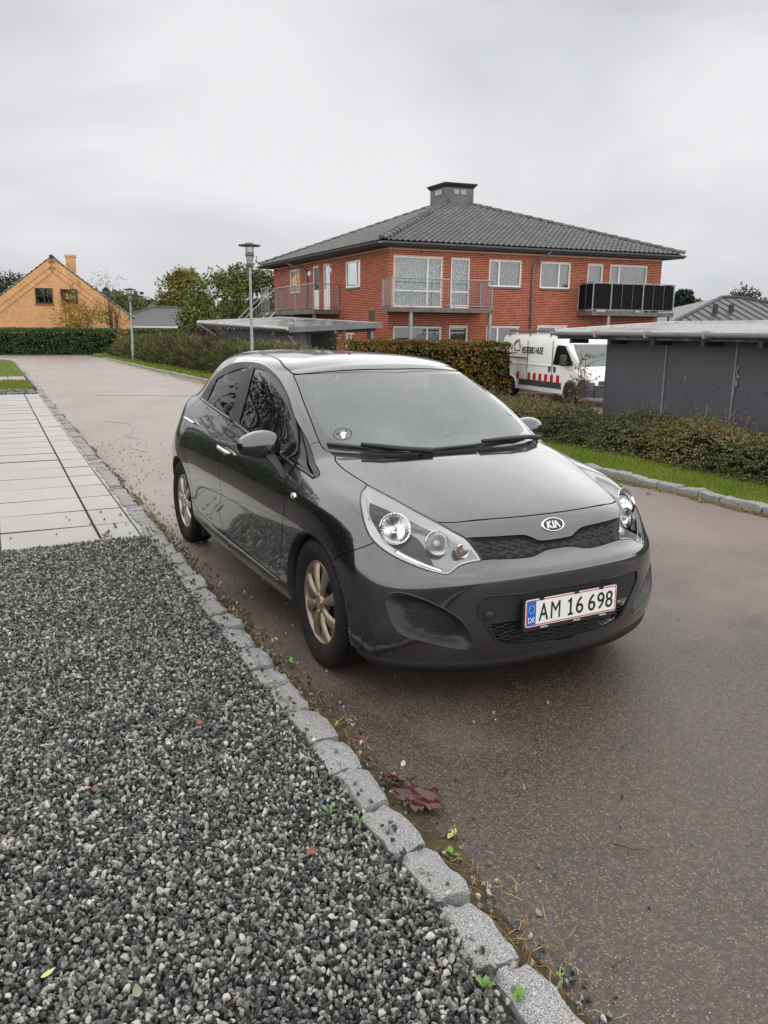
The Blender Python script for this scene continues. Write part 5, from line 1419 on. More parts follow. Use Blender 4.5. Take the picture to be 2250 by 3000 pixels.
# ================================================================ the parked hatchback
# Control net of the half body (metres, car frame: x forward, y to the side, z up).  Rows run as waterlines from the
# bottom edge to the roof spine, columns from the front centre round the side to the rear centre.
BODY_ROWS = [
# r0 bottom edge
[(2.045,0,.208),(2.035,.25,.208),(1.995,.45,.210),(1.915,.64,.215),(1.82,.765,.222),(1.68,.83,.228),(1.285,.84,.225),(.90,.835,.21),(.35,.83,.20),(-.25,.83,.20),(-.75,.83,.21),(-1.10,.83,.23),(-1.45,.82,.25),(-1.72,.74,.27),(-1.85,.55,.28),(-1.90,.3,.28),(-1.915,0,.28)],
[(2.085,0,.30),(2.072,.25,.30),(2.025,.45,.30),(1.94,.645,.300),(1.835,.772,.30),(1.66,.846,.31),(1.285,.862,.31),(.90,.856,.29),(.35,.852,.28),(-.25,.852,.28),(-.75,.854,.29),(-1.10,.86,.30),(-1.45,.85,.33),(-1.74,.76,.36),(-1.88,.56,.37),(-1.93,.3,.37),(-1.945,0,.37)],
[(2.09,0,.43),(2.08,.25,.43),(2.037,.45,.43),(1.94,.64,.43),(1.82,.765,.43),(1.65,.85,.44),(1.285,.868,.44),(.90,.862,.42),(.35,.848,.40),(-.25,.848,.40),(-.75,.856,.42),(-1.10,.866,.44),(-1.45,.862,.47),(-1.76,.77,.50),(-1.90,.57,.51),(-1.95,.3,.51),(-1.965,0,.51)],
[(2.105,0,.565),(2.092,.25,.565),(2.045,.45,.56),(1.938,.632,.555),(1.808,.755,.555),(1.64,.846,.56),(1.285,.868,.57),(.90,.868,.56),(.35,.862,.55),(-.25,.862,.55),(-.75,.866,.56),(-1.10,.868,.58),(-1.45,.862,.60),(-1.77,.77,.62),(-1.91,.57,.62),(-1.96,.3,.62),(-1.975,0,.62)],
[(2.085,0,.615),(2.072,.25,.615),(2.02,.45,.61),(1.915,.62,.60),(1.79,.748,.60),(1.625,.838,.62),(1.285,.866,.64),(.90,.868,.64),(.35,.866,.64),(-.25,.866,.64),(-.75,.868,.65),(-1.10,.866,.66),(-1.45,.858,.68),(-1.77,.765,.70),(-1.90,.57,.70),(-1.945,.3,.70),(-1.955,0,.70)],
[(2.005,0,.652),(1.995,.25,.648),(1.962,.43,.645),(1.888,.595,.645),(1.768,.735,.66),(1.605,.822,.70),(1.285,.86,.73),(.90,.860,.73),(.35,.858,.74),(-.25,.858,.75),(-.75,.858,.76),(-1.10,.852,.77),(-1.45,.838,.79),(-1.75,.74,.81),(-1.87,.56,.81),(-1.91,.3,.81),(-1.92,0,.81)],
[(1.968,0,.725),(1.955,.25,.73),(1.915,.44,.735),(1.82,.592,.745),(1.695,.722,.765),(1.535,.802,.79),(1.285,.845,.80),(.90,.843,.81),(.35,.838,.83),(-.25,.832,.86),(-.75,.822,.88),(-1.10,.81,.90),(-1.45,.785,.92),(-1.72,.70,.93),(-1.83,.54,.93),(-1.87,.3,.93),(-1.88,0,.93)],
[(1.90,0,.805),(1.885,.25,.80),(1.835,.44,.79),(1.73,.585,.80),(1.59,.692,.825),(1.44,.756,.85),(1.275,.795,.862),(.90,.81,.885),(.35,.805,.915),(-.25,.79,.95),(-.75,.777,.985),(-1.10,.76,1.01),(-1.45,.74,1.03),(-1.69,.65,1.04),(-1.76,.50,1.04),(-1.80,.3,1.04),(-1.81,0,1.04)],
[(1.65,0,.885),(1.63,.25,.88),(1.58,.42,.87),(1.50,.55,.865),(1.42,.64,.875),(1.33,.695,.885),(1.21,.745,.897),(.95,.795,.905),(.35,.792,.945),(-.25,.772,.99),(-.75,.755,1.03),(-1.10,.735,1.06),(-1.40,.69,1.08),(-1.62,.60,1.085),(-1.71,.48,1.085),(-1.75,.3,1.085),(-1.76,0,1.085)],
[(1.28,0,.975),(1.265,.25,.972),(1.22,.42,.965),(1.17,.54,.96),(1.12,.62,.958),(1.08,.675,.955),(1.03,.72,.945),(.93,.778,.93),(.35,.784,.966),(-.25,.762,1.015),(-.75,.742,1.055),(-1.08,.72,1.09),(-1.36,.67,1.11),(-1.57,.575,1.12),(-1.655,.46,1.12),(-1.69,.29,1.12),(-1.70,0,1.12)],
[(1.20,0,.985),(1.185,.25,.985),(1.14,.42,.985),(1.09,.53,.985),(1.04,.60,.985),(1.00,.65,.985),(.95,.69,.985),(.86,.735,.985),(.35,.76,1.02),(-.25,.742,1.065),(-.75,.722,1.10),(-1.03,.70,1.13),(-1.30,.65,1.155),(-1.50,.56,1.165),(-1.585,.45,1.165),(-1.625,.285,1.165),(-1.635,0,1.165)],
[(.84,0,1.185),(.83,.24,1.18),(.80,.40,1.172),(.765,.505,1.168),(.735,.57,1.163),(.71,.61,1.16),(.685,.645,1.158),(.60,.69,1.165),(.28,.705,1.18),(-.25,.692,1.205),(-.72,.675,1.225),(-.97,.65,1.24),(-1.20,.60,1.26),(-1.385,.525,1.275),(-1.465,.425,1.28),(-1.51,.28,1.285),(-1.525,0,1.285)],
[(.485,0,1.362),(.475,.24,1.359),(.445,.38,1.351),(.41,.47,1.342),(.375,.53,1.334),(.34,.567,1.326),(.31,.595,1.318),(.25,.625,1.312),(.05,.635,1.335),(-.25,.63,1.35),(-.66,.618,1.348),(-.88,.60,1.335),(-1.08,.56,1.338),(-1.26,.49,1.355),(-1.35,.40,1.372),(-1.40,.275,1.395),(-1.415,0,1.40)],
[(.40,0,1.393),(.39,.235,1.388),(.365,.365,1.376),(.33,.45,1.366),(.295,.505,1.358),(.265,.535,1.352),(.23,.56,1.35),(.17,.585,1.35),(0,.595,1.375),(-.25,.592,1.387),(-.62,.582,1.385),(-.83,.565,1.375),(-1.02,.53,1.372),(-1.19,.46,1.386),(-1.285,.38,1.398),(-1.34,.265,1.417),(-1.355,0,1.422)],
[(.20,0,1.432),(.195,.2,1.430),(.18,.31,1.425),(.16,.38,1.418),(.14,.42,1.413),(.12,.445,1.410),(.09,.465,1.409),(.04,.48,1.410),(-.06,.487,1.414),(-.28,.486,1.421),(-.58,.478,1.422),(-.78,.465,1.418),(-.95,.43,1.412),(-1.08,.375,1.413),(-1.16,.31,1.419),(-1.21,.22,1.432),(-1.225,0,1.436)],
[(.02-.0625*i*1.0,0,1.447-.004*abs(i-8)/8) for i in range(17)],
]
# outlines of panels, glass and openings in the net's own (column, row) coordinates
BODY_OUTLINES = {
    'headlight': [(3.899,8.131),(4.404,7.736),(4.521,7.288),(4.502,6.582),(4.479,6.006),(4.405,5.57),(4.251,5.33),(4.028,5.138),(3.692,4.927),(3.347,4.689),(2.965,4.34),(2.71,4.078),(2.573,4.014),(2.487,4.189),(2.316,4.654),(2.073,4.866),(1.721,4.955),(1.765,5.315),(1.838,5.614),(1.964,6.036),(2.169,6.39),(2.411,6.868),(2.751,7.295),(3.142,7.689),(3.527,7.939)],
    'hood': [(-0.6,6.89),(0.089,6.89),(0.68,6.903),(1.532,6.955),(2.416,6.888),(2.79,7.271),(3.314,7.771),(3.897,8.133),(4.244,8.363),(4.575,8.637),(4.66,9.041),(4.47,9.706),(1.988,9.317),(0.549,9.515),(-0.6,9.354)],
    'screen': [(-0.6,11.78),(0.507,11.937),(2.207,12.015),(5.166,12.131),(5.219,11.719),(5.618,11.214),(5.691,10.741),(5.653,10.388),(5.409,10.089),(5.0,9.95),(4.0,9.9),(2.0,9.85),(0.0,9.85),(-0.6,9.85)],
    'clear': [(-0.6,11.35),(0.45,11.38),(0.62,11.55),(0.943,11.8),(3.695,11.948),(4.029,11.882),(4.372,11.722),(4.679,11.335),(4.851,10.827),(4.646,10.533),(4.246,10.352),(3.124,10.246),(1.273,10.112),(0.6,10.08),(-0.6,10.08)],
    'dlo': [(11.283,8.979),(11.393,11.128),(10.268,12.051),(9.028,12.568),(8.203,12.548),(7.196,12.034),(6.884,11.402),(6.937,10.832),(6.55,10.2),(6.25,8.6),(6.45,7.36),(7.076,8.068),(8.989,9.118),(11.177,8.784)],
    'rwin': [(10.503,9.406),(10.726,11.058),(9.178,12.002),(9.086,9.521)],
    'fwin': [(8.759,9.567),(8.763,12.053),(7.871,12.086),(7.094,11.61),(7.053,10.995),(6.978,10.827),(7.34,8.985)],
    'qglass': [(6.883,10.796),(6.51,7.52),(7.289,8.926)],
    'bseam': [(9.028,8.48),(9.133,6.235),(9.072,5.706),(9.014,5.262),(8.937,4.78),(8.881,3.187),(9.073,2.158),(8.908,1.362)],
    'rseam': [(11.265,8.025),(11.474,6.871),(11.384,6.011),(11.07,5.133),(10.975,4.587),(10.584,3.25),(10.461,2.46),(10.445,1.759)],
    'fseam': [(7.024,7.383),(6.998,6.03),(6.945,4.912),(6.973,3.281),(7.076,2.264),(7.167,1.412)],
    'sill': [(10.13,1.376),(9.484,1.274),(8.623,1.217),(7.13,1.088)],
    'belt': [(11.177,8.784),(8.989,9.118),(7.076,8.068),(6.45,7.36)],
    'bumpseam': [(4.259,5.329),(4.833,4.62),(5.265,3.717),(5.406,3.197)],
    'fogout': [(3.944,2.454),(3.862,2.597),(3.651,2.695),(3.356,2.652),(2.94,2.471),(2.559,2.189),(2.332,1.956),(2.174,1.683),(2.016,1.178),(2.021,0.986),(2.12,0.802),(2.422,0.893),(3.004,1.17),(3.396,1.312),(3.636,1.47),(3.788,1.739),(3.895,2.057),(3.953,2.332)],
    'fogin': [(3.551,2.198),(3.41,2.348),(3.215,2.341),(2.853,2.223),(2.55,2.001),(2.396,1.78),(2.294,1.533),(2.246,1.302),(2.285,1.181),(2.533,1.226),(2.975,1.438),(3.226,1.546),(3.407,1.677),(3.482,1.897),(3.536,2.115)],
    'platepanel': [(-0.6,2.56),(0.778,2.57),(1.769,2.621),(1.927,2.496),(1.974,2.212),(1.945,2.081),(1.705,1.536),(1.446,0.955),(1.154,0.765),(0.631,0.669),(0.195,0.636),(-0.6,0.636)],
    'intake': [(-0.6,1.7),(0.992,1.728),(1.678,1.695),(1.57,1.386),(1.408,1.038),(1.129,0.876),(0.648,0.804),(0.193,0.784),(-0.6,0.784)],
    'grilleout': [(-0.6,5.623),(0.31,5.623),(0.499,5.87),(0.675,6.013),(1.748,6.054),(1.969,6.016),(1.832,5.547),(1.723,4.995),(1.43,4.979),(0.774,4.831),(0.557,4.865),(0.219,5.119),(-0.6,5.119)],
    'grillein': [(-0.6,5.498),(0.341,5.498),(0.532,5.708),(0.708,5.851),(1.756,5.858),(1.73,5.719),(1.641,5.351),(1.569,5.178),(0.826,5.005),(0.587,5.032),(0.223,5.237),(-0.6,5.237)],
    'ditch': [(10.049,14.093),(8.406,13.862),(7.185,13.61),(5.728,12.906),(5.009,12.126)],
    'aseam': [(6.684,10.068),(6.203,10.247),(5.567,10.344)],
    'lamp_main': [3.605,6.195],
    'lamp_sec': [2.669,5.782],
    'lamp_turn': [2.123,5.48],
    'emblem': [0.007,6.366],
    'indic': [6.703,5.708],
    'hF0': [9.01,5.959],
    'hF1': [8.58,5.931],
    'hR0': [11.383,6.248],
    'hR1': [10.56,6.27],
    'cap': [1.699,1.964],
    'sticker': [3.322,10.483],
}
def spline_pad(C):
    m = np.array([1, -1, 1.])
    a = np.concatenate([(C[:, 1:2]*m), C, (C[:, -2:-1]*m)], 1)
    return np.concatenate([2*a[0:1]-a[1:2], a, a[-2:-1]*m], 0)
def spline_basis(t):
    return np.stack([(1-t)**3, 3*t**3-6*t*t+4, -3*t**3+3*t*t+3*t+1, t**3], -1)/6
def spline_eval(C, u, v, grid=False):
    P = spline_pad(C); u = np.asarray(u, float); v = np.asarray(v, float)
    nr, nc = C.shape[:2]
    ui = np.clip(np.floor(u).astype(int), 0, nc-2); vi = np.clip(np.floor(v).astype(int), 0, nr-2)
    bu = spline_basis(u-ui); bv = spline_basis(v-vi)
    if grid:
        A = sum(bu[None, :, k, None]*P[:, ui+k] for k in range(4))
        return sum(bv[:, None, k, None]*A[vi+k] for k in range(4))
    o = np.zeros((len(u), 3))
    for j in range(4):
        for k in range(4):
            o += (bv[:, j]*bu[:, k])[:, None]*P[vi+j, ui+k]
    return o
def spline_fit(rows):
    T = np.array(rows, float); C = T.copy()
    for _ in range(2):
        S = spline_eval(C, np.arange(T.shape[1]), np.arange(T.shape[0]), True)
        C = C + .8*(T-S); C[:, 0, 1] = 0; C[:, -1, 1] = 0; C[-1, :, 1] = 0
    return C
NETC = spline_fit(BODY_ROWS)
NROW = len(BODY_ROWS)
def body_point(u, v):
    """points and outward normals of the half body (y > 0)"""
    u = np.atleast_1d(np.asarray(u, float)); v = np.atleast_1d(np.asarray(v, float))
    uu = np.abs(u); sg = np.where(u < 0, -1.0, 1.0)
    e = 2e-3
    p = spline_eval(NETC, uu, v)
    du = spline_eval(NETC, uu+e, v)-spline_eval(NETC, uu-e, v)
    dv = spline_eval(NETC, uu, v+e)-spline_eval(NETC, uu, v-e)
    n = np.cross(du, dv)
    n /= np.linalg.norm(n, axis=1)[:, None]+1e-12
    n = n*np.where((n*(p-np.array([0, 0, .6]))).sum(1) < 0, -1, 1)[:, None]
    p[:, 1] *= sg; n[:, 1] *= sg
    return p, n
def smooth_outline(pts, closed=True, per=8, corner=55):
    """rounded curve through the outline's points; sharp corners stay sharp"""
    P = np.array(pts, float); n = len(P)
    p3 = body_point(P[:, 0], P[:, 1])[0]
    sharp = [False]*n
    for i in range(n):
        if not closed and i in (0, n-1): sharp[i] = True; continue
        a = p3[i]-p3[i-1]; b = p3[(i+1) % n]-p3[i]
        c = np.dot(a, b)/(np.linalg.norm(a)*np.linalg.norm(b)+1e-9)
        sharp[i] = math.degrees(math.acos(max(-1, min(1, c)))) > corner
    out = []
    for i in range(n if closed else n-1):
        p1, p2 = P[i], P[(i+1) % n]
        p0 = P[i-1] if (closed or i > 0) else p1
        p3_ = P[(i+2) % n] if (closed or i+2 < n) else p2
        t1 = (p2-p0)/2 if not sharp[i] else (p2-p1)
        t2 = (p3_-p1)/2 if not sharp[(i+1) % n] else (p2-p1)
        L = np.linalg.norm(p2-p1)
        for t in (t1, t2):
            l = np.linalg.norm(t)
            if l > L: t *= L/l
        for k in range(per):
            s = k/per
            out.append((2*s**3-3*s*s+1)*p1+(s**3-2*s*s+s)*t1+(-2*s**3+3*s*s)*p2+(s**3-s*s)*t2)
    if not closed: out.append(P[-1])
    return np.array(out)
def in_poly(pt, poly):
    x, y = pt[:, 0], pt[:, 1]; r = np.zeros(len(pt), bool)
    j = len(poly)-1
    for i in range(len(poly)):
        xi, yi = poly[i]; xj, yj = poly[j]
        c = ((yi > y) != (yj > y)) & (x < (xj-xi)*(y-yi)/((yj-yi) if abs(yj-yi) > 1e-12 else 1e-12)+xi)
        r ^= c; j = i
    return r
def dist_line(P, L, closed):
    d = np.full(len(P), 1e9)
    n = len(L)
    for i in range(n if closed else n-1):
        a, b = L[i], L[(i+1) % n]
        ab = b-a; t = np.clip(((P-a)@ab)/(ab@ab+1e-12), 0, 1)
        d = np.minimum(d, ((P-a-t[:, None]*ab)**2).sum(1))
    return np.sqrt(d)
class Skin:
    """triangle patch of the body: A = position(3) normal(3) net coordinate(2)"""
    def __init__(s, A, T): s.A = A; s.T = T
    def field(s, outline, per=8, corner=55):
        c = smooth_outline(outline, True, per, corner)
        d = dist_line(s.A[:, :3], body_point(c[:, 0], c[:, 1])[0], True)
        return np.where(in_poly(s.A[:, 6:8], c), -d, d)
    def split(s, d):
        d = np.where(np.abs(d) < 1.5e-4, 1.5e-4, d)
        sg = d > 0; k = sg[s.T].sum(1)
        A, T = s.A, s.T
        tin = [T[k == 0]]; tout = [T[k == 3]]
        m = T[(k == 1) | (k == 2)]; km = k[(k == 1) | (k == 2)]
        if len(m):
            sm = sg[m]; lone = np.where(km[:, None] == 1, sm, ~sm).argmax(1)
            r = np.arange(len(m))
            a, b, c = m[r, lone], m[r, (lone+1) % 3], m[r, (lone+2) % 3]
            e = np.concatenate([np.stack([a, b], 1), np.stack([a, c], 1)])
            es = np.sort(e, 1); uq, inv = np.unique(es, axis=0, return_inverse=True); inv = inv.ravel()
            d0, d1 = d[uq[:, 0]], d[uq[:, 1]]; t = (d0/(d0-d1))[:, None]
            nv = A[uq[:, 0]]*(1-t)+A[uq[:, 1]]*t
            pab = len(A)+inv[:len(m)]; pac = len(A)+inv[len(m):]
            A = np.concatenate([A, nv])
            lt = np.stack([a, pab, pac], 1)
            q1 = np.stack([pab, b, c], 1); q2 = np.stack([pab, c, pac], 1)
            o1 = km == 1
            tout += [lt[o1], q1[~o1], q2[~o1]]; tin += [lt[~o1], q1[o1], q2[o1]]
        return Skin(A, np.concatenate(tin)).pack(), Skin(A, np.concatenate(tout)).pack()
    def pack(s):
        if not len(s.T): return Skin(np.zeros((0, 8)), np.zeros((0, 3), int))
        u, inv = np.unique(s.T, return_inverse=True)
        return Skin(s.A[u], inv.reshape(s.T.shape))
    def cut(s, outline, gap=.005, per=8, corner=55):
        """(inside, outside) with a shut line of the given width between them"""
        ins, rest = s.split(s.field(outline, per, corner)+gap/2)
        _, out = rest.split(rest.field(outline, per, corner)-gap/2)
        return ins, out
    def mirrored(s):
        m = np.array([1, -1, 1, 1, -1, 1, 1, 1.])
        return Skin(s.A*m, s.T[:, ::-1])
    def both(s):
        o = s.mirrored()
        return Skin(np.concatenate([s.A, o.A]), np.concatenate([s.T, o.T+len(s.A)]))
    def sunk(s, depth):
        """copy pushed inwards by depth (number or array)"""
        A = s.A.copy(); A[:, :3] -= A[:, 3:6]*np.broadcast_to(np.asarray(depth, float).reshape(-1, 1) if np.ndim(depth) else depth, (len(A), 1) if np.ndim(depth) else (1, 1))
        return Skin(A, s.T)
    def build(s, name, mat, parent, custom=True):
        me = bpy.data.meshes.new(name)
        me.from_pydata(s.A[:, :3].tolist(), [], s.T.tolist())
        me.materials.append(mat)
        me.polygons.foreach_set('use_smooth', [True]*len(me.polygons))
        if custom: me.normals_split_custom_set_from_vertices(s.A[:, 3:6].tolist())
        return link(name, me, parent)

def car_paint():
    t = NT('dark_grey_metallic_paint')
    v = t.vor(420, out='Color')
    fl = t.node('ShaderNodeSeparateColor'); t.link(v, fl.inputs[0])
    c = t.ramp(fl.outputs[0], [(0, (.024, .024, .029)), (1, (.050, .050, .060))])
    # road film towards the sill, following the splash pattern
    t.set(color=c, metal=.9, rough=.26, coat=1.0)
    t.b.inputs['Coat IOR'].default_value = 1.95
    # standing rain drops on the upward faces
    geo = t.node('ShaderNodeNewGeometry'); sp = t.node('ShaderNodeSeparateXYZ')
    t.link(geo.outputs['Normal'], sp.inputs[0])
    up = t.ramp(sp.outputs['Z'], [(.35, 0), (.75, 1)])
    d = t.ramp(t.vor(70), [(0, 1), (.20, 0)])
    k = t.ramp(t.noise(30, 2), [(.42, 0), (.52, 1)])
    drop = t.math('MULTIPLY', t.math('MULTIPLY', d, k), up)
    t.set(coatrough=.03)
    nb = t.node('ShaderNodeBump'); nb.inputs['Strength'].default_value = .9; nb.inputs['Distance'].default_value = .004
    t.link(drop, nb.inputs['Height']); t.link(nb.outputs[0], t.b.inputs['Coat Normal'])
    return t.m
PAINT = car_paint()
BLACK_PLASTIC = simple('black_grained_plastic', (.012, .012, .013), .45, var=.2, bump=.15, bscale=400)
GREY_PLASTIC = simple('charcoal_bumper_plastic', (.019, .019, .021), .5, var=.15, bump=.1, bscale=500)
GLOSS_BLACK = simple('gloss_black_trim', (.012, .012, .013), .12, var=.1)
RUBBER = simple('tyre_rubber', (.010, .0095, .009), .75, var=.25, scale=25, bump=.2, bscale=120, spec=.25)
CHROME = simple('bright_chrome', (.80, .80, .82), .08, 1.0, var=.04)
DARK_INNER = simple('dark_inner_metal', (.012, .012, .013), .7, var=.2)
SEAT_CLOTH = simple('charcoal_seat_cloth', (.11, .11, .113), .9, var=.25, scale=40)
DASH = simple('dark_dashboard_plastic', (.085, .088, .088), .7, var=.15)
CABIN_TRIM = simple('light_grey_cabin_trim', (.30, .30, .29), .85, var=.1)
GLASS_SIDE = thin_glass('tinted_side_glass', (.50, .56, .54), 0, .0, drops=True)
GLASS_SCREEN = thin_glass('misted_windscreen_glass', (.80, .86, .83), 0, .0, dirt=(.20, (.80, .88, .86), 1.6), drops=True)
LENS = thin_glass('clear_lamp_lens', (.96, .96, .96), 0, .0)
FRIT = NT('windscreen_border')
FRIT.set(color=(.05, .048, .05), rough=.18, coat=1.0, coatrough=.02); FRIT = FRIT.m
RED_LENS = NT('red_lamp_lens'); RED_LENS.set(color=(.30, .012, .012), rough=.12, coat=1.0); RED_LENS = RED_LENS.m
LAMP_SILVER = simple('lamp_silver_bezel', (.84, .85, .86), .25, .15, var=.03)
LAMP_DARK = simple('lamp_grey_bezel', (.24, .24, .245), .14, .9, var=.1)
LAMP_CHROME = simple('lamp_reflector_chrome', (.90, .90, .91), .09, 1.0, var=.03)
AMBER = simple('amber_bulb', (.62, .20, .08), .15, var=.05)
WHITE_PAINT = simple('white_enamel', (.80, .80, .78), .3, var=.04)
PLATE_RED = simple('red_enamel', (.55, .03, .02), .3, var=.05)
PLATE_BLUE = simple('blue_enamel', (.01, .13, .55), .3, var=.05)
PLATE_BLACK = simple('black_enamel', (.01, .01, .01), .35, var=.05)
YELLOW = simple('yellow_enamel', (.75, .60, .05), .3, var=.05)

car = thing('parked_car', 'dark grey five-door hatchback parked beside the gravel and granite kerb', 'car',
            (-0.17647, 5.08609, 0), -1.081104)
OL = BODY_OUTLINES
# ---- dense half skin
nu, nv = 16*11+1, (NROW-1)*10+1
gu, gv = np.meshgrid(np.linspace(0, 16, nu), np.linspace(0, NROW-1, nv))
bp, bn = body_point(gu.ravel(), gv.ravel())
edge = (gu.ravel() == 0) | (gu.ravel() == 16) | (gv.ravel() == NROW-1)
bn[edge, 1] = 0; bn[edge] /= np.linalg.norm(bn[edge], axis=1)[:, None]+1e-9
bn[gv.ravel() == NROW-1] = (0, 0, 1)
idx = np.arange(nu*nv).reshape(nv, nu)
qa, qb, qc, qd = idx[:-1, :-1].ravel(), idx[:-1, 1:].ravel(), idx[1:, 1:].ravel(), idx[1:, :-1].ravel()
tri = np.concatenate([np.stack([qa, qb, qc], 1), np.stack([qa, qc, qd], 1)])
fn = np.cross(bp[tri[:, 1]]-bp[tri[:, 0]], bp[tri[:, 2]]-bp[tri[:, 0]])
flip = (fn*bn[tri[:, 0]]).sum(1) < 0
tri[flip] = tri[flip][:, ::-1]
skin = Skin(np.concatenate([bp, bn, np.stack([gu.ravel(), gv.ravel()], 1)], 1), tri)

# ---- wheel arches
ARCH_R = .352
for ax in (1.287, -1.283):
    P = skin.A
    d = np.hypot(P[:, 0]-ax, (P[:, 2]-.298)*.99)-ARCH_R
    d = np.maximum(d, .55-np.abs(P[:, 1]))
    _, skin = skin.split(d)
full = skin
# ---- glass and openings first, then panels
screen, skin = skin.cut(OL['screen'], .006)
dlo, skin = skin.cut(OL['dlo'], .004)
REAR_GLASS = [(13.2, 9.9), (12.8, 11.6), (14, 11.9), (16.6, 12.0), (16.6, 9.8)]
rear_glass, skin = skin.cut(REAR_GLASS, .006)
head, skin = skin.cut(OL['headlight'], .006)
grille, skin = skin.cut(OL['grilleout'], .004)
fog, skin = skin.cut(OL['fogout'], .004)
panel, skin = skin.cut(OL['platepanel'], .004)
TAIL = [(12.45, 8.4), (12.25, 7.2), (12.55, 5.9), (13.0, 5.3), (14.2, 5.5), (14.2, 8.3), (13.3, 8.7)]
tail, skin = skin.cut(TAIL, .005)
shell_src = skin
hood, skin = skin.cut(OL['hood'], .007)
cowl, skin = skin.cut([(-.6, 9.354), (.549, 9.515), (1.988, 9.317), (4.47, 9.706), (4.9, 9.97), (4, 9.9), (2, 9.85), (-.6, 9.85)], .002)
BUMP = [(-.6, -.6), (-.6, 6.93), (2.35, 6.93), (2.6, 6.2), (3.5, 6.0)]+[tuple(p) for p in OL['bumpseam']]+[(5.5, 2.5), (5.55, -.6)]
bumper, skin = skin.cut(BUMP, .005, corner=30)
bs, rs, fs_, si = OL['bseam'], OL['rseam'], OL['fseam'], OL['sill']
FD = [tuple(p) for p in fs_]+[(7.13, 1.1), (8.623, 1.217), (8.9, 1.24)]+[tuple(p) for p in bs[::-1]]+[(9.0, 9.05), (8.0, 8.62), (7.05, 8.02)]
RD = [tuple(p) for p in bs]+[(8.9, 1.24), (9.484, 1.274), (10.13, 1.376), (10.3, 1.5)]+[tuple(p) for p in rs[::-1]]+[(11.17, 8.75), (10.1, 9.05), (9.05, 9.1)]
fdoor, skin = skin.cut(FD, .006, corner=40)
rdoor, skin = skin.cut(RD, .006, corner=40)
ROOF = [(-.6, 12.05), (.507, 12.08), (2.207, 12.1), (5.009, 12.2), (5.728, 12.906), (7.185, 13.61), (8.406, 13.862), (10.049, 14.05), (12, 13.75), (13.4, 13.1), (14.5, 12.9), (16.6, 12.9), (16.6, 15.8), (-.6, 15.8)]
roof, skin = skin.cut(ROOF, .013, corner=60)
GATE = [(13.0, 12.8), (13.3, 8.9), (14.3, 8.5), (14.3, 4.6), (16.6, 4.5), (16.6, 12.8)]
gate, skin = skin.cut(GATE, .006)
FEND = [(4.2, 9.3), (5.2, 10.25), (6.2, 10.247), (6.684, 10.068), (6.3, 8.6), (6.45, 7.3), (7.05, 7.9), (7.024, 7.383), (6.998, 6.03), (6.945, 4.912), (6.973, 3.281), (7.076, 2.264), (7.3, .4), (7.3, -.6), (5.3, -.6), (5.1, 3.9), (3.8, 5.3), (3.6, 8.4)]
fender, skin = skin.cut(FEND, .004, corner=40)

def pair(sk, name, mat, parent=car, sub=None):
    """the same panel on both flanks, each a part of its own"""
    out = []
    for m in (sk, sk.mirrored()):
        out.append(m.build(name, mat, parent))
    return out
skin.both().build('body_shell', PAINT, car)
roof.both().build('roof', PAINT, car)
hood.both().build('bonnet', PAINT, car)
bump_o = bumper.both().build('front_bumper', PAINT, car)
pair(fender, 'front_wing', PAINT)
fd_o = pair(fdoor, 'front_door', PAINT)
rd_o = pair(rdoor, 'rear_door', PAINT)
gate.both().build('tailgate', PAINT, car)
rear_glass.both().build('rear_window', GLASS_SIDE, car)
for t_ in pair(tail, 'tail_light', RED_LENS): pass
cowl.both().sunk(.008).build('cowl_panel', BLACK_PLASTIC, car)
# inner shell: dark metal seen through shut lines, closes the cabin
_, sh = shell_src.split(-(shell_src.A[:, 2]-.9)-1e-3) if False else (None, shell_src)
sh.both().sunk(.016).build('inner_shell', DARK_INNER, car, custom=False)

# ---- windscreen: dark ceramic border and clear field
clear, border = screen.cut(OL['clear'], 0)
ws = clear.both().build('windscreen', GLASS_SCREEN, car)
border.both().build('ceramic_border', FRIT, ws)
# ---- side windows
wr, dlo = dlo.cut(OL['rwin'], 0, corner=38)
wf, dlo = dlo.cut(OL['fwin'], 0, corner=38)
wq, dlo = dlo.cut(OL['qglass'], .012, corner=38)
half_b = dlo.A[:, 6]
for i, m in enumerate((dlo, dlo.mirrored())):
    m.build('window_frame', GREY_PLASTIC, car)
for i, m in enumerate((wf, wf.mirrored())):
    m.sunk(.006).build('window_glass', GLASS_SIDE, fd_o[i])
for i, m in enumerate((wr, wr.mirrored())):
    m.sunk(.006).build('window_glass', GLASS_SIDE, rd_o[i])
for i, m in enumerate((wq, wq.mirrored())):
    m.sunk(.004).build('quarter_glass', GLASS_SIDE, car)
# waist moulding along the foot of the windows
def ribbon_on_body(pts, w, h, name, mat, parent, sides=(1, -1), closed=False, lift=.0, per=8, n=6):
    c = smooth_outline(pts, closed, per)
    p, nn = body_point(c[:, 0], c[:, 1])
    for sg in sides:
        b = MB(); k = len(p)
        q = (p+nn*lift)*np.array([1, sg, 1]); m = nn*np.array([1, sg, 1])
        vs = []
        for i in range(k):
            t = q[min(i+1, k-1)]-q[max(i-1, 0)]; t /= np.linalg.norm(t)+1e-9
            s = np.cross(m[i], t)
            for j in range(n):
                a = 2*PI*j/n
                vs.append(q[i]+s*math.cos(a)*w/2+m[i]*math.sin(a)*h/2)
        fs = [(i*n+j, i*n+(j+1) % n, (i+1)*n+(j+1) % n, (i+1)*n+j) for i in range(k-1) for j in range(n)]
        fs += [tuple(range(n)), tuple(range((k-1)*n, k*n))]
        b.add(vs, fs); b.build(name, mat, parent, smooth=True)
ribbon_on_body([(11.2, 8.95), (10.1, 9.2), (9.0, 9.25)], .020, .012, 'waist_moulding', GLOSS_BLACK, car)
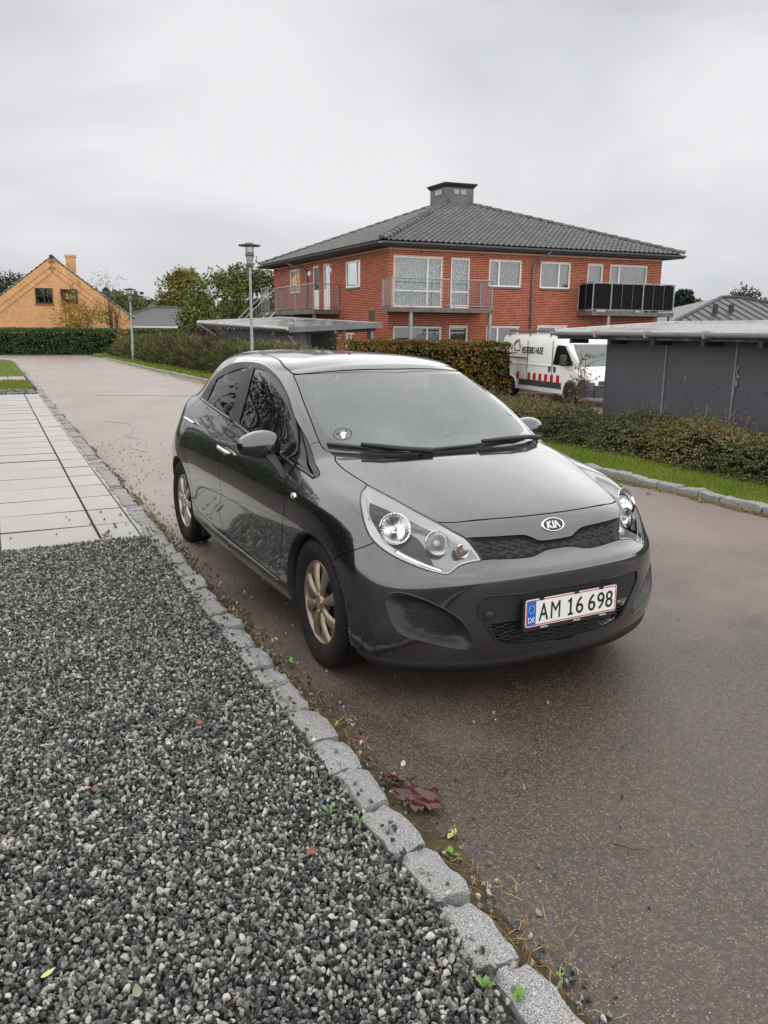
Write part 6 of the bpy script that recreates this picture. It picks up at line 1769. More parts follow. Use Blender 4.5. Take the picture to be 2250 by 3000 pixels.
ribbon_on_body([(8.95, 9.22), (8.0, 8.8), (7.1, 8.2)], .020, .012, 'waist_moulding', GLOSS_BLACK, car)
ribbon_on_body([(7.04, 8.15), (6.75, 7.9), (6.46, 7.5)], .020, .012, 'waist_moulding', GLOSS_BLACK, car)
ribbon_on_body([(5.05, 12.2), (5.728, 12.906), (7.185, 13.61), (8.406, 13.862), (10.049, 14.05), (12, 13.75)], .012, .006, 'roof_strip', BLACK_PLASTIC, car, lift=-.002)
ribbon_on_body([(7.2, .95), (8.6, 1.05), (9.5, 1.1), (10.25, 1.25)], .010, .006, 'sill_edge', PAINT, car)
# arch lips and wheel houses
for sg in (1, -1):
    for ax in (1.287, -1.283):
        a = np.linspace(R(-12), R(192), 40)
        bx_ = MB(); prev = None; ring = []
        # lip follows the skin: nearest skin point outside the arch edge
        ep = full.A[:, :3]
        for t in a:
            x, z = ax+(ARCH_R+.001)*math.cos(t), .298+(ARCH_R+.001)*math.sin(t)
            m = np.abs(np.hypot(ep[:, 0]-x, ep[:, 2]-z))
            m = np.where(np.abs(ep[:, 1]) > .5, m, 9)
            k = np.argsort(m)[:4]
            ring.append((x, float(ep[k, 1].mean()), z))
        vs = []; rr = [(0, .0), (-.008, -.003), (-.010, -.05), (.02, -.28)]
        for (x, y, z) in ring:
            cx, cz = (x-ax)/ARCH_R, (z-.298)/ARCH_R
            for dr, dy in rr:
                vs.append((x+cx*dr, sg*(y+dy), z+cz*dr))
        n = len(rr)
        fs = [(i*n+j, i*n+j+1, (i+1)*n+j+1, (i+1)*n+j) for i in range(len(ring)-1) for j in range(n-1)]
        b = MB().add(vs, fs); b.build('wheel_house', DARK_INNER, car, smooth=True)
MB().box(-1.80, 1.86, -.56, .56, .205, .26).build('underbody', DARK_INNER, car)
for sg in (1, -1):
    MB().box(-.90, .90, sg*.55, sg*.80, .20, .24).build('sill_floor', DARK_INNER, car)
    MB().box(-.93, -.92, sg*.62, sg*.80, .12, .26).build('mud_flap', BLACK_PLASTIC, car)

# ---- black lower lip under the bumper
uu = np.linspace(-4.95, 4.95, 90)
p, nn = body_point(uu, np.full(90, .05))
b = MB(); vs = []
for i in range(90):
    o = p[i]; m = np.array([nn[i, 0], nn[i, 1], 0]); m /= np.linalg.norm(m)
    k = 1-abs(uu[i])/4.95
    dz = .052 if abs(uu[i]) < 4.7 else .035
    for dn, z in ((-.012, o[2]+.02), (-.002, o[2]-.012), (-.012, o[2]-dz), (-.05, o[2]-dz+.01)):
        vs.append((o[0]+m[0]*dn, o[1]+m[1]*dn, z))
fs = [(i*4+j, i*4+j+1, (i+1)*4+j+1, (i+1)*4+j) for i in range(89) for j in range(3)]
b.add(vs, fs); b.build('lower_lip', BLACK_PLASTIC, car, smooth=True)

# ---- recessed insert helper: dished copy of an opening
def dished(sk, outline, inner, depth, name, mat, parent, both=True):
    d = -sk.field(outline)
    di = np.maximum(0, sk.field(inner))
    t = np.clip(d/np.maximum(d+di, 1e-5), 0, 1); t = t*t*(3-2*t)
    s = sk.sunk(.001+t*depth)
    s = s.both() if both else s
    return s.build(name, mat, parent, custom=False)
def on_front(y, z, guess=(1.0, 3.0), it=25):
    """net coordinates of the front face at given y, z"""
    y = np.abs(np.asarray(y, float)); z = np.asarray(z, float)
    u = np.full(len(y), guess[0], float); v = np.full(len(y), guess[1], float)
    for _ in range(it):
        p = spline_eval(NETC, u, v); e = 1e-3
        pu = (spline_eval(NETC, u+e, v)-p)/e; pv = (spline_eval(NETC, u, v+e)-p)/e
        ry, rz = y-p[:, 1], z-p[:, 2]
        det = pu[:, 1]*pv[:, 2]-pv[:, 1]*pu[:, 2]; det = np.where(abs(det) < 1e-9, 1e-9, det)
        u = np.clip(u+.8*(ry*pv[:, 2]-rz*pv[:, 1])/det, 0, 5.5); v = np.clip(v+.8*(rz*pu[:, 1]-ry*pu[:, 2])/det, 0, 8)
    return u, v
def wave_mesh(outline, rows, pitch, amp, depth, name, mat, parent, guess, r=.0028, slope=0.0, ylim=.8, sides=(1, -1), fine=.004):
    """rows of honeycomb bars laid in an opening, clipped to its outline"""
    poly = smooth_outline(outline)
    for sg in sides:
        b = MB()
        for k, z0 in enumerate([q for q in rows for _ in (0, 1)]):
            y = np.arange(0, ylim, fine)
            ph = (y/pitch+(.5 if (k//2) % 2 else 0)) % 1
            w = .08+.92*np.clip(np.abs(ph-.5)*2*2.6-.75, 0, 1)
            z = z0+amp*w*(1 if k % 2 else -1)+slope*y
            u, v = on_front(y, z, guess)
            ok = in_poly(np.stack([u, v], 1), poly)
            p, n = body_point(u, v)
            q = (p-n*depth)*np.array([1, sg, 1])
            run = []
            for i in range(len(y)+1):
                if i < len(y) and ok[i]: run.append(q[i])
                else:
                    if len(run) > 3: b.tube([tuple(a) for a in run], r, 4)
                    run = []
        if b.v: b.build(name, mat, parent, smooth=True)

# ---- upper grille
g = dished(grille, OL['grilleout'], OL['grillein'], .016, 'upper_grille', GREY_PLASTIC, car)
wave_mesh(OL['grillein'], [.660, .686, .712, .738], .062, .0085, .009, 'honeycomb_bar', BLACK_PLASTIC, g, (1.0, 5.5))
# ---- plate panel with the lower intake
pan = panel
ins, pan2 = pan.cut(OL['intake'], 0)
po = pan2.both().sunk(.004).build('plate_panel', GREY_PLASTIC, car)
it_ = dished(ins, OL['intake'], OL['intake'], .045, 'lower_intake', DARK_INNER, car)
wave_mesh(OL['intake'], [.256, .284, .312, .340, .368, .396], .075, .0095, .012, 'honeycomb_bar', BLACK_PLASTIC, it_, (1.0, 1.4), r=.0032)
ribbon_on_body([tuple(p) for p in OL['platepanel'][1:-1]], .009, .006, 'panel_edge', BLACK_PLASTIC, po, lift=.0)
cp_, cn_ = body_point([OL['cap'][0]], [OL['cap'][1]])
M_ = Matrix.Translation(Vector((cp_[0][0], -cp_[0][1], cp_[0][2]))+Vector((cn_[0][0], -cn_[0][1], cn_[0][2]))*-.002)@Vector((cn_[0][0], -cn_[0][1], cn_[0][2])).to_track_quat('Z', 'Y').to_matrix().to_4x4()
me = MB().lathe([(0, .003), (.020, .003), (.0215, .001), (.0235, .001), (.0245, .003)], 28).mesh('tow_eye_cap', GREY_PLASTIC, True); me.transform(M_); link('tow_eye_cap', me, po)
# ---- fog lamp recesses
for sg, s in ((1, fog), (-1, fog.mirrored())):
    d = -fog.field(OL['fogout']); di = np.maximum(0, fog.field(OL['fogin']))
    t = np.clip(d/np.maximum(d+di, 1e-5), 0, 1); t = t*t*(3-2*t)
    f_o = s.sunk(.001+t*.042).build('fog_lamp_recess', GREY_PLASTIC, car, custom=False)
    wave_mesh(OL['fogin'], [.26, .285, .31, .335, .36, .385, .41, .435], .085, .0065, .034, 'honeycomb_bar', BLACK_PLASTIC, f_o, (2.8, 2.0), sides=(sg,), r=.0026, slope=.10, ylim=.9)
    ribbon_on_body([tuple(p) for p in OL['fogout']]+[tuple(OL['fogout'][0])], .0035, .003, 'recess_edge', PAINT, f_o, sides=(sg,), lift=.0)

# ---- headlights
hd = -head.field(OL['headlight'])
for sg in (1, -1):
    mir = (lambda s: s) if sg > 0 else (lambda s: s.mirrored())
    lens = mir(head).build('headlight', LENS, car)
    t = np.clip((hd-.010)/.035, 0, 1); t = t*t*(3-2*t)
    hs = head.sunk(.004+t*.060)
    tub = mir(hs)
    # bezel: silver along the top and rear edge, dark round the bowls
    dsel = np.where((head.A[:, 6] < 3.2) & (head.A[:, 7] < 5.6), hd-.012, hd-.030+.012*np.clip((head.A[:, 6]-3)/1.5, 0, 1)*-1)
    dk, sv = hs.split(-(dsel))
    mir(sv).build('silver_bezel', LAMP_SILVER, lens)
    dk_in, dk_out = dk.split(dk.A[:, 6]-3.12-.22*(dk.A[:, 7]-6.2))
    mir(dk_in).build('grey_bezel', LAMP_DARK, lens)
    mir(dk_out).build('black_bezel', GLOSS_BLACK, lens)
    ribbon_on_body([tuple(p) for p in OL['headlight']]+[tuple(OL['headlight'][0])], .009, .006, 'lamp_seal', GLOSS_BLACK, lens, sides=(sg,), lift=-.002)
    for key, rad, dep, tilt in (('lamp_main', .066, .020, .25), ('lamp_sec', .050, .018, .15)):
        c, n = body_point([OL[key][0]], [OL[key][1]])
        c = Vector((c[0][0], sg*c[0][1], c[0][2])); n = Vector((n[0][0], sg*n[0][1], n[0][2]))
        ax = (n*.8+Vector((1, 0, .05))*.8).normalized()
        M_ = Matrix.Translation(c-n*dep)@ax.to_track_quat('Z', 'Y').to_matrix().to_4x4()
        prof = [(rad*1.06, .004), (rad*1.03, .007), (rad, .004)]+[(rad*q, -.034*(1-q*q)) for q in (.93, .84, .72, .58, .42, .28, .16)]
        me = MB().lathe(prof, 30).mesh('reflector_bowl', LAMP_CHROME, False); me.transform(M_)
        rb = link('reflector_bowl', me, lens)
        me = MB().lathe([(.013, -.03), (.013, -.008), (.010, -.004), (0, -.003)], 18).mesh('bulb_cap', CHROME if key == 'lamp_main' else LAMP_SILVER, True); me.transform(M_)
        link('bulb_cap', me, lens)
    c, n = body_point([OL['lamp_turn'][0]], [OL['lamp_turn'][1]])
    c = Vector((c[0][0], sg*c[0][1], c[0][2])); n = Vector((n[0][0], sg*n[0][1], n[0][2]))
    M_ = Matrix.Translation(c-n*.026)@n.to_track_quat('Z', 'Y').to_matrix().to_4x4()
    me = MB().lathe([(.030, .006), (.026, 0), (.018, -.012), (0, -.016)], 20).mesh('turn_bowl', LAMP_CHROME, True); me.transform(M_); link('turn_bowl', me, lens)
    me = MB().lathe([(.006, -.016), (.007, -.004), (.005, .002), (0, .004)], 14).mesh('amber_bulb', AMBER, True); me.transform(M_); link('amber_bulb', me, lens)
    # running light strip along the foot of the lamp
    ribbon_on_body([(3.75, 5.25), (3.35, 5.0), (2.95, 4.72), (2.68, 4.5)], .020, .010, 'running_light', LAMP_CHROME, lens, sides=(sg,), lift=-.014)
    ribbon_on_body([(4.30, 7.5), (4.35, 6.9), (4.33, 6.3)], .016, .008, 'side_reflector', LAMP_SILVER, lens, sides=(sg,), lift=-.014)

# ---- badge
c, n = body_point([0.001], [OL['emblem'][1]])
n = Vector((n[0][0], 0, n[0][2])).normalized(); c = Vector((c[0][0], 0, c[0][2]))
badge = bpy.data.objects.new('bonnet_badge', MB().mesh('x', CHROME)); 
xa = Vector((0, 1, 0)); ya = n.cross(xa)
MBADGE = Matrix((xa, ya, n)).transposed().to_4x4(); MBADGE.translation = c
rx, rz = .060, .031
def ell(k, z): return [(rx*k*math.cos(2*PI*i/40), rz*(k if k < 1 else k)*math.sin(2*PI*i/40), z) for i in range(40)]
vs = []
for k, z in ((1.06, -.004), (1.04, .004), (.98, .007), (.90, .006), (.88, .003)): vs += ell(k, z)
b = MB().add(vs, [(r*40+i, r*40+(i+1) % 40, (r+1)*40+(i+1) % 40, (r+1)*40+i) for r in range(4) for i in range(40)])
me = b.mesh('bonnet_badge', CHROME, True); me.transform(MBADGE); badge = link('bonnet_badge', me, car)
me = MB().add(ell(.9, .0035), [tuple(range(40))]).mesh('badge_field', GLOSS_BLACK); me.transform(MBADGE); link('badge_field', me, badge)
def strokes(segs, w, z0, z1):
    m = MB()
    for (x0, y0, x1, y1) in segs:
        d = Vector((x1-x0, y1-y0)); d.normalize(); s = Vector((-d.y, d.x))*w/2
        m.prism([(x0-s.x, y0-s.y), (x1-s.x, y1-s.y), (x1+s.x, y1+s.y), (x0+s.x, y0+s.y)], 2, z0, z1)
    return m
H_ = .0165
segs = [(-.034, -H_, -.030, H_), (-.0300, .0, -.014, H_*.98), (-.0290, .002, -.012, -H_*.98), (-.003, -H_, .000, H_), (.006, -H_, .016, H_*.96), (.016, H_*.96, .031, -H_*.95)]
for nm, sg_ in (('badge_letter', segs[0:3]), ('badge_letter', segs[3:4]), ('badge_letter', segs[4:6])):
    me = strokes(sg_, .0068, .0030, .0065).mesh(nm, WHITE_PAINT); me.transform(MBADGE); link(nm, me, badge)

# ---- number plate with carrier
pl = bpy.data.objects.new('number_plate', None); COL.objects.link(pl); pl.parent = car
pl.matrix_local = Matrix.Translation((2.112, 0, .4295))@Matrix.Rotation(R(90), 4, 'Z')@Matrix.Rotation(R(90-1), 4, 'X')
def rrect(w, h, r, n=5):
    o = []
    for cx, cy, a0 in ((w-r, h-r, 0), (-w+r, h-r, 90), (-w+r, -h+r, 180), (w-r, -h+r, 270)):
        for i in range(n+1):
            a = R(a0+90*i/n); o.append((cx+r*math.cos(a), cy+r*math.sin(a)))
    return o
MB().prism([(x, y-.008) for x, y in rrect(.262, .071, .012)], 2, -.016, -.001).build('plate_carrier', BLACK_PLASTIC, pl)
MB().prism(rrect(.252, .060, .010), 2, -.001, .0015).build('plate_sheet', WHITE_PAINT, pl)
rr1, rr2 = rrect(.2485, .0565, .008), rrect(.2440, .0520, .005)
k = len(rr1)
MB().add([(x, y, .0022) for x, y in rr1]+[(x, y, .0022) for x, y in rr2], [(i, (i+1) % k, k+(i+1) % k, k+i) for i in range(k)]).build('red_border', PLATE_RED, pl)
MB().prism([(-.2435, -.0515), (-.198, -.0515), (-.198, .0515), (-.2435, .0515)], 2, .0012, .0021).build('blue_band', PLATE_BLUE, pl)
for i in range(12):
    a = 2*PI*i/12; x, y = -.2205+.015*math.cos(a), .017+.017*math.sin(a)
    MB().prism([(x+.0022*math.cos(2*PI*j/5+PI/2), y+.0026*math.sin(2*PI*j/5+PI/2)) for j in range(5)], 2, .002, .0027).build('band_star', YELLOW, pl)
tx = text_mesh('country_code', 'DK', .034, WHITE_PAINT, pl, sx=.85); tx.location = (-.2205, -.031, .0024)
for s_, x_, w_ in (('A', -.157, .050), ('M', -.0925, .050), ('6', .041, .041), ('6', .110, .041), ('9', .1615, .041), ('8', .210, .041)):
    tx = text_mesh('plate_character', s_, .100, PLATE_BLACK, pl, bold={'A': .0006, 'M': .0}.get(s_, .0003))
    xs = [q.co.x for q in tx.data.vertices]; ys = [q.co.y for q in tx.data.vertices]
    kx, ky = w_/(max(xs)-min(xs)), .076/(max(ys)-min(ys))
    for q in tx.data.vertices:
        q.co.x = (q.co.x-(max(xs)+min(xs))/2)*kx; q.co.y = (q.co.y-(max(ys)+min(ys))/2)*ky
    tx.location = (x_, -.001, .0022)
me = strokes([(.002, -.038, .002, .038), (.004, .036, -.012, .022), (-.012, -.0345, .016, -.0345)], .0095, .0014, .0030).mesh('plate_character', PLATE_BLACK)
link('plate_character', me, pl, (-.0110, -.001, 0))
for x_ in (-.15, .03, .18):
    tx = text_mesh('dealer_lettering', 'nellemann', .0125, WHITE_PAINT, pl, sx=.8); tx.location = (x_, -.0685, 0)
for x_ in (-.17, .02, .16):
    MB().box(x_-.012, x_+.012, .052, .064, -.001, .004).build('carrier_clip', BLACK_PLASTIC, pl)
MB().lathe([(.006, .002), (.005, .005), (0, .006)], 12, origin=(.236, .0, 0)).build('plate_screw', WHITE_PAINT, pl)

# ---- door handles, side repeaters
for key0, key1, doors in (('hF0', 'hF1', fd_o), ('hR0', 'hR1', rd_o)):
    P0, n0 = body_point([OL[key0][0]], [OL[key0][1]]); P1, n1 = body_point([OL[key1][0]], [OL[key1][1]])
    for i, sg in enumerate((1, -1)):
        f = np.array([1, sg, 1]); a, b_, n = P0[0]*f, P1[0]*f, ((n0[0]+n1[0])/2)*f
        a, b_ = b_*.88+a*.12, a
        L = (b_-a); m = MB()
        pts = [a+n*.004, a+L*.06+n*.024, a+L*.25+n*.034, a+L*.5+n*.037, a+L*.75+n*.034, a+L*.93+n*.026, b_+n*.004]
        m.tube([tuple(p) for p in pts], [.008, .0125, .0125, .0115, .0115, .012, .008], 10)
        h = m.build('door_handle', CHROME, doors[i], smooth=True)
        c = a+L*.55
        mm = MB(); t = L/np.linalg.norm(L); s = np.cross(n, t)
        ring = [c+n*.0015+t*.048*math.cos(2*PI*j/24)+s*.030*math.sin(2*PI*j/24) for j in range(24)]
        cen = c-n*.012
        mm.add([tuple(p) for p in ring]+[tuple(cen)], [(j, (j+1) % 24, 24) for j in range(24)])
        mm.build('handle_cup', GLOSS_BLACK, h, smooth=True)
P0, n0 = body_point([OL['indic'][0]], [OL['indic'][1]])
for sg in (1, -1):
    f = np.array([1, sg, 1]); c, n = Vector(P0[0]*f), Vector(n0[0]*f)
    M_ = Matrix.Translation(c)@n.to_track_quat('Z', 'Y').to_matrix().to_4x4()
    vs = []
    for k_, z in ((1, 0), (.95, .005), (.7, .008), (.01, .009)): vs += [(.026*k_*math.copysign(abs(math.cos(a))**.7, math.cos(a)), .016*k_*math.copysign(abs(math.sin(a))**.7, math.sin(a)), z) for a in [2*PI*i/20 for i in range(20)]]
    me = MB().add(vs, [(r*20+i, r*20+(i+1) % 20, (r+1)*20+(i+1) % 20, (r+1)*20+i) for r in range(3) for i in range(20)]).mesh('side_repeater', LAMP_CHROME, True)
    me.transform(M_); sr = link('side_repeater', me, car)
    me = MB().lathe([(.008, .008), (.006, .0105), (0, .011)], 10).mesh('repeater_bulb', AMBER, True); me.transform(M_); link('repeater_bulb', me, sr)

# ---- door mirrors
def blob(secs, name, mat, parent, n=20):
    """lofted body from elliptical sections: (centre, half-x, half-z, squareness)"""
    vs = []
    for c, hx, hz, sq in secs:
        for i in range(n):
            a = 2*PI*i/n; ca, sa = math.cos(a), math.sin(a)
            vs.append((c[0]+hx*math.copysign(abs(ca)**sq, ca), c[1], c[2]+hz*math.copysign(abs(sa)**sq, sa)))
    k = len(secs)
    fs = [(r*n+i, r*n+(i+1) % n, (r+1)*n+(i+1) % n, (r+1)*n+i) for r in range(k-1) for i in range(n)]+[tuple(range(n)), tuple(range((k-1)*n, k*n))]
    m = MB().add(vs, fs); o = m.build(name, mat, parent, smooth=True)
    s = o.modifiers.new('sub', 'SUBSURF'); s.levels = 1; s.render_levels = 2
    return o
for sg in (1, -1):
    mo = blob([((.655, sg*.785, .985), .030, .050, .8), ((.655, sg*.80, .988), .062, .066, .75), ((.650, sg*.85, .992), .078, .078, .75), ((.64, sg*.91, .990), .076, .074, .78), ((.625, sg*.965, .983), .062, .058, .85), ((.612, sg*.992, .978), .040, .036, .9), ((.605, sg*1.000, .976), .012, .012, 1)],
              'door_mirror', PAINT, car)
    MB().lathe([(0, .006), (.055, .006), (.060, .001)], 20, 'X', (.565, sg*.885, .988)).build('mirror_glass', CHROME, mo, smooth=True)
    b = MB()
    b.add([(.60, sg*.83, .955), (.72, sg*.83, .955), (.715, sg*.885, .945), (.605, sg*.885, .945),
           (.76, sg*.795, .84), (.855, sg*.795, .835), (.85, sg*.835, .83), (.765, sg*.835, .835)],
          [(0, 1, 2, 3), (4, 5, 6, 7), (0, 1, 5, 4), (1, 2, 6, 5), (2, 3, 7, 6), (3, 0, 4, 7)])
    bevel(b.build('mirror_stalk', BLACK_PLASTIC, mo), .012)

# ---- wheels
def wheel_meshes():
    b = MB()
    W2 = .0925
    prof = [(.196, -.062), (.203, -.070), (.225, -.083), (.262, -.0935), (.285, -.090), (.300, -.080), (.3085, -.064)]
    for g in (-.040, 0.0, .040):
        prof += [(.310, g-.008), (.310, g-.0045), (.301, g-.004), (.301, g+.004), (.310, g+.0045), (.310, g+.008)]
    prof += [(.3085, .064), (.300, .080), (.285, .090), (.262, .0935), (.225, .083), (.203, .070), (.196, .062)]
    b.lathe(prof, 72, 'Y')
    tyre = b.mesh('tyre', RUBBER, True)
    b = MB()
    # shoulder tread blocks
    for s in (-1, 1):
        for i in range(64):
            a = 2*PI*i/64; da = 2*PI/64*.33
            for y0, y1, r0, r1 in ((.046, .066, .3105, .3098), (.066, .083, .3098, .2985)):
                vs = []
                for aa in (a-da, a+da):
                    for (yy, r) in ((y0, r0), (y1, r1)):
                        vs += [(r*math.cos(aa), s*yy, r*math.sin(aa)), ((r+.0035)*math.cos(aa), s*yy, (r+.0035)*math.sin(aa))]
                b.add(vs, [(1, 3, 7, 5), (0, 2, 3, 1), (4, 5, 7, 6), (2, 6, 7, 3), (0, 1, 5, 4)])
    tread = b.mesh('tread_blocks', RUBBER)
    # wheel cover: dished back plate with slots, eight blade spokes, rim ring (outer face towards -y)
    b = MB()
    b.lathe([(.203, -.052), (.205, -.066), (.200, -.073), (.194, -.071), (.190, -.060), (.186, -.048)], 64, 'Y')
    ring = b
    for i in range(8):
        a = 2*PI*i/8+R(4)
        sw = R(5)
        cs = []
        for r, hw, y in ((.030, .0140, -.068), (.060, .0175, -.075), (.100, .0205, -.078), (.145, .0275, -.075), (.192, .0400, -.066)):
            c, s = math.cos(a+sw*(r-.03)/.16), math.sin(a+sw*(r-.03)/.16)
            cs.append([(r*c-w*s, yy, r*s+w*c) for w, yy in ((-hw, y+.016), (-hw*.80, y+.002), (hw*.1, y-.003), (hw*.80, y+.004), (hw, y+.016))])
        vs = [p for sct in cs for p in sct]
        b.add(vs, [(k*5+j, k*5+j+1, (k+1)*5+j+1, (k+1)*5+j) for k in range(4) for j in range(4)])
    b.lathe([(.052, -.062), (.050, -.072), (.036, -.079), (.030, -.081), (.022, -.079), (0, -.079)], 32, 'Y')
    cover = b.mesh('wheel_cover', COVER, True)
    b = MB()
    for i in range(8):
        a0 = 2*PI*i/8+R(4)+R(6)
        # dished panel between two spokes leaving a slot at its middle
        for r0, r1, y0, y1 in ((.138, .191, -.046, -.056), (.045, .080, -.056, -.050)):
            vs = []; m = 7
            for j in range(m+1):
                t = a0-R(2)+R(45)*j/m
                for r, y in ((r0, y0), (r1, y1)): vs.append((r*math.cos(t), y, r*math.sin(t)))
            b.add(vs, [(2*j, 2*j+1, 2*j+3, 2*j+2) for j in range(m)])
    web = b.mesh('cover_web', WEB, True)
    b = MB()
    for i in range(4):
        a = 2*PI*i/4+R(48)
        b.lathe([(.0105, -.070), (.0105, -.0835), (.008, -.085), (.007, -.078), (0, -.078)], 14, 'Y', (.040*math.cos(a), 0, .040*math.sin(a)))
    nuts = b.mesh('wheel_nuts', COVER, True)
    b = MB().lathe([(0, -.030), (.10, -.034), (.165, -.030), (.192, -.052)], 40, 'Y')
    back = b.mesh('wheel_disc', DARK_INNER, True)
    return tyre, tread, cover, web, nuts, back
COVER = simple('silver_wheel_cover', (.42, .40, .37), .32, .75, var=.12, scale=14)
COVER_DUSTY = simple('dusty_wheel_cover', (.29, .235, .18), .34, .7, var=.16, scale=16)
WEB = simple('brake_dust_cover_web', (.11, .078, .055), .5, .4, var=.25, scale=20)
WM = wheel_meshes()
for ax, st in ((1.285, R(-2)), (-1.285, 0)):
    for sg in (1, -1):
        w = bpy.data.objects.new('wheel', None); COL.objects.link(w); w.parent = car
        w.location = (ax, sg*.757, .310)
        w.rotation_euler = (0, R(31 if ax > 0 else 11), (PI if sg > 0 else 0)+st)
        for nm, me in zip(('tyre', 'tread_blocks', 'wheel_cover', 'cover_web', 'wheel_nuts', 'wheel_disc'), WM):
            q = link(nm, me, w)
            if nm in ('tread_blocks', 'wheel_nuts'): q['kind'] = 'stuff'
            if ax > 0 and nm in ('wheel_cover', 'wheel_nuts'):
                q.material_slots[0].link = 'OBJECT'; q.material_slots[0].material = COVER_DUSTY

# ---- wipers and cowl vents
def wiper(pts_blade, pts_arm, nm='wiper'):
    p, n = body_point([q[0] for q in pts_blade], [q[1] for q in pts_blade])
    m = MB(); pp = p*np.array([1, WS, 1])+n*np.array([1, WS, 1])*.012
    k = 24
    t = np.linspace(0, 1, len(pp)); ti = np.linspace(0, 1, k)
    fine = np.stack([np.interp(ti, t, pp[:, j]) for j in range(3)], 1)
    m.tube([tuple(a) for a in fine], .0085, 6)
    o = m.build(nm, BLACK_PLASTIC, car, smooth=True)
    p, n = body_point([q[0] for q in pts_arm], [q[1] for q in pts_arm])
    sgn = np.array([[1, s_, 1] for s_ in [WS]*len(p)])
    pp = p*sgn+n*sgn*np.array([[q[2]] for q in pts_arm])
    MB().tube([tuple(a) for a in pp], [.016, .013, .012, .009][:len(pp)], 8).build('wiper_arm', BLACK_PLASTIC, o, smooth=True)
    return o
WS = -1
def two_sided(seq):   # negative column = far side of the car
    return seq
def wiper_w(blade, arm):
    """blade and arm given as world (car frame) stations: list of (column signed, row, lift)"""
    m = MB()
    def pt(q):
        p, n = body_point([abs(q[0])], [q[1]]); s = -1 if q[0] >= 0 else 1
        f = np.array([1, s, 1]); return p[0]*f+n[0]*f*q[2]
    P = [pt(q) for q in blade]
    t = np.linspace(0, 1, len(P)); ti = np.linspace(0, 1, 24); P = np.array(P)
    m.tube([tuple(np.array([np.interp(x, t, P[:, j]) for j in range(3)])) for x in ti], .009, 6)
    o = m.build('wiper', BLACK_PLASTIC, car, smooth=True)
    P = [tuple(pt(q)) for q in arm]
    MB().tube(P, [.009]+[.013]*(len(P)-2)+[.017], 8).build('wiper_arm', BLACK_PLASTIC, o, smooth=True)
wiper_w([(4.9, 10.17, .012), (3.5, 10.12, .012), (2.2, 10.02, .012), (1.2, 9.93, .012), (.55, 9.86, .012)], [(2.75, 10.09, .03), (2.0, 9.95, .035), (1.3, 9.8, .03), (.7, 9.62, .02)])
wiper_w([(.62, 9.88, .012), (-.6, 9.98, .012), (-1.9, 10.06, .012), (-3.0, 10.1, .012)], [(-.55, 10.0, .03), (-1.6, 9.98, .035), (-2.8, 9.95, .03), (-4.3, 9.85, .02)])
b = MB()
for uu0, uu1 in ((-1.55, -.35), (-.28, 1.0), (1.1, 2.0)):
    for i in range(int((uu1-uu0)/.035)):
        u = uu0+i*.035
        p, n = body_point([abs(u)], [9.60]); s = -1 if u >= 0 else 1
        f = np.array([1, s, 1]); c = p[0]*f+n[0]*f*.001
        b.box(c[0]-.014, c[0]+.012, c[1]-.0022, c[1]+.0022, c[2]-.004, c[2]+.006)
vo = b.build('cowl_vent', BLACK_PLASTIC, car); vo['kind'] = 'stuff'

# ---- stickers
p, n = body_point([OL['sticker'][0]], [OL['sticker'][1]]); f = np.array([1, -1, 1])
def sticker(c, n, xax, r, name, mat, ring=False):
    n = Vector(n); x = (Vector(xax)-n*Vector(xax).dot(n)).normalized(); y = n.cross(x)
    M_ = Matrix((x, y, n)).transposed().to_4x4(); M_.translation = Vector(c)+n*.002
    if ring: me = MB().lathe([(r, 0), (r*.93, 0)], 36).mesh(name, mat)
    else: me = MB().lathe([(r, 0), (0, 0)], 28).mesh(name, mat)
    me.transform(M_); o = link(name, me, ws); return M_
M_ = sticker(p[0]*f, n[0]*f, (0, 1, 0), .048, 'parking_disc_ring', BLACK_PLASTIC, True)
me = MB().box(-.030, .030, .010, .018, 0, .001).mesh('parking_disc_dial', BLACK_PLASTIC); me.transform(M_); link('parking_disc_dial', me, ws)
me = MB().prism([(-.012, .012), (.010, .020), (.022, .004), (-.006, -.038), (-.014, -.036)], 2, 0, .001).mesh('parking_disc_hand', WHITE_PAINT); me.transform(M_); link('parking_disc_hand', me, ws)
p, n = body_point([4.35], [10.75])
sticker(p[0], n[0], (0, 1, 0), .020, 'round_sticker', simple('green_sticker', (.08, .42, .34), .4))

# ---- cabin
m = MB(); n_ = 15
vs = []
for i in range(n_):
    y = -.70+1.40*i/(n_-1)
    hump = .055*math.exp(-((y-.36)/.16)**2)
    k = abs(y)/.70
    for x, z in ((1.06-.16*k*k, .95-.02*k), (.86-.10*k*k, .955+hump*.8), (.70-.06*k*k, .94+hump), (.62, .88+hump*.5), (.60, .70), (.70, .50)):
        vs.append((x, y, z))
m.add(vs, [(i*6+j, i*6+j+1, (i+1)*6+j+1, (i+1)*6+j) for i in range(n_-1) for j in range(5)])
m.build('dashboard', DASH, car, smooth=True)
def torus(R_, r_, M_, name, mat, parent):
    b = MB(); n, k = 36, 8
    b.add([((R_+r_*math.cos(2*PI*j/k))*math.cos(2*PI*i/n), (R_+r_*math.cos(2*PI*j/k))*math.sin(2*PI*i/n), r_*math.sin(2*PI*j/k)) for i in range(n) for j in range(k)],
          [(i*k+j, ((i+1) % n)*k+j, ((i+1) % n)*k+(j+1) % k, i*k+(j+1) % k) for i in range(n) for j in range(k)])
    me = b.mesh(name, mat, True); me.transform(M_); return link(name, me, parent)
MS = Matrix.Translation((.50, .36, .93))@Vector((-.90, 0, .42)).to_track_quat('Z', 'Y').to_matrix().to_4x4()
WHEEL_RIM = simple('black_steering_leather', (.012, .012, .013), .5, var=.1)
swh = torus(.185, .018, MS, 'steering_wheel', WHEEL_RIM, car)
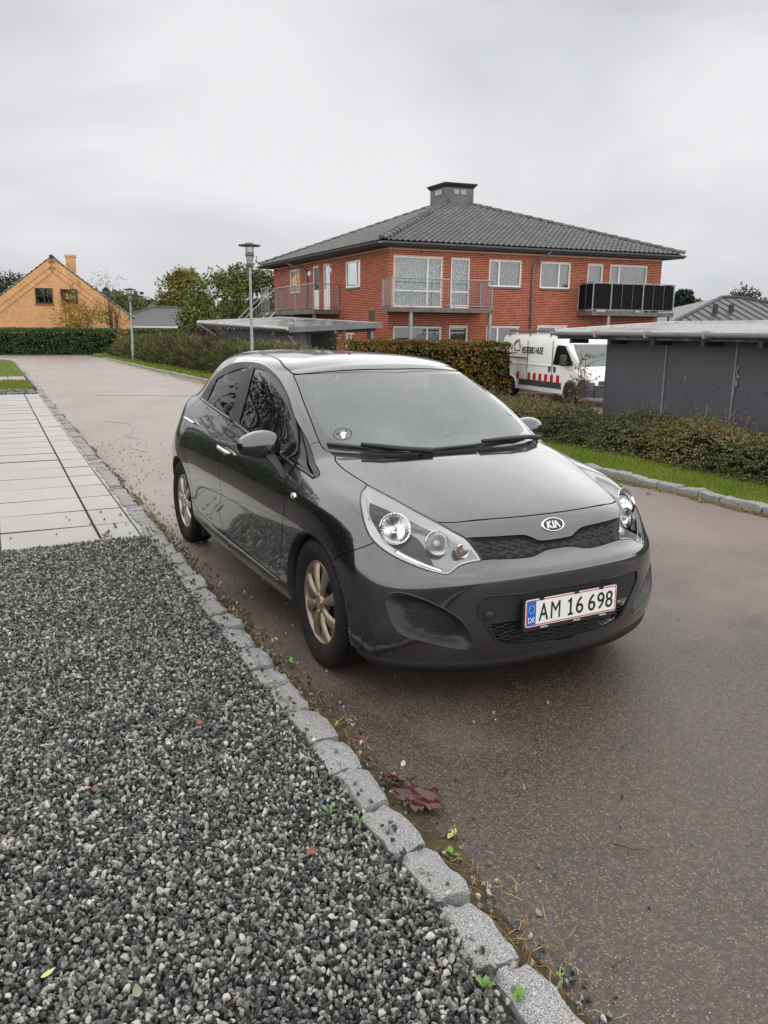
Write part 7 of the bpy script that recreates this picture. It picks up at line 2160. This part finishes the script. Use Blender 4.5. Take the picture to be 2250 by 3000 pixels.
me = MB().lathe([(0, .02), (.06, .015), (.07, -.03)], 20).mesh('wheel_hub', DASH, True); me.transform(MS); link('wheel_hub', me, swh)
for a in (0, PI, -PI/2):
    me = MB().box(.05, .18, -.016, .016, -.012, .0).mesh('wheel_spoke', DASH); me.transform(MS@Matrix.Rotation(a, 4, 'Z')); link('wheel_spoke', me, swh)
def rounded_seat(x, y, name):
    root = bpy.data.objects.new(name, None); COL.objects.link(root); root.parent = car; root.location = (x, y, 0)
    q = MB().box(-.02, .46, -.24, .24, .36, .52).build('seat_cushion', SEAT_CLOTH, root); bevel(q, .06, 3)
    b = MB(); b.add([(-.02, -.24, .45), (.10, -.24, .48), (.10, .24, .48), (-.02, .24, .45), (-.26, -.20, 1.06), (-.14, -.20, 1.08), (-.14, .20, 1.08), (-.26, .20, 1.06)],
          [(0, 3, 2, 1), (4, 5, 6, 7), (0, 1, 5, 4), (1, 2, 6, 5), (2, 3, 7, 6), (3, 0, 4, 7)])
    q = b.build('seat_back', SEAT_CLOTH, root); bevel(q, .05, 3)
    b = MB().box(-.27, -.17, -.13, .13, 1.10, 1.27); q = b.build('headrest', SEAT_CLOTH, root); bevel(q, .04, 3)
    return root
rounded_seat(.02, .36, 'front_seat'); rounded_seat(.02, -.36, 'front_seat')
bevel(MB().box(-1.02, -.88, -.60, .60, .45, 1.06).build('rear_bench_back', SEAT_CLOTH, car), .06, 3)
for y in (-.36, .36):
    bevel(MB().box(-1.06, -.97, y-.13, y+.13, 1.07, 1.20).build('rear_headrest', SEAT_CLOTH, car), .035, 3)
MB().box(-1.35, .75, -.62, .62, .30, .34).build('cabin_floor', DARK_INNER, car)
roof.both().sunk(.030).build('headliner', CABIN_TRIM, car, custom=False)
for sg in (1, -1):
    MB().tube([(-.24, sg*.70, .95), (-.25, sg*.655, 1.2), (-.25, sg*.60, 1.35)], .030, 8).build('inner_pillar', CABIN_TRIM, car, smooth=True)
bevel(MB().box(.36, .40, -.11, .11, 1.235, 1.295).build('rear_view_mirror', DASH, car), .015, 2)
# aerial stub on the roof
p, n = body_point([16], [14.6])
MB().tube([(p[0][0]+.05, 0, p[0][2]), (p[0][0]-.02, 0, p[0][2]+.03), (p[0][0]-.17, 0, p[0][2]+.10)], [.012, .006, .003], 8).build('roof_aerial', BLACK_PLASTIC, car, smooth=True)
# ================================================================ the white van
VAN_WHITE = simple('white_van_paint', (.80, .80, .79), .28, var=.05, scale=2, coat=.6)
VAN_GREY = simple('grey_van_plastic', (.045, .047, .05), .55, var=.15)
VAN_GLASS = thin_glass('van_glass', (.55, .60, .58), 0, .06)
VAN_RED = simple('red_reflective_block', (.45, .012, .02), .4, var=.1)
rw, fw_ = Vector((4.80, 29.5, 0)), Vector((6.14, 25.7, 0))
vdir = (fw_-rw).normalized()
van = thing('delivery_van', 'white panel van with red blocks and house logo parked behind the hedge', 'van', (0, 0, 0))
vs_ = Vector((vdir.y, -vdir.x, 0))            # vehicle's right-hand side (towards the lens)
if vs_.y > 0: vs_ = -vs_
van.matrix_world = Matrix(((vdir.x, -vs_.x, 0, rw.x-vs_.x*.86), (vdir.y, -vs_.y, 0, rw.y-vs_.y*.86), (0, 0, 1, -.66), (0, 0, 0, 1)))
# local: x forward from the rear axle, y = -1 towards the lens, z up
WB = 4.0
def vloft(secs, name, mat, parent, smooth=True):
    """secs: list of (x, [(y,z) half profile from sill to roof centre])"""
    n = len(secs[0][1]); vs = []
    for x, pr in secs:
        for (y, z) in pr: vs.append((x if not isinstance(x, (list, tuple)) else x[pr.index((y, z))], -y, z))
        for (y, z) in pr[::-1][1:]: vs.append((x if not isinstance(x, (list, tuple)) else x[pr.index((y, z))], y, z))
    w = 2*n-1
    f = [(r*w+j, r*w+j+1, (r+1)*w+j+1, (r+1)*w+j) for r in range(len(secs)-1) for j in range(w-1)]
    f += [tuple(range(w)), tuple(range((len(secs)-1)*w, len(secs)*w))]
    o = MB().add(vs, f).build(name, mat, parent)
    return auto_smooth(o, 40)
def prof(w, zt, zb=.30, tum=.13, rr=.16):
    return [(w-.02, zb), (w, zb+.12), (w, .95), (w-.015, 1.15), (w-tum*.55, 1.75), (w-tum, zt-rr), (w-tum-rr*.35, zt-rr*.30), (w-tum-rr*1.1, zt), (0, zt+.03)]
body = vloft([(-.98, prof(.96, 2.16)), (-.95, prof(1.01, 2.2)), (-.4, prof(1.025, 2.22)), (1.2, prof(1.025, 2.23)), (2.75, prof(1.025, 2.22)), (3.15, prof(1.02, 2.19, rr=.2)), (3.45, prof(1.015, 2.08, rr=.25)), (3.62, prof(1.01, 1.93, rr=.25))], 'van_body', VAN_WHITE, van)
# cab front: windscreen base to bonnet and nose
def nose(w, zt, zb=.30): return [(w-.02, zb), (w, zb+.12), (w, .62), (w, .80), (w-.005, .92), (w-.02, min(1.0, zt-.05)), (w-.05, zt-.02), (w-.12, zt), (0, zt+.03)]
vloft([(3.40, nose(1.015, 1.30)), (4.1, nose(1.01, 1.28)), (4.42, nose(1.0, 1.18)), (4.72, nose(.96, 1.03)), (4.86, nose(.90, .85))], 'van_bonnet', VAN_WHITE, van)
# windscreen and pillars
m = MB(); m.add([(3.60, -.80, 1.93), (3.60, .80, 1.93), (4.32, .93, 1.27), (4.32, -.93, 1.27)], [(0, 1, 2, 3)])
m.build('windscreen', VAN_GLASS, van)
MB().box(3.30, 3.45, -.85, .85, .9, 1.85).build('cab_bulkhead', DARK_INNER, van)
MB().box(3.45, 4.15, -.90, .90, 1.10, 1.24).build('van_dashboard', VAN_GREY, van)
for s in (-1, 1):
    MB().tube([(3.56, s*.82, 1.97), (3.95, s*.91, 1.62), (4.36, s*.965, 1.26)], .055, 6).build('windscreen_pillar', VAN_WHITE, van, smooth=True)
    m = MB().prism([(2.86, 1.30), (3.02, 1.80), (3.12, 1.88), (3.50, 1.86), (3.72, 1.66), (4.02, 1.32), (4.0, 1.24), (2.86, 1.24)], 1, s*.955, s*1.022); 
    m.build('cab_window', simple('dark_cab_window', (.012, .014, .015), .06, var=.1), van)
    m = MB().prism([(3.40, 1.30), (3.60, 1.92), (4.34, 1.27), (4.2, .9), (3.40, .9)], 1, s*.88, s*.99); m.build('cab_side', VAN_WHITE, van)
    # mirrors
    mm = MB().box(3.62, 3.80, s*1.06, s*1.26, 1.22, 1.58).build('door_mirror', VAN_GREY, van); bevel(mm, .05, 3)
    # grey lower trim
    MB().box(.62, 2.86, s*1.005, s*1.045, .46, .66).build('side_trim', VAN_GREY, van)
    MB().box(2.90, 3.42, s*1.005, s*1.045, .46, .66).build('side_trim', VAN_GREY, van)
    MB().prism([(-.99, .42), (-.99, .82), (-.55, .82), (-.42, .42)], 1, s*.99, s*1.04).build('corner_bumper', VAN_GREY, van)
    MB().prism([(4.28, .40), (4.40, .72), (4.62, .86), (4.84, .82), (4.93, .55), (4.90, .30), (4.4, .28)], 1, s*.70, s*1.03).build('corner_bumper', VAN_GREY, van)
    MB().prism([(4.18, 1.10), (4.62, .92), (4.70, .82), (4.42, .84), (4.20, .98)], 1, s*.80, s*1.018).build('headlamp', LAMP_SILVER, van)
MB().box(4.78, 4.94, -.72, .72, .28, .66).build('front_bumper', VAN_GREY, van)
MB().box(4.84, 4.90, -.55, .55, .68, .80).build('van_grille', VAN_GREY, van)
# near flank details (y negative)
yf = -1.031
for x0, x1 in ((-.18, 1.08),): MB().box(x0, x1, yf-.012, yf+.004, 1.385, 1.425).build('slide_rail', VAN_GREY, van)
for x in (1.12, 2.80):
    MB().box(x-.006, x+.006, yf-.003, yf+.02, .45, 2.02).build('door_seam', DARKTRIM, van)
for x in (2.66, 2.98): MB().box(x-.05, x+.05, yf-.02, yf+.01, 1.00, 1.17).build('door_handle', VAN_GREY, van)
for z in (.80, 1.18): MB().box(-.85, 2.84, yf-.004, yf+.02, z-.008, z+.008).build('body_crease', VAN_WHITE, van)
for x in (.42, 1.22, 1.60, 1.98, 2.36, 2.74, 3.12): MB().box(x, x+.17, yf-.006, yf+.01, .66, .90).build('red_block', VAN_RED, van)
for x, c in ((0, 0), (WB, 1)):
    for s in (-1, 1):
        w = bpy.data.objects.new('wheel', None); COL.objects.link(w); w.parent = van; w.location = (x, s*.93, .34)
        MB().lathe([(.20, -.08), (.23, -.10), (.32, -.10), (.34, -.07), (.34, .07), (.32, .10), (.23, .10)], 28, 'Y').build('tyre', RUBBER, w, smooth=True)
        MB().lathe([(.21, -.07), (.17, -.055), (.15, -.085), (.06, -.085), (.05, -.10), (0, -.10)], 24, 'Y').build('rim', simple('steel_rim', (.06, .06, .062), .5, .5), w, smooth=True)
    MB().lathe([(.37, -1.036), (.43, -1.036), (.43, -.9), (.37, -.9)], 26, 'Y', (x, 0, .36), a0=-.15, a1=PI+.15).build('arch_trim', VAN_WHITE if x == 0 else VAN_GREY, van, smooth=True)
    MB().lathe([(0, -1.034), (.375, -1.034)], 26, 'Y', (x, 0, .36), a0=-.2, a1=PI+.2).build('wheel_arch', DARK_INNER if 'DARK_INNER' in globals() else DARKTRIM, van)
# roof rack
for x in (-.55, .95, 2.35):
    MB().tube([(x, -.86, 2.14), (x, -.82, 2.33), (x, .82, 2.33), (x, .86, 2.14)], .028, 6).build('rack_bar', VAN_GREY, van)
for y in (-.80, .80): MB().box(-.7, 2.5, y-.02, y+.02, 2.33, 2.38).build('rack_rail', GALV, van)
# lettering and logo on the flank
INK = simple('dark_lettering', (.025, .022, .022), .5); COPPER = simple('copper_print', (.22, .10, .05), .5)
lt = text_mesh('flank_lettering', 'VESTERBO HUSE', .33, INK, van, .004, 'LEFT', .62, bold=.002)
lt.location = (1.02, yf-.012+.0, 1.63); lt.rotation_euler = (PI/2, 0, 0)
lt.rotation_euler = (R(90-8), 0, 0); lt.location = (.60, yf+.055, 1.66)
def flat_strokes(segs, w, name, mat):
    m = strokes(segs, w, 0, .004).mesh(name, mat) if 'strokes' in globals() else None
    o = link(name, me_ := m, van); o.rotation_euler = (R(90-8), 0, 0); return o
o = flat_strokes([(0, 0, .0, .26), (0, .26, .25, .46), (.25, .46, .36, .36), (0, 0, .42, 0), (.16, .12, .16, .30)], .035, 'house_logo', COPPER); o.location = (-.12, yf+.045, 1.56)
o = flat_strokes([(.12, .07, .12, .30), (.12, .30, .34, .46), (.34, .46, .42, .38), (.12, .07, .52, .07), (.52, .07, .52, .30), (.42, .38, .42, .2)], .030, 'house_logo', INK); o.location = (-.06, yf+.044, 1.58)
# ---------------- leaves, weeds, twigs lying about
def leaf_mat(name, c1, c2, rough=.35):
    t = NT(name); n = t.noise(28, 5, .65, 1.0)
    t.set(color=t.ramp(n, [(.3, c1), (.7, c2)]), rough=rough, coat=.4); t.bump(t.noise(60, 3), .4, .003)
    return t.m
L_RED = leaf_mat('wet_dark_red_leaf', (.010, .003, .003), (.085, .008, .008), .30)
L_BROWN = leaf_mat('brown_leaf', (.08, .022, .008), (.26, .075, .02))
L_YEL = leaf_mat('pale_yellow_leaf', (.42, .42, .10), (.60, .58, .22))
L_GREEN = leaf_mat('weed_green_leaf', (.06, .16, .012), (.16, .30, .03), .5)
L_BLACK = leaf_mat('rotten_black_leaf', (.006, .005, .005), (.03, .02, .016), .3)
def leaf_obj(name, mat, L, Wd, curl=.15, lobes=0, nx=9, ny=5, seed=0, fold=.0):
    """single leaf blade with midrib fold, curl and optional lobes; lies along +x from its stalk"""
    r = np.random.default_rng(seed); v = []; f = []
    for i in range(nx):
        u = i/(nx-1)
        half = Wd/2*math.sin(PI*min(1, u*1.02+.02))**.75*(1-.25*u)
        if lobes: half *= .72+.42*abs(math.sin(PI*lobes*u+.4))
        for j in range(ny):
            w = -1+2*j/(ny-1)
            z = curl*L*(u-.5)**2+abs(w)*half*(.25+fold)+r.normal(0, .004*L*2)+.01*L*math.sin(9*u+w*3)
            v.append((u*L, w*half, z+.002))
    for i in range(nx-1):
        for j in range(ny-1):
            a = i*ny+j; f.append((a, a+ny, a+ny+1, a+1))
    m = MB().add(v, f)
    o = m.build(name, mat, smooth=True)
    s = o.modifiers.new('thick', 'SOLIDIFY'); s.thickness = .0012
    s = o.modifiers.new('sub', 'SUBSURF'); s.levels = 1; s.render_levels = 1
    return o
def place(o, s, t, z, rz, tx=0, ty=0):
    o.location = rd(s, t, z); o.rotation_euler = (tx, ty, rz); return o
# the big crumpled red leaf against the kerb
big = thing('fallen_leaf', 'large crumpled dark red leaf with long stalk lying against the kerb', 'leaf')
big.location = rd(2.18, 1.14, .012); big.rotation_euler = (0, 0, ROAD_ROT+PI+.42)
def palmate(name, mat, rad, lobes, crumple, seed, fold):
    """lobed leaf blade crumpled and partly folded over its middle"""
    r = np.random.default_rng(seed); v = [(0, 0, .01)]; f = []; na, nr = 60, 7
    for k in range(1, nr+1):
        for i in range(na):
            a = 2*PI*i/na
            ro = rad*(.55+.45*abs(math.cos(lobes*a/2))**.8)*(1+.10*math.sin(17*a+seed)+.06*math.sin(31*a))
            if abs(a-PI) < .35: ro *= .55
            q = ro*k/nr; x, y = q*math.cos(a), q*math.sin(a)*.85
            z = crumple*(math.sin(x*55+seed)*math.cos(y*47)+.7*math.sin(x*90+y*70)+.5*math.sin(y*120+2))*(k/nr)+.05*abs(y)*fold+.012
            z += .22*max(0, -x-.02)*fold
            v.append((x, y*(1-.25*fold*(k/nr)), max(.003, z)))
    f += [(0, 1+i, 1+(i+1) % na) for i in range(na)]
    for k in range(nr-1):
        for i in range(na):
            a = 1+k*na+i; b = 1+k*na+(i+1) % na; f.append((a, a+na, b+na, b))
    o = MB().add(v, f).build(name, mat, smooth=True)
    m_ = o.modifiers.new('thick', 'SOLIDIFY'); m_.thickness = .001
    return o
b1 = palmate('leaf_blade', L_RED, .100, 5, .008, 4, .6); b1.parent = big; b1.location = (.10, .0, .004)
b2 = palmate('leaf_blade', L_RED, .075, 4, .010, 9, 1.3); b2.parent = big; b2.location = (-.025, .018, .014); b2.rotation_euler = (R(-18), R(8), R(40))
MB().tube([(.20, .0, .012), (.25, -.03, .022), (.30, -.075, .016), (.335, -.12, .003)], [.0022, .0018, .0015, .0012], 6).build('leaf_stalk', TWIG, big, smooth=True)
MB().tube([(-.03, .02, .035), (-.13, .035, .062), (-.26, .06, .066), (-.36, .07, .05)], [.0022, .002, .0017, .001], 6).build('leaf_stalk', TWIG, big, smooth=True)
def lone(name, mat, s, t, z, rz, L, Wd, label, cat='leaf', seed=1, curl=.4, lobes=0, tilt=0, group=None):
    o = leaf_obj(name, mat, L, Wd, curl, lobes, seed=seed); place(o, s, t, z, rz, tilt, 0); return tag(o, label, cat, group)
lone('fallen_leaf', L_YEL, 1.90, 1.215, .008, ROAD_ROT+2.2, .06, .034, 'small pale yellow leaf beside the large red leaf', tilt=.35)
lone('fallen_leaf', L_YEL, 5.83, 5.93, .012, ROAD_ROT+1.9, .10, .06, 'pale green leaf on the asphalt before the far kerb', seed=3, tilt=.5)
lone('fallen_leaf', L_BLACK, 6.22, .72, .03, ROAD_ROT+2.6, .14, .055, 'black rotten leaf on the grey paving slab', seed=6, curl=.9, lobes=3)
lone('fallen_leaf', L_BROWN, 2.55, 1.20, .012, ROAD_ROT+1, .035, .022, 'tiny orange leaf in the gutter above the red leaf', seed=8)
lone('fallen_leaf', L_YEL, 9.6, 1.75, .01, ROAD_ROT, .06, .035, 'yellow leaf on the road behind the rear wheel', seed=9)
spots = [(2.05, -.42, .047, 'rust brown leaf low on the gravel by the photo edge'), (2.55, .18, .050, 'small red brown leaf on gravel near the kerb weeds'), (2.9, .62, .050, 'narrow orange leaf standing in the gravel'), (1.55, .10, .05, 'dark brown leaf at the foot of the gravel'), (3.9, .1, .05, 'small brown leaf far up the gravel'), (1.95, .72, .05, 'brown leaf between gravel and third kerb stone')]
for i, (s, t, z, lb) in enumerate(spots):
    lone('fallen_leaf', L_BROWN, s, t, z, rng.random()*6, .042, .024, lb, seed=20+i, curl=.8, tilt=.4)
lone('fallen_leaf', L_YEL, 1.78, -.02, .05, 1.0, .04, .018, 'narrow yellow leaf on dark gravel', seed=40)
lone('fallen_leaf', leaf_mat('grey_green_leaf', (.10, .13, .06), (.22, .26, .14)), 1.62, .18, .05, 2.0, .045, .026, 'grey green leaf on dark gravel', seed=41)
# weeds sprouting along the kerb
def weed(s, t, z, n, L, label, spread=1.0, narrow=False):
    w = thing('weed', label, 'weed', rd(s, t, z), rng.random()*6)
    for i in range(n):
        a = 2*PI*i/n+rng.normal(0, .3)
        o = leaf_obj('leaf', L_GREEN, L*.72*(.7+.5*rng.random()), L*(.14 if narrow else .42), -.5, 0 if narrow else 2, 7, 3, int(rng.integers(999)))
        o.parent = w; o.rotation_euler = (0, -(.35+.6*rng.random())*spread, a)
    return w
WD = [(1.245, .985, .045, 5, .040, 'bright green weed in the joint at the lowest kerb stones'), (1.30, .93, .05, 4, .045, 'pale lobed weed in the gravel at the lowest kerb stones'), (1.28, 1.14, .01, 3, .03, 'tiny weed on the road side of the lowest kerb joint'),
      (2.02, .93, .05, 5, .06, 'grassy weed beside the kerb below the red leaf'), (2.10, .86, .05, 4, .055, 'thin grass tuft in gravel left of the red leaf'), (1.80, 1.14, .012, 3, .05, 'upright green leaf at the kerb below the pale leaf'),
      (2.85, .98, .055, 4, .035, 'small weed on the kerb joint near the front wheel'), (3.05, 1.0, .055, 4, .03, 'tiny green weed on kerb further up'), (3.35, 1.17, .01, 7, .06, 'broad green weed in the gutter by the front tyre'),
      (3.95, .93, .05, 4, .04, 'small pale weed at the gravel edge by the car sill'), (4.9, 1.0, .055, 4, .04, 'small weed on kerb near the rear wheel'), (5.6, 1.02, .055, 5, .05, 'weed at kerb stones by the paving corner'),
      (5.98, .64, .02, 6, .06, 'grass tuft at the foot of the slab joint'), (1.02, .80, .05, 3, .045, 'single upright green leaf in gravel at bottom edge')]
for k, (s, t, z, n, L, lb) in enumerate(WD): weed(s, t, z, n, L, lb, .9, 'grass' in lb)
# weeds below the far kerb
where = ['nearest the right edge of the photo', 'below the second far kerb stone', 'below the third far kerb stone', 'just right of the pale green leaf', 'just left of the pale green leaf', 'beside the headlight', 'behind the headlight', 'further behind the headlight', 'furthest up the far kerb']
for k in range(9):
    weed(4.1+k*.55+rng.random()*.2, T_R-.03-rng.random()*.08, .006, 6, .05, 'low green weed at the far kerb, '+where[k])['group'] = 'weeds at the far kerb'
def twig(s, t, z, rz, L, label, seed):
    r = np.random.default_rng(seed); pts = [(L*k/6, r.normal(0, .02*L*2), .004+.012*math.sin(PI*k/6)*r.random()) for k in range(7)]
    o = MB().tube(pts, [.0026, .0025, .0023, .002, .0018, .0014, .001], 6).build('twig', TWIG, smooth=True)
    o.location = rd(s, t, z); o.rotation_euler = (0, 0, rz); return tag(o, label, 'twig')
twig(3.62, .28, .052, -.1, .17, 'dark red twig lying across the upper gravel', 1)
twig(3.05, .60, .052, -.9, .075, 'short orange twig on the gravel below the front wheel', 2)
twig(1.62, 1.62, .006, -.2, .11, 'thin dry stalk on the asphalt near the lower kerb', 3)
twig(1.25, 1.28, .006, .4, .06, 'short reddish twig beside the lowest kerb stone', 5)
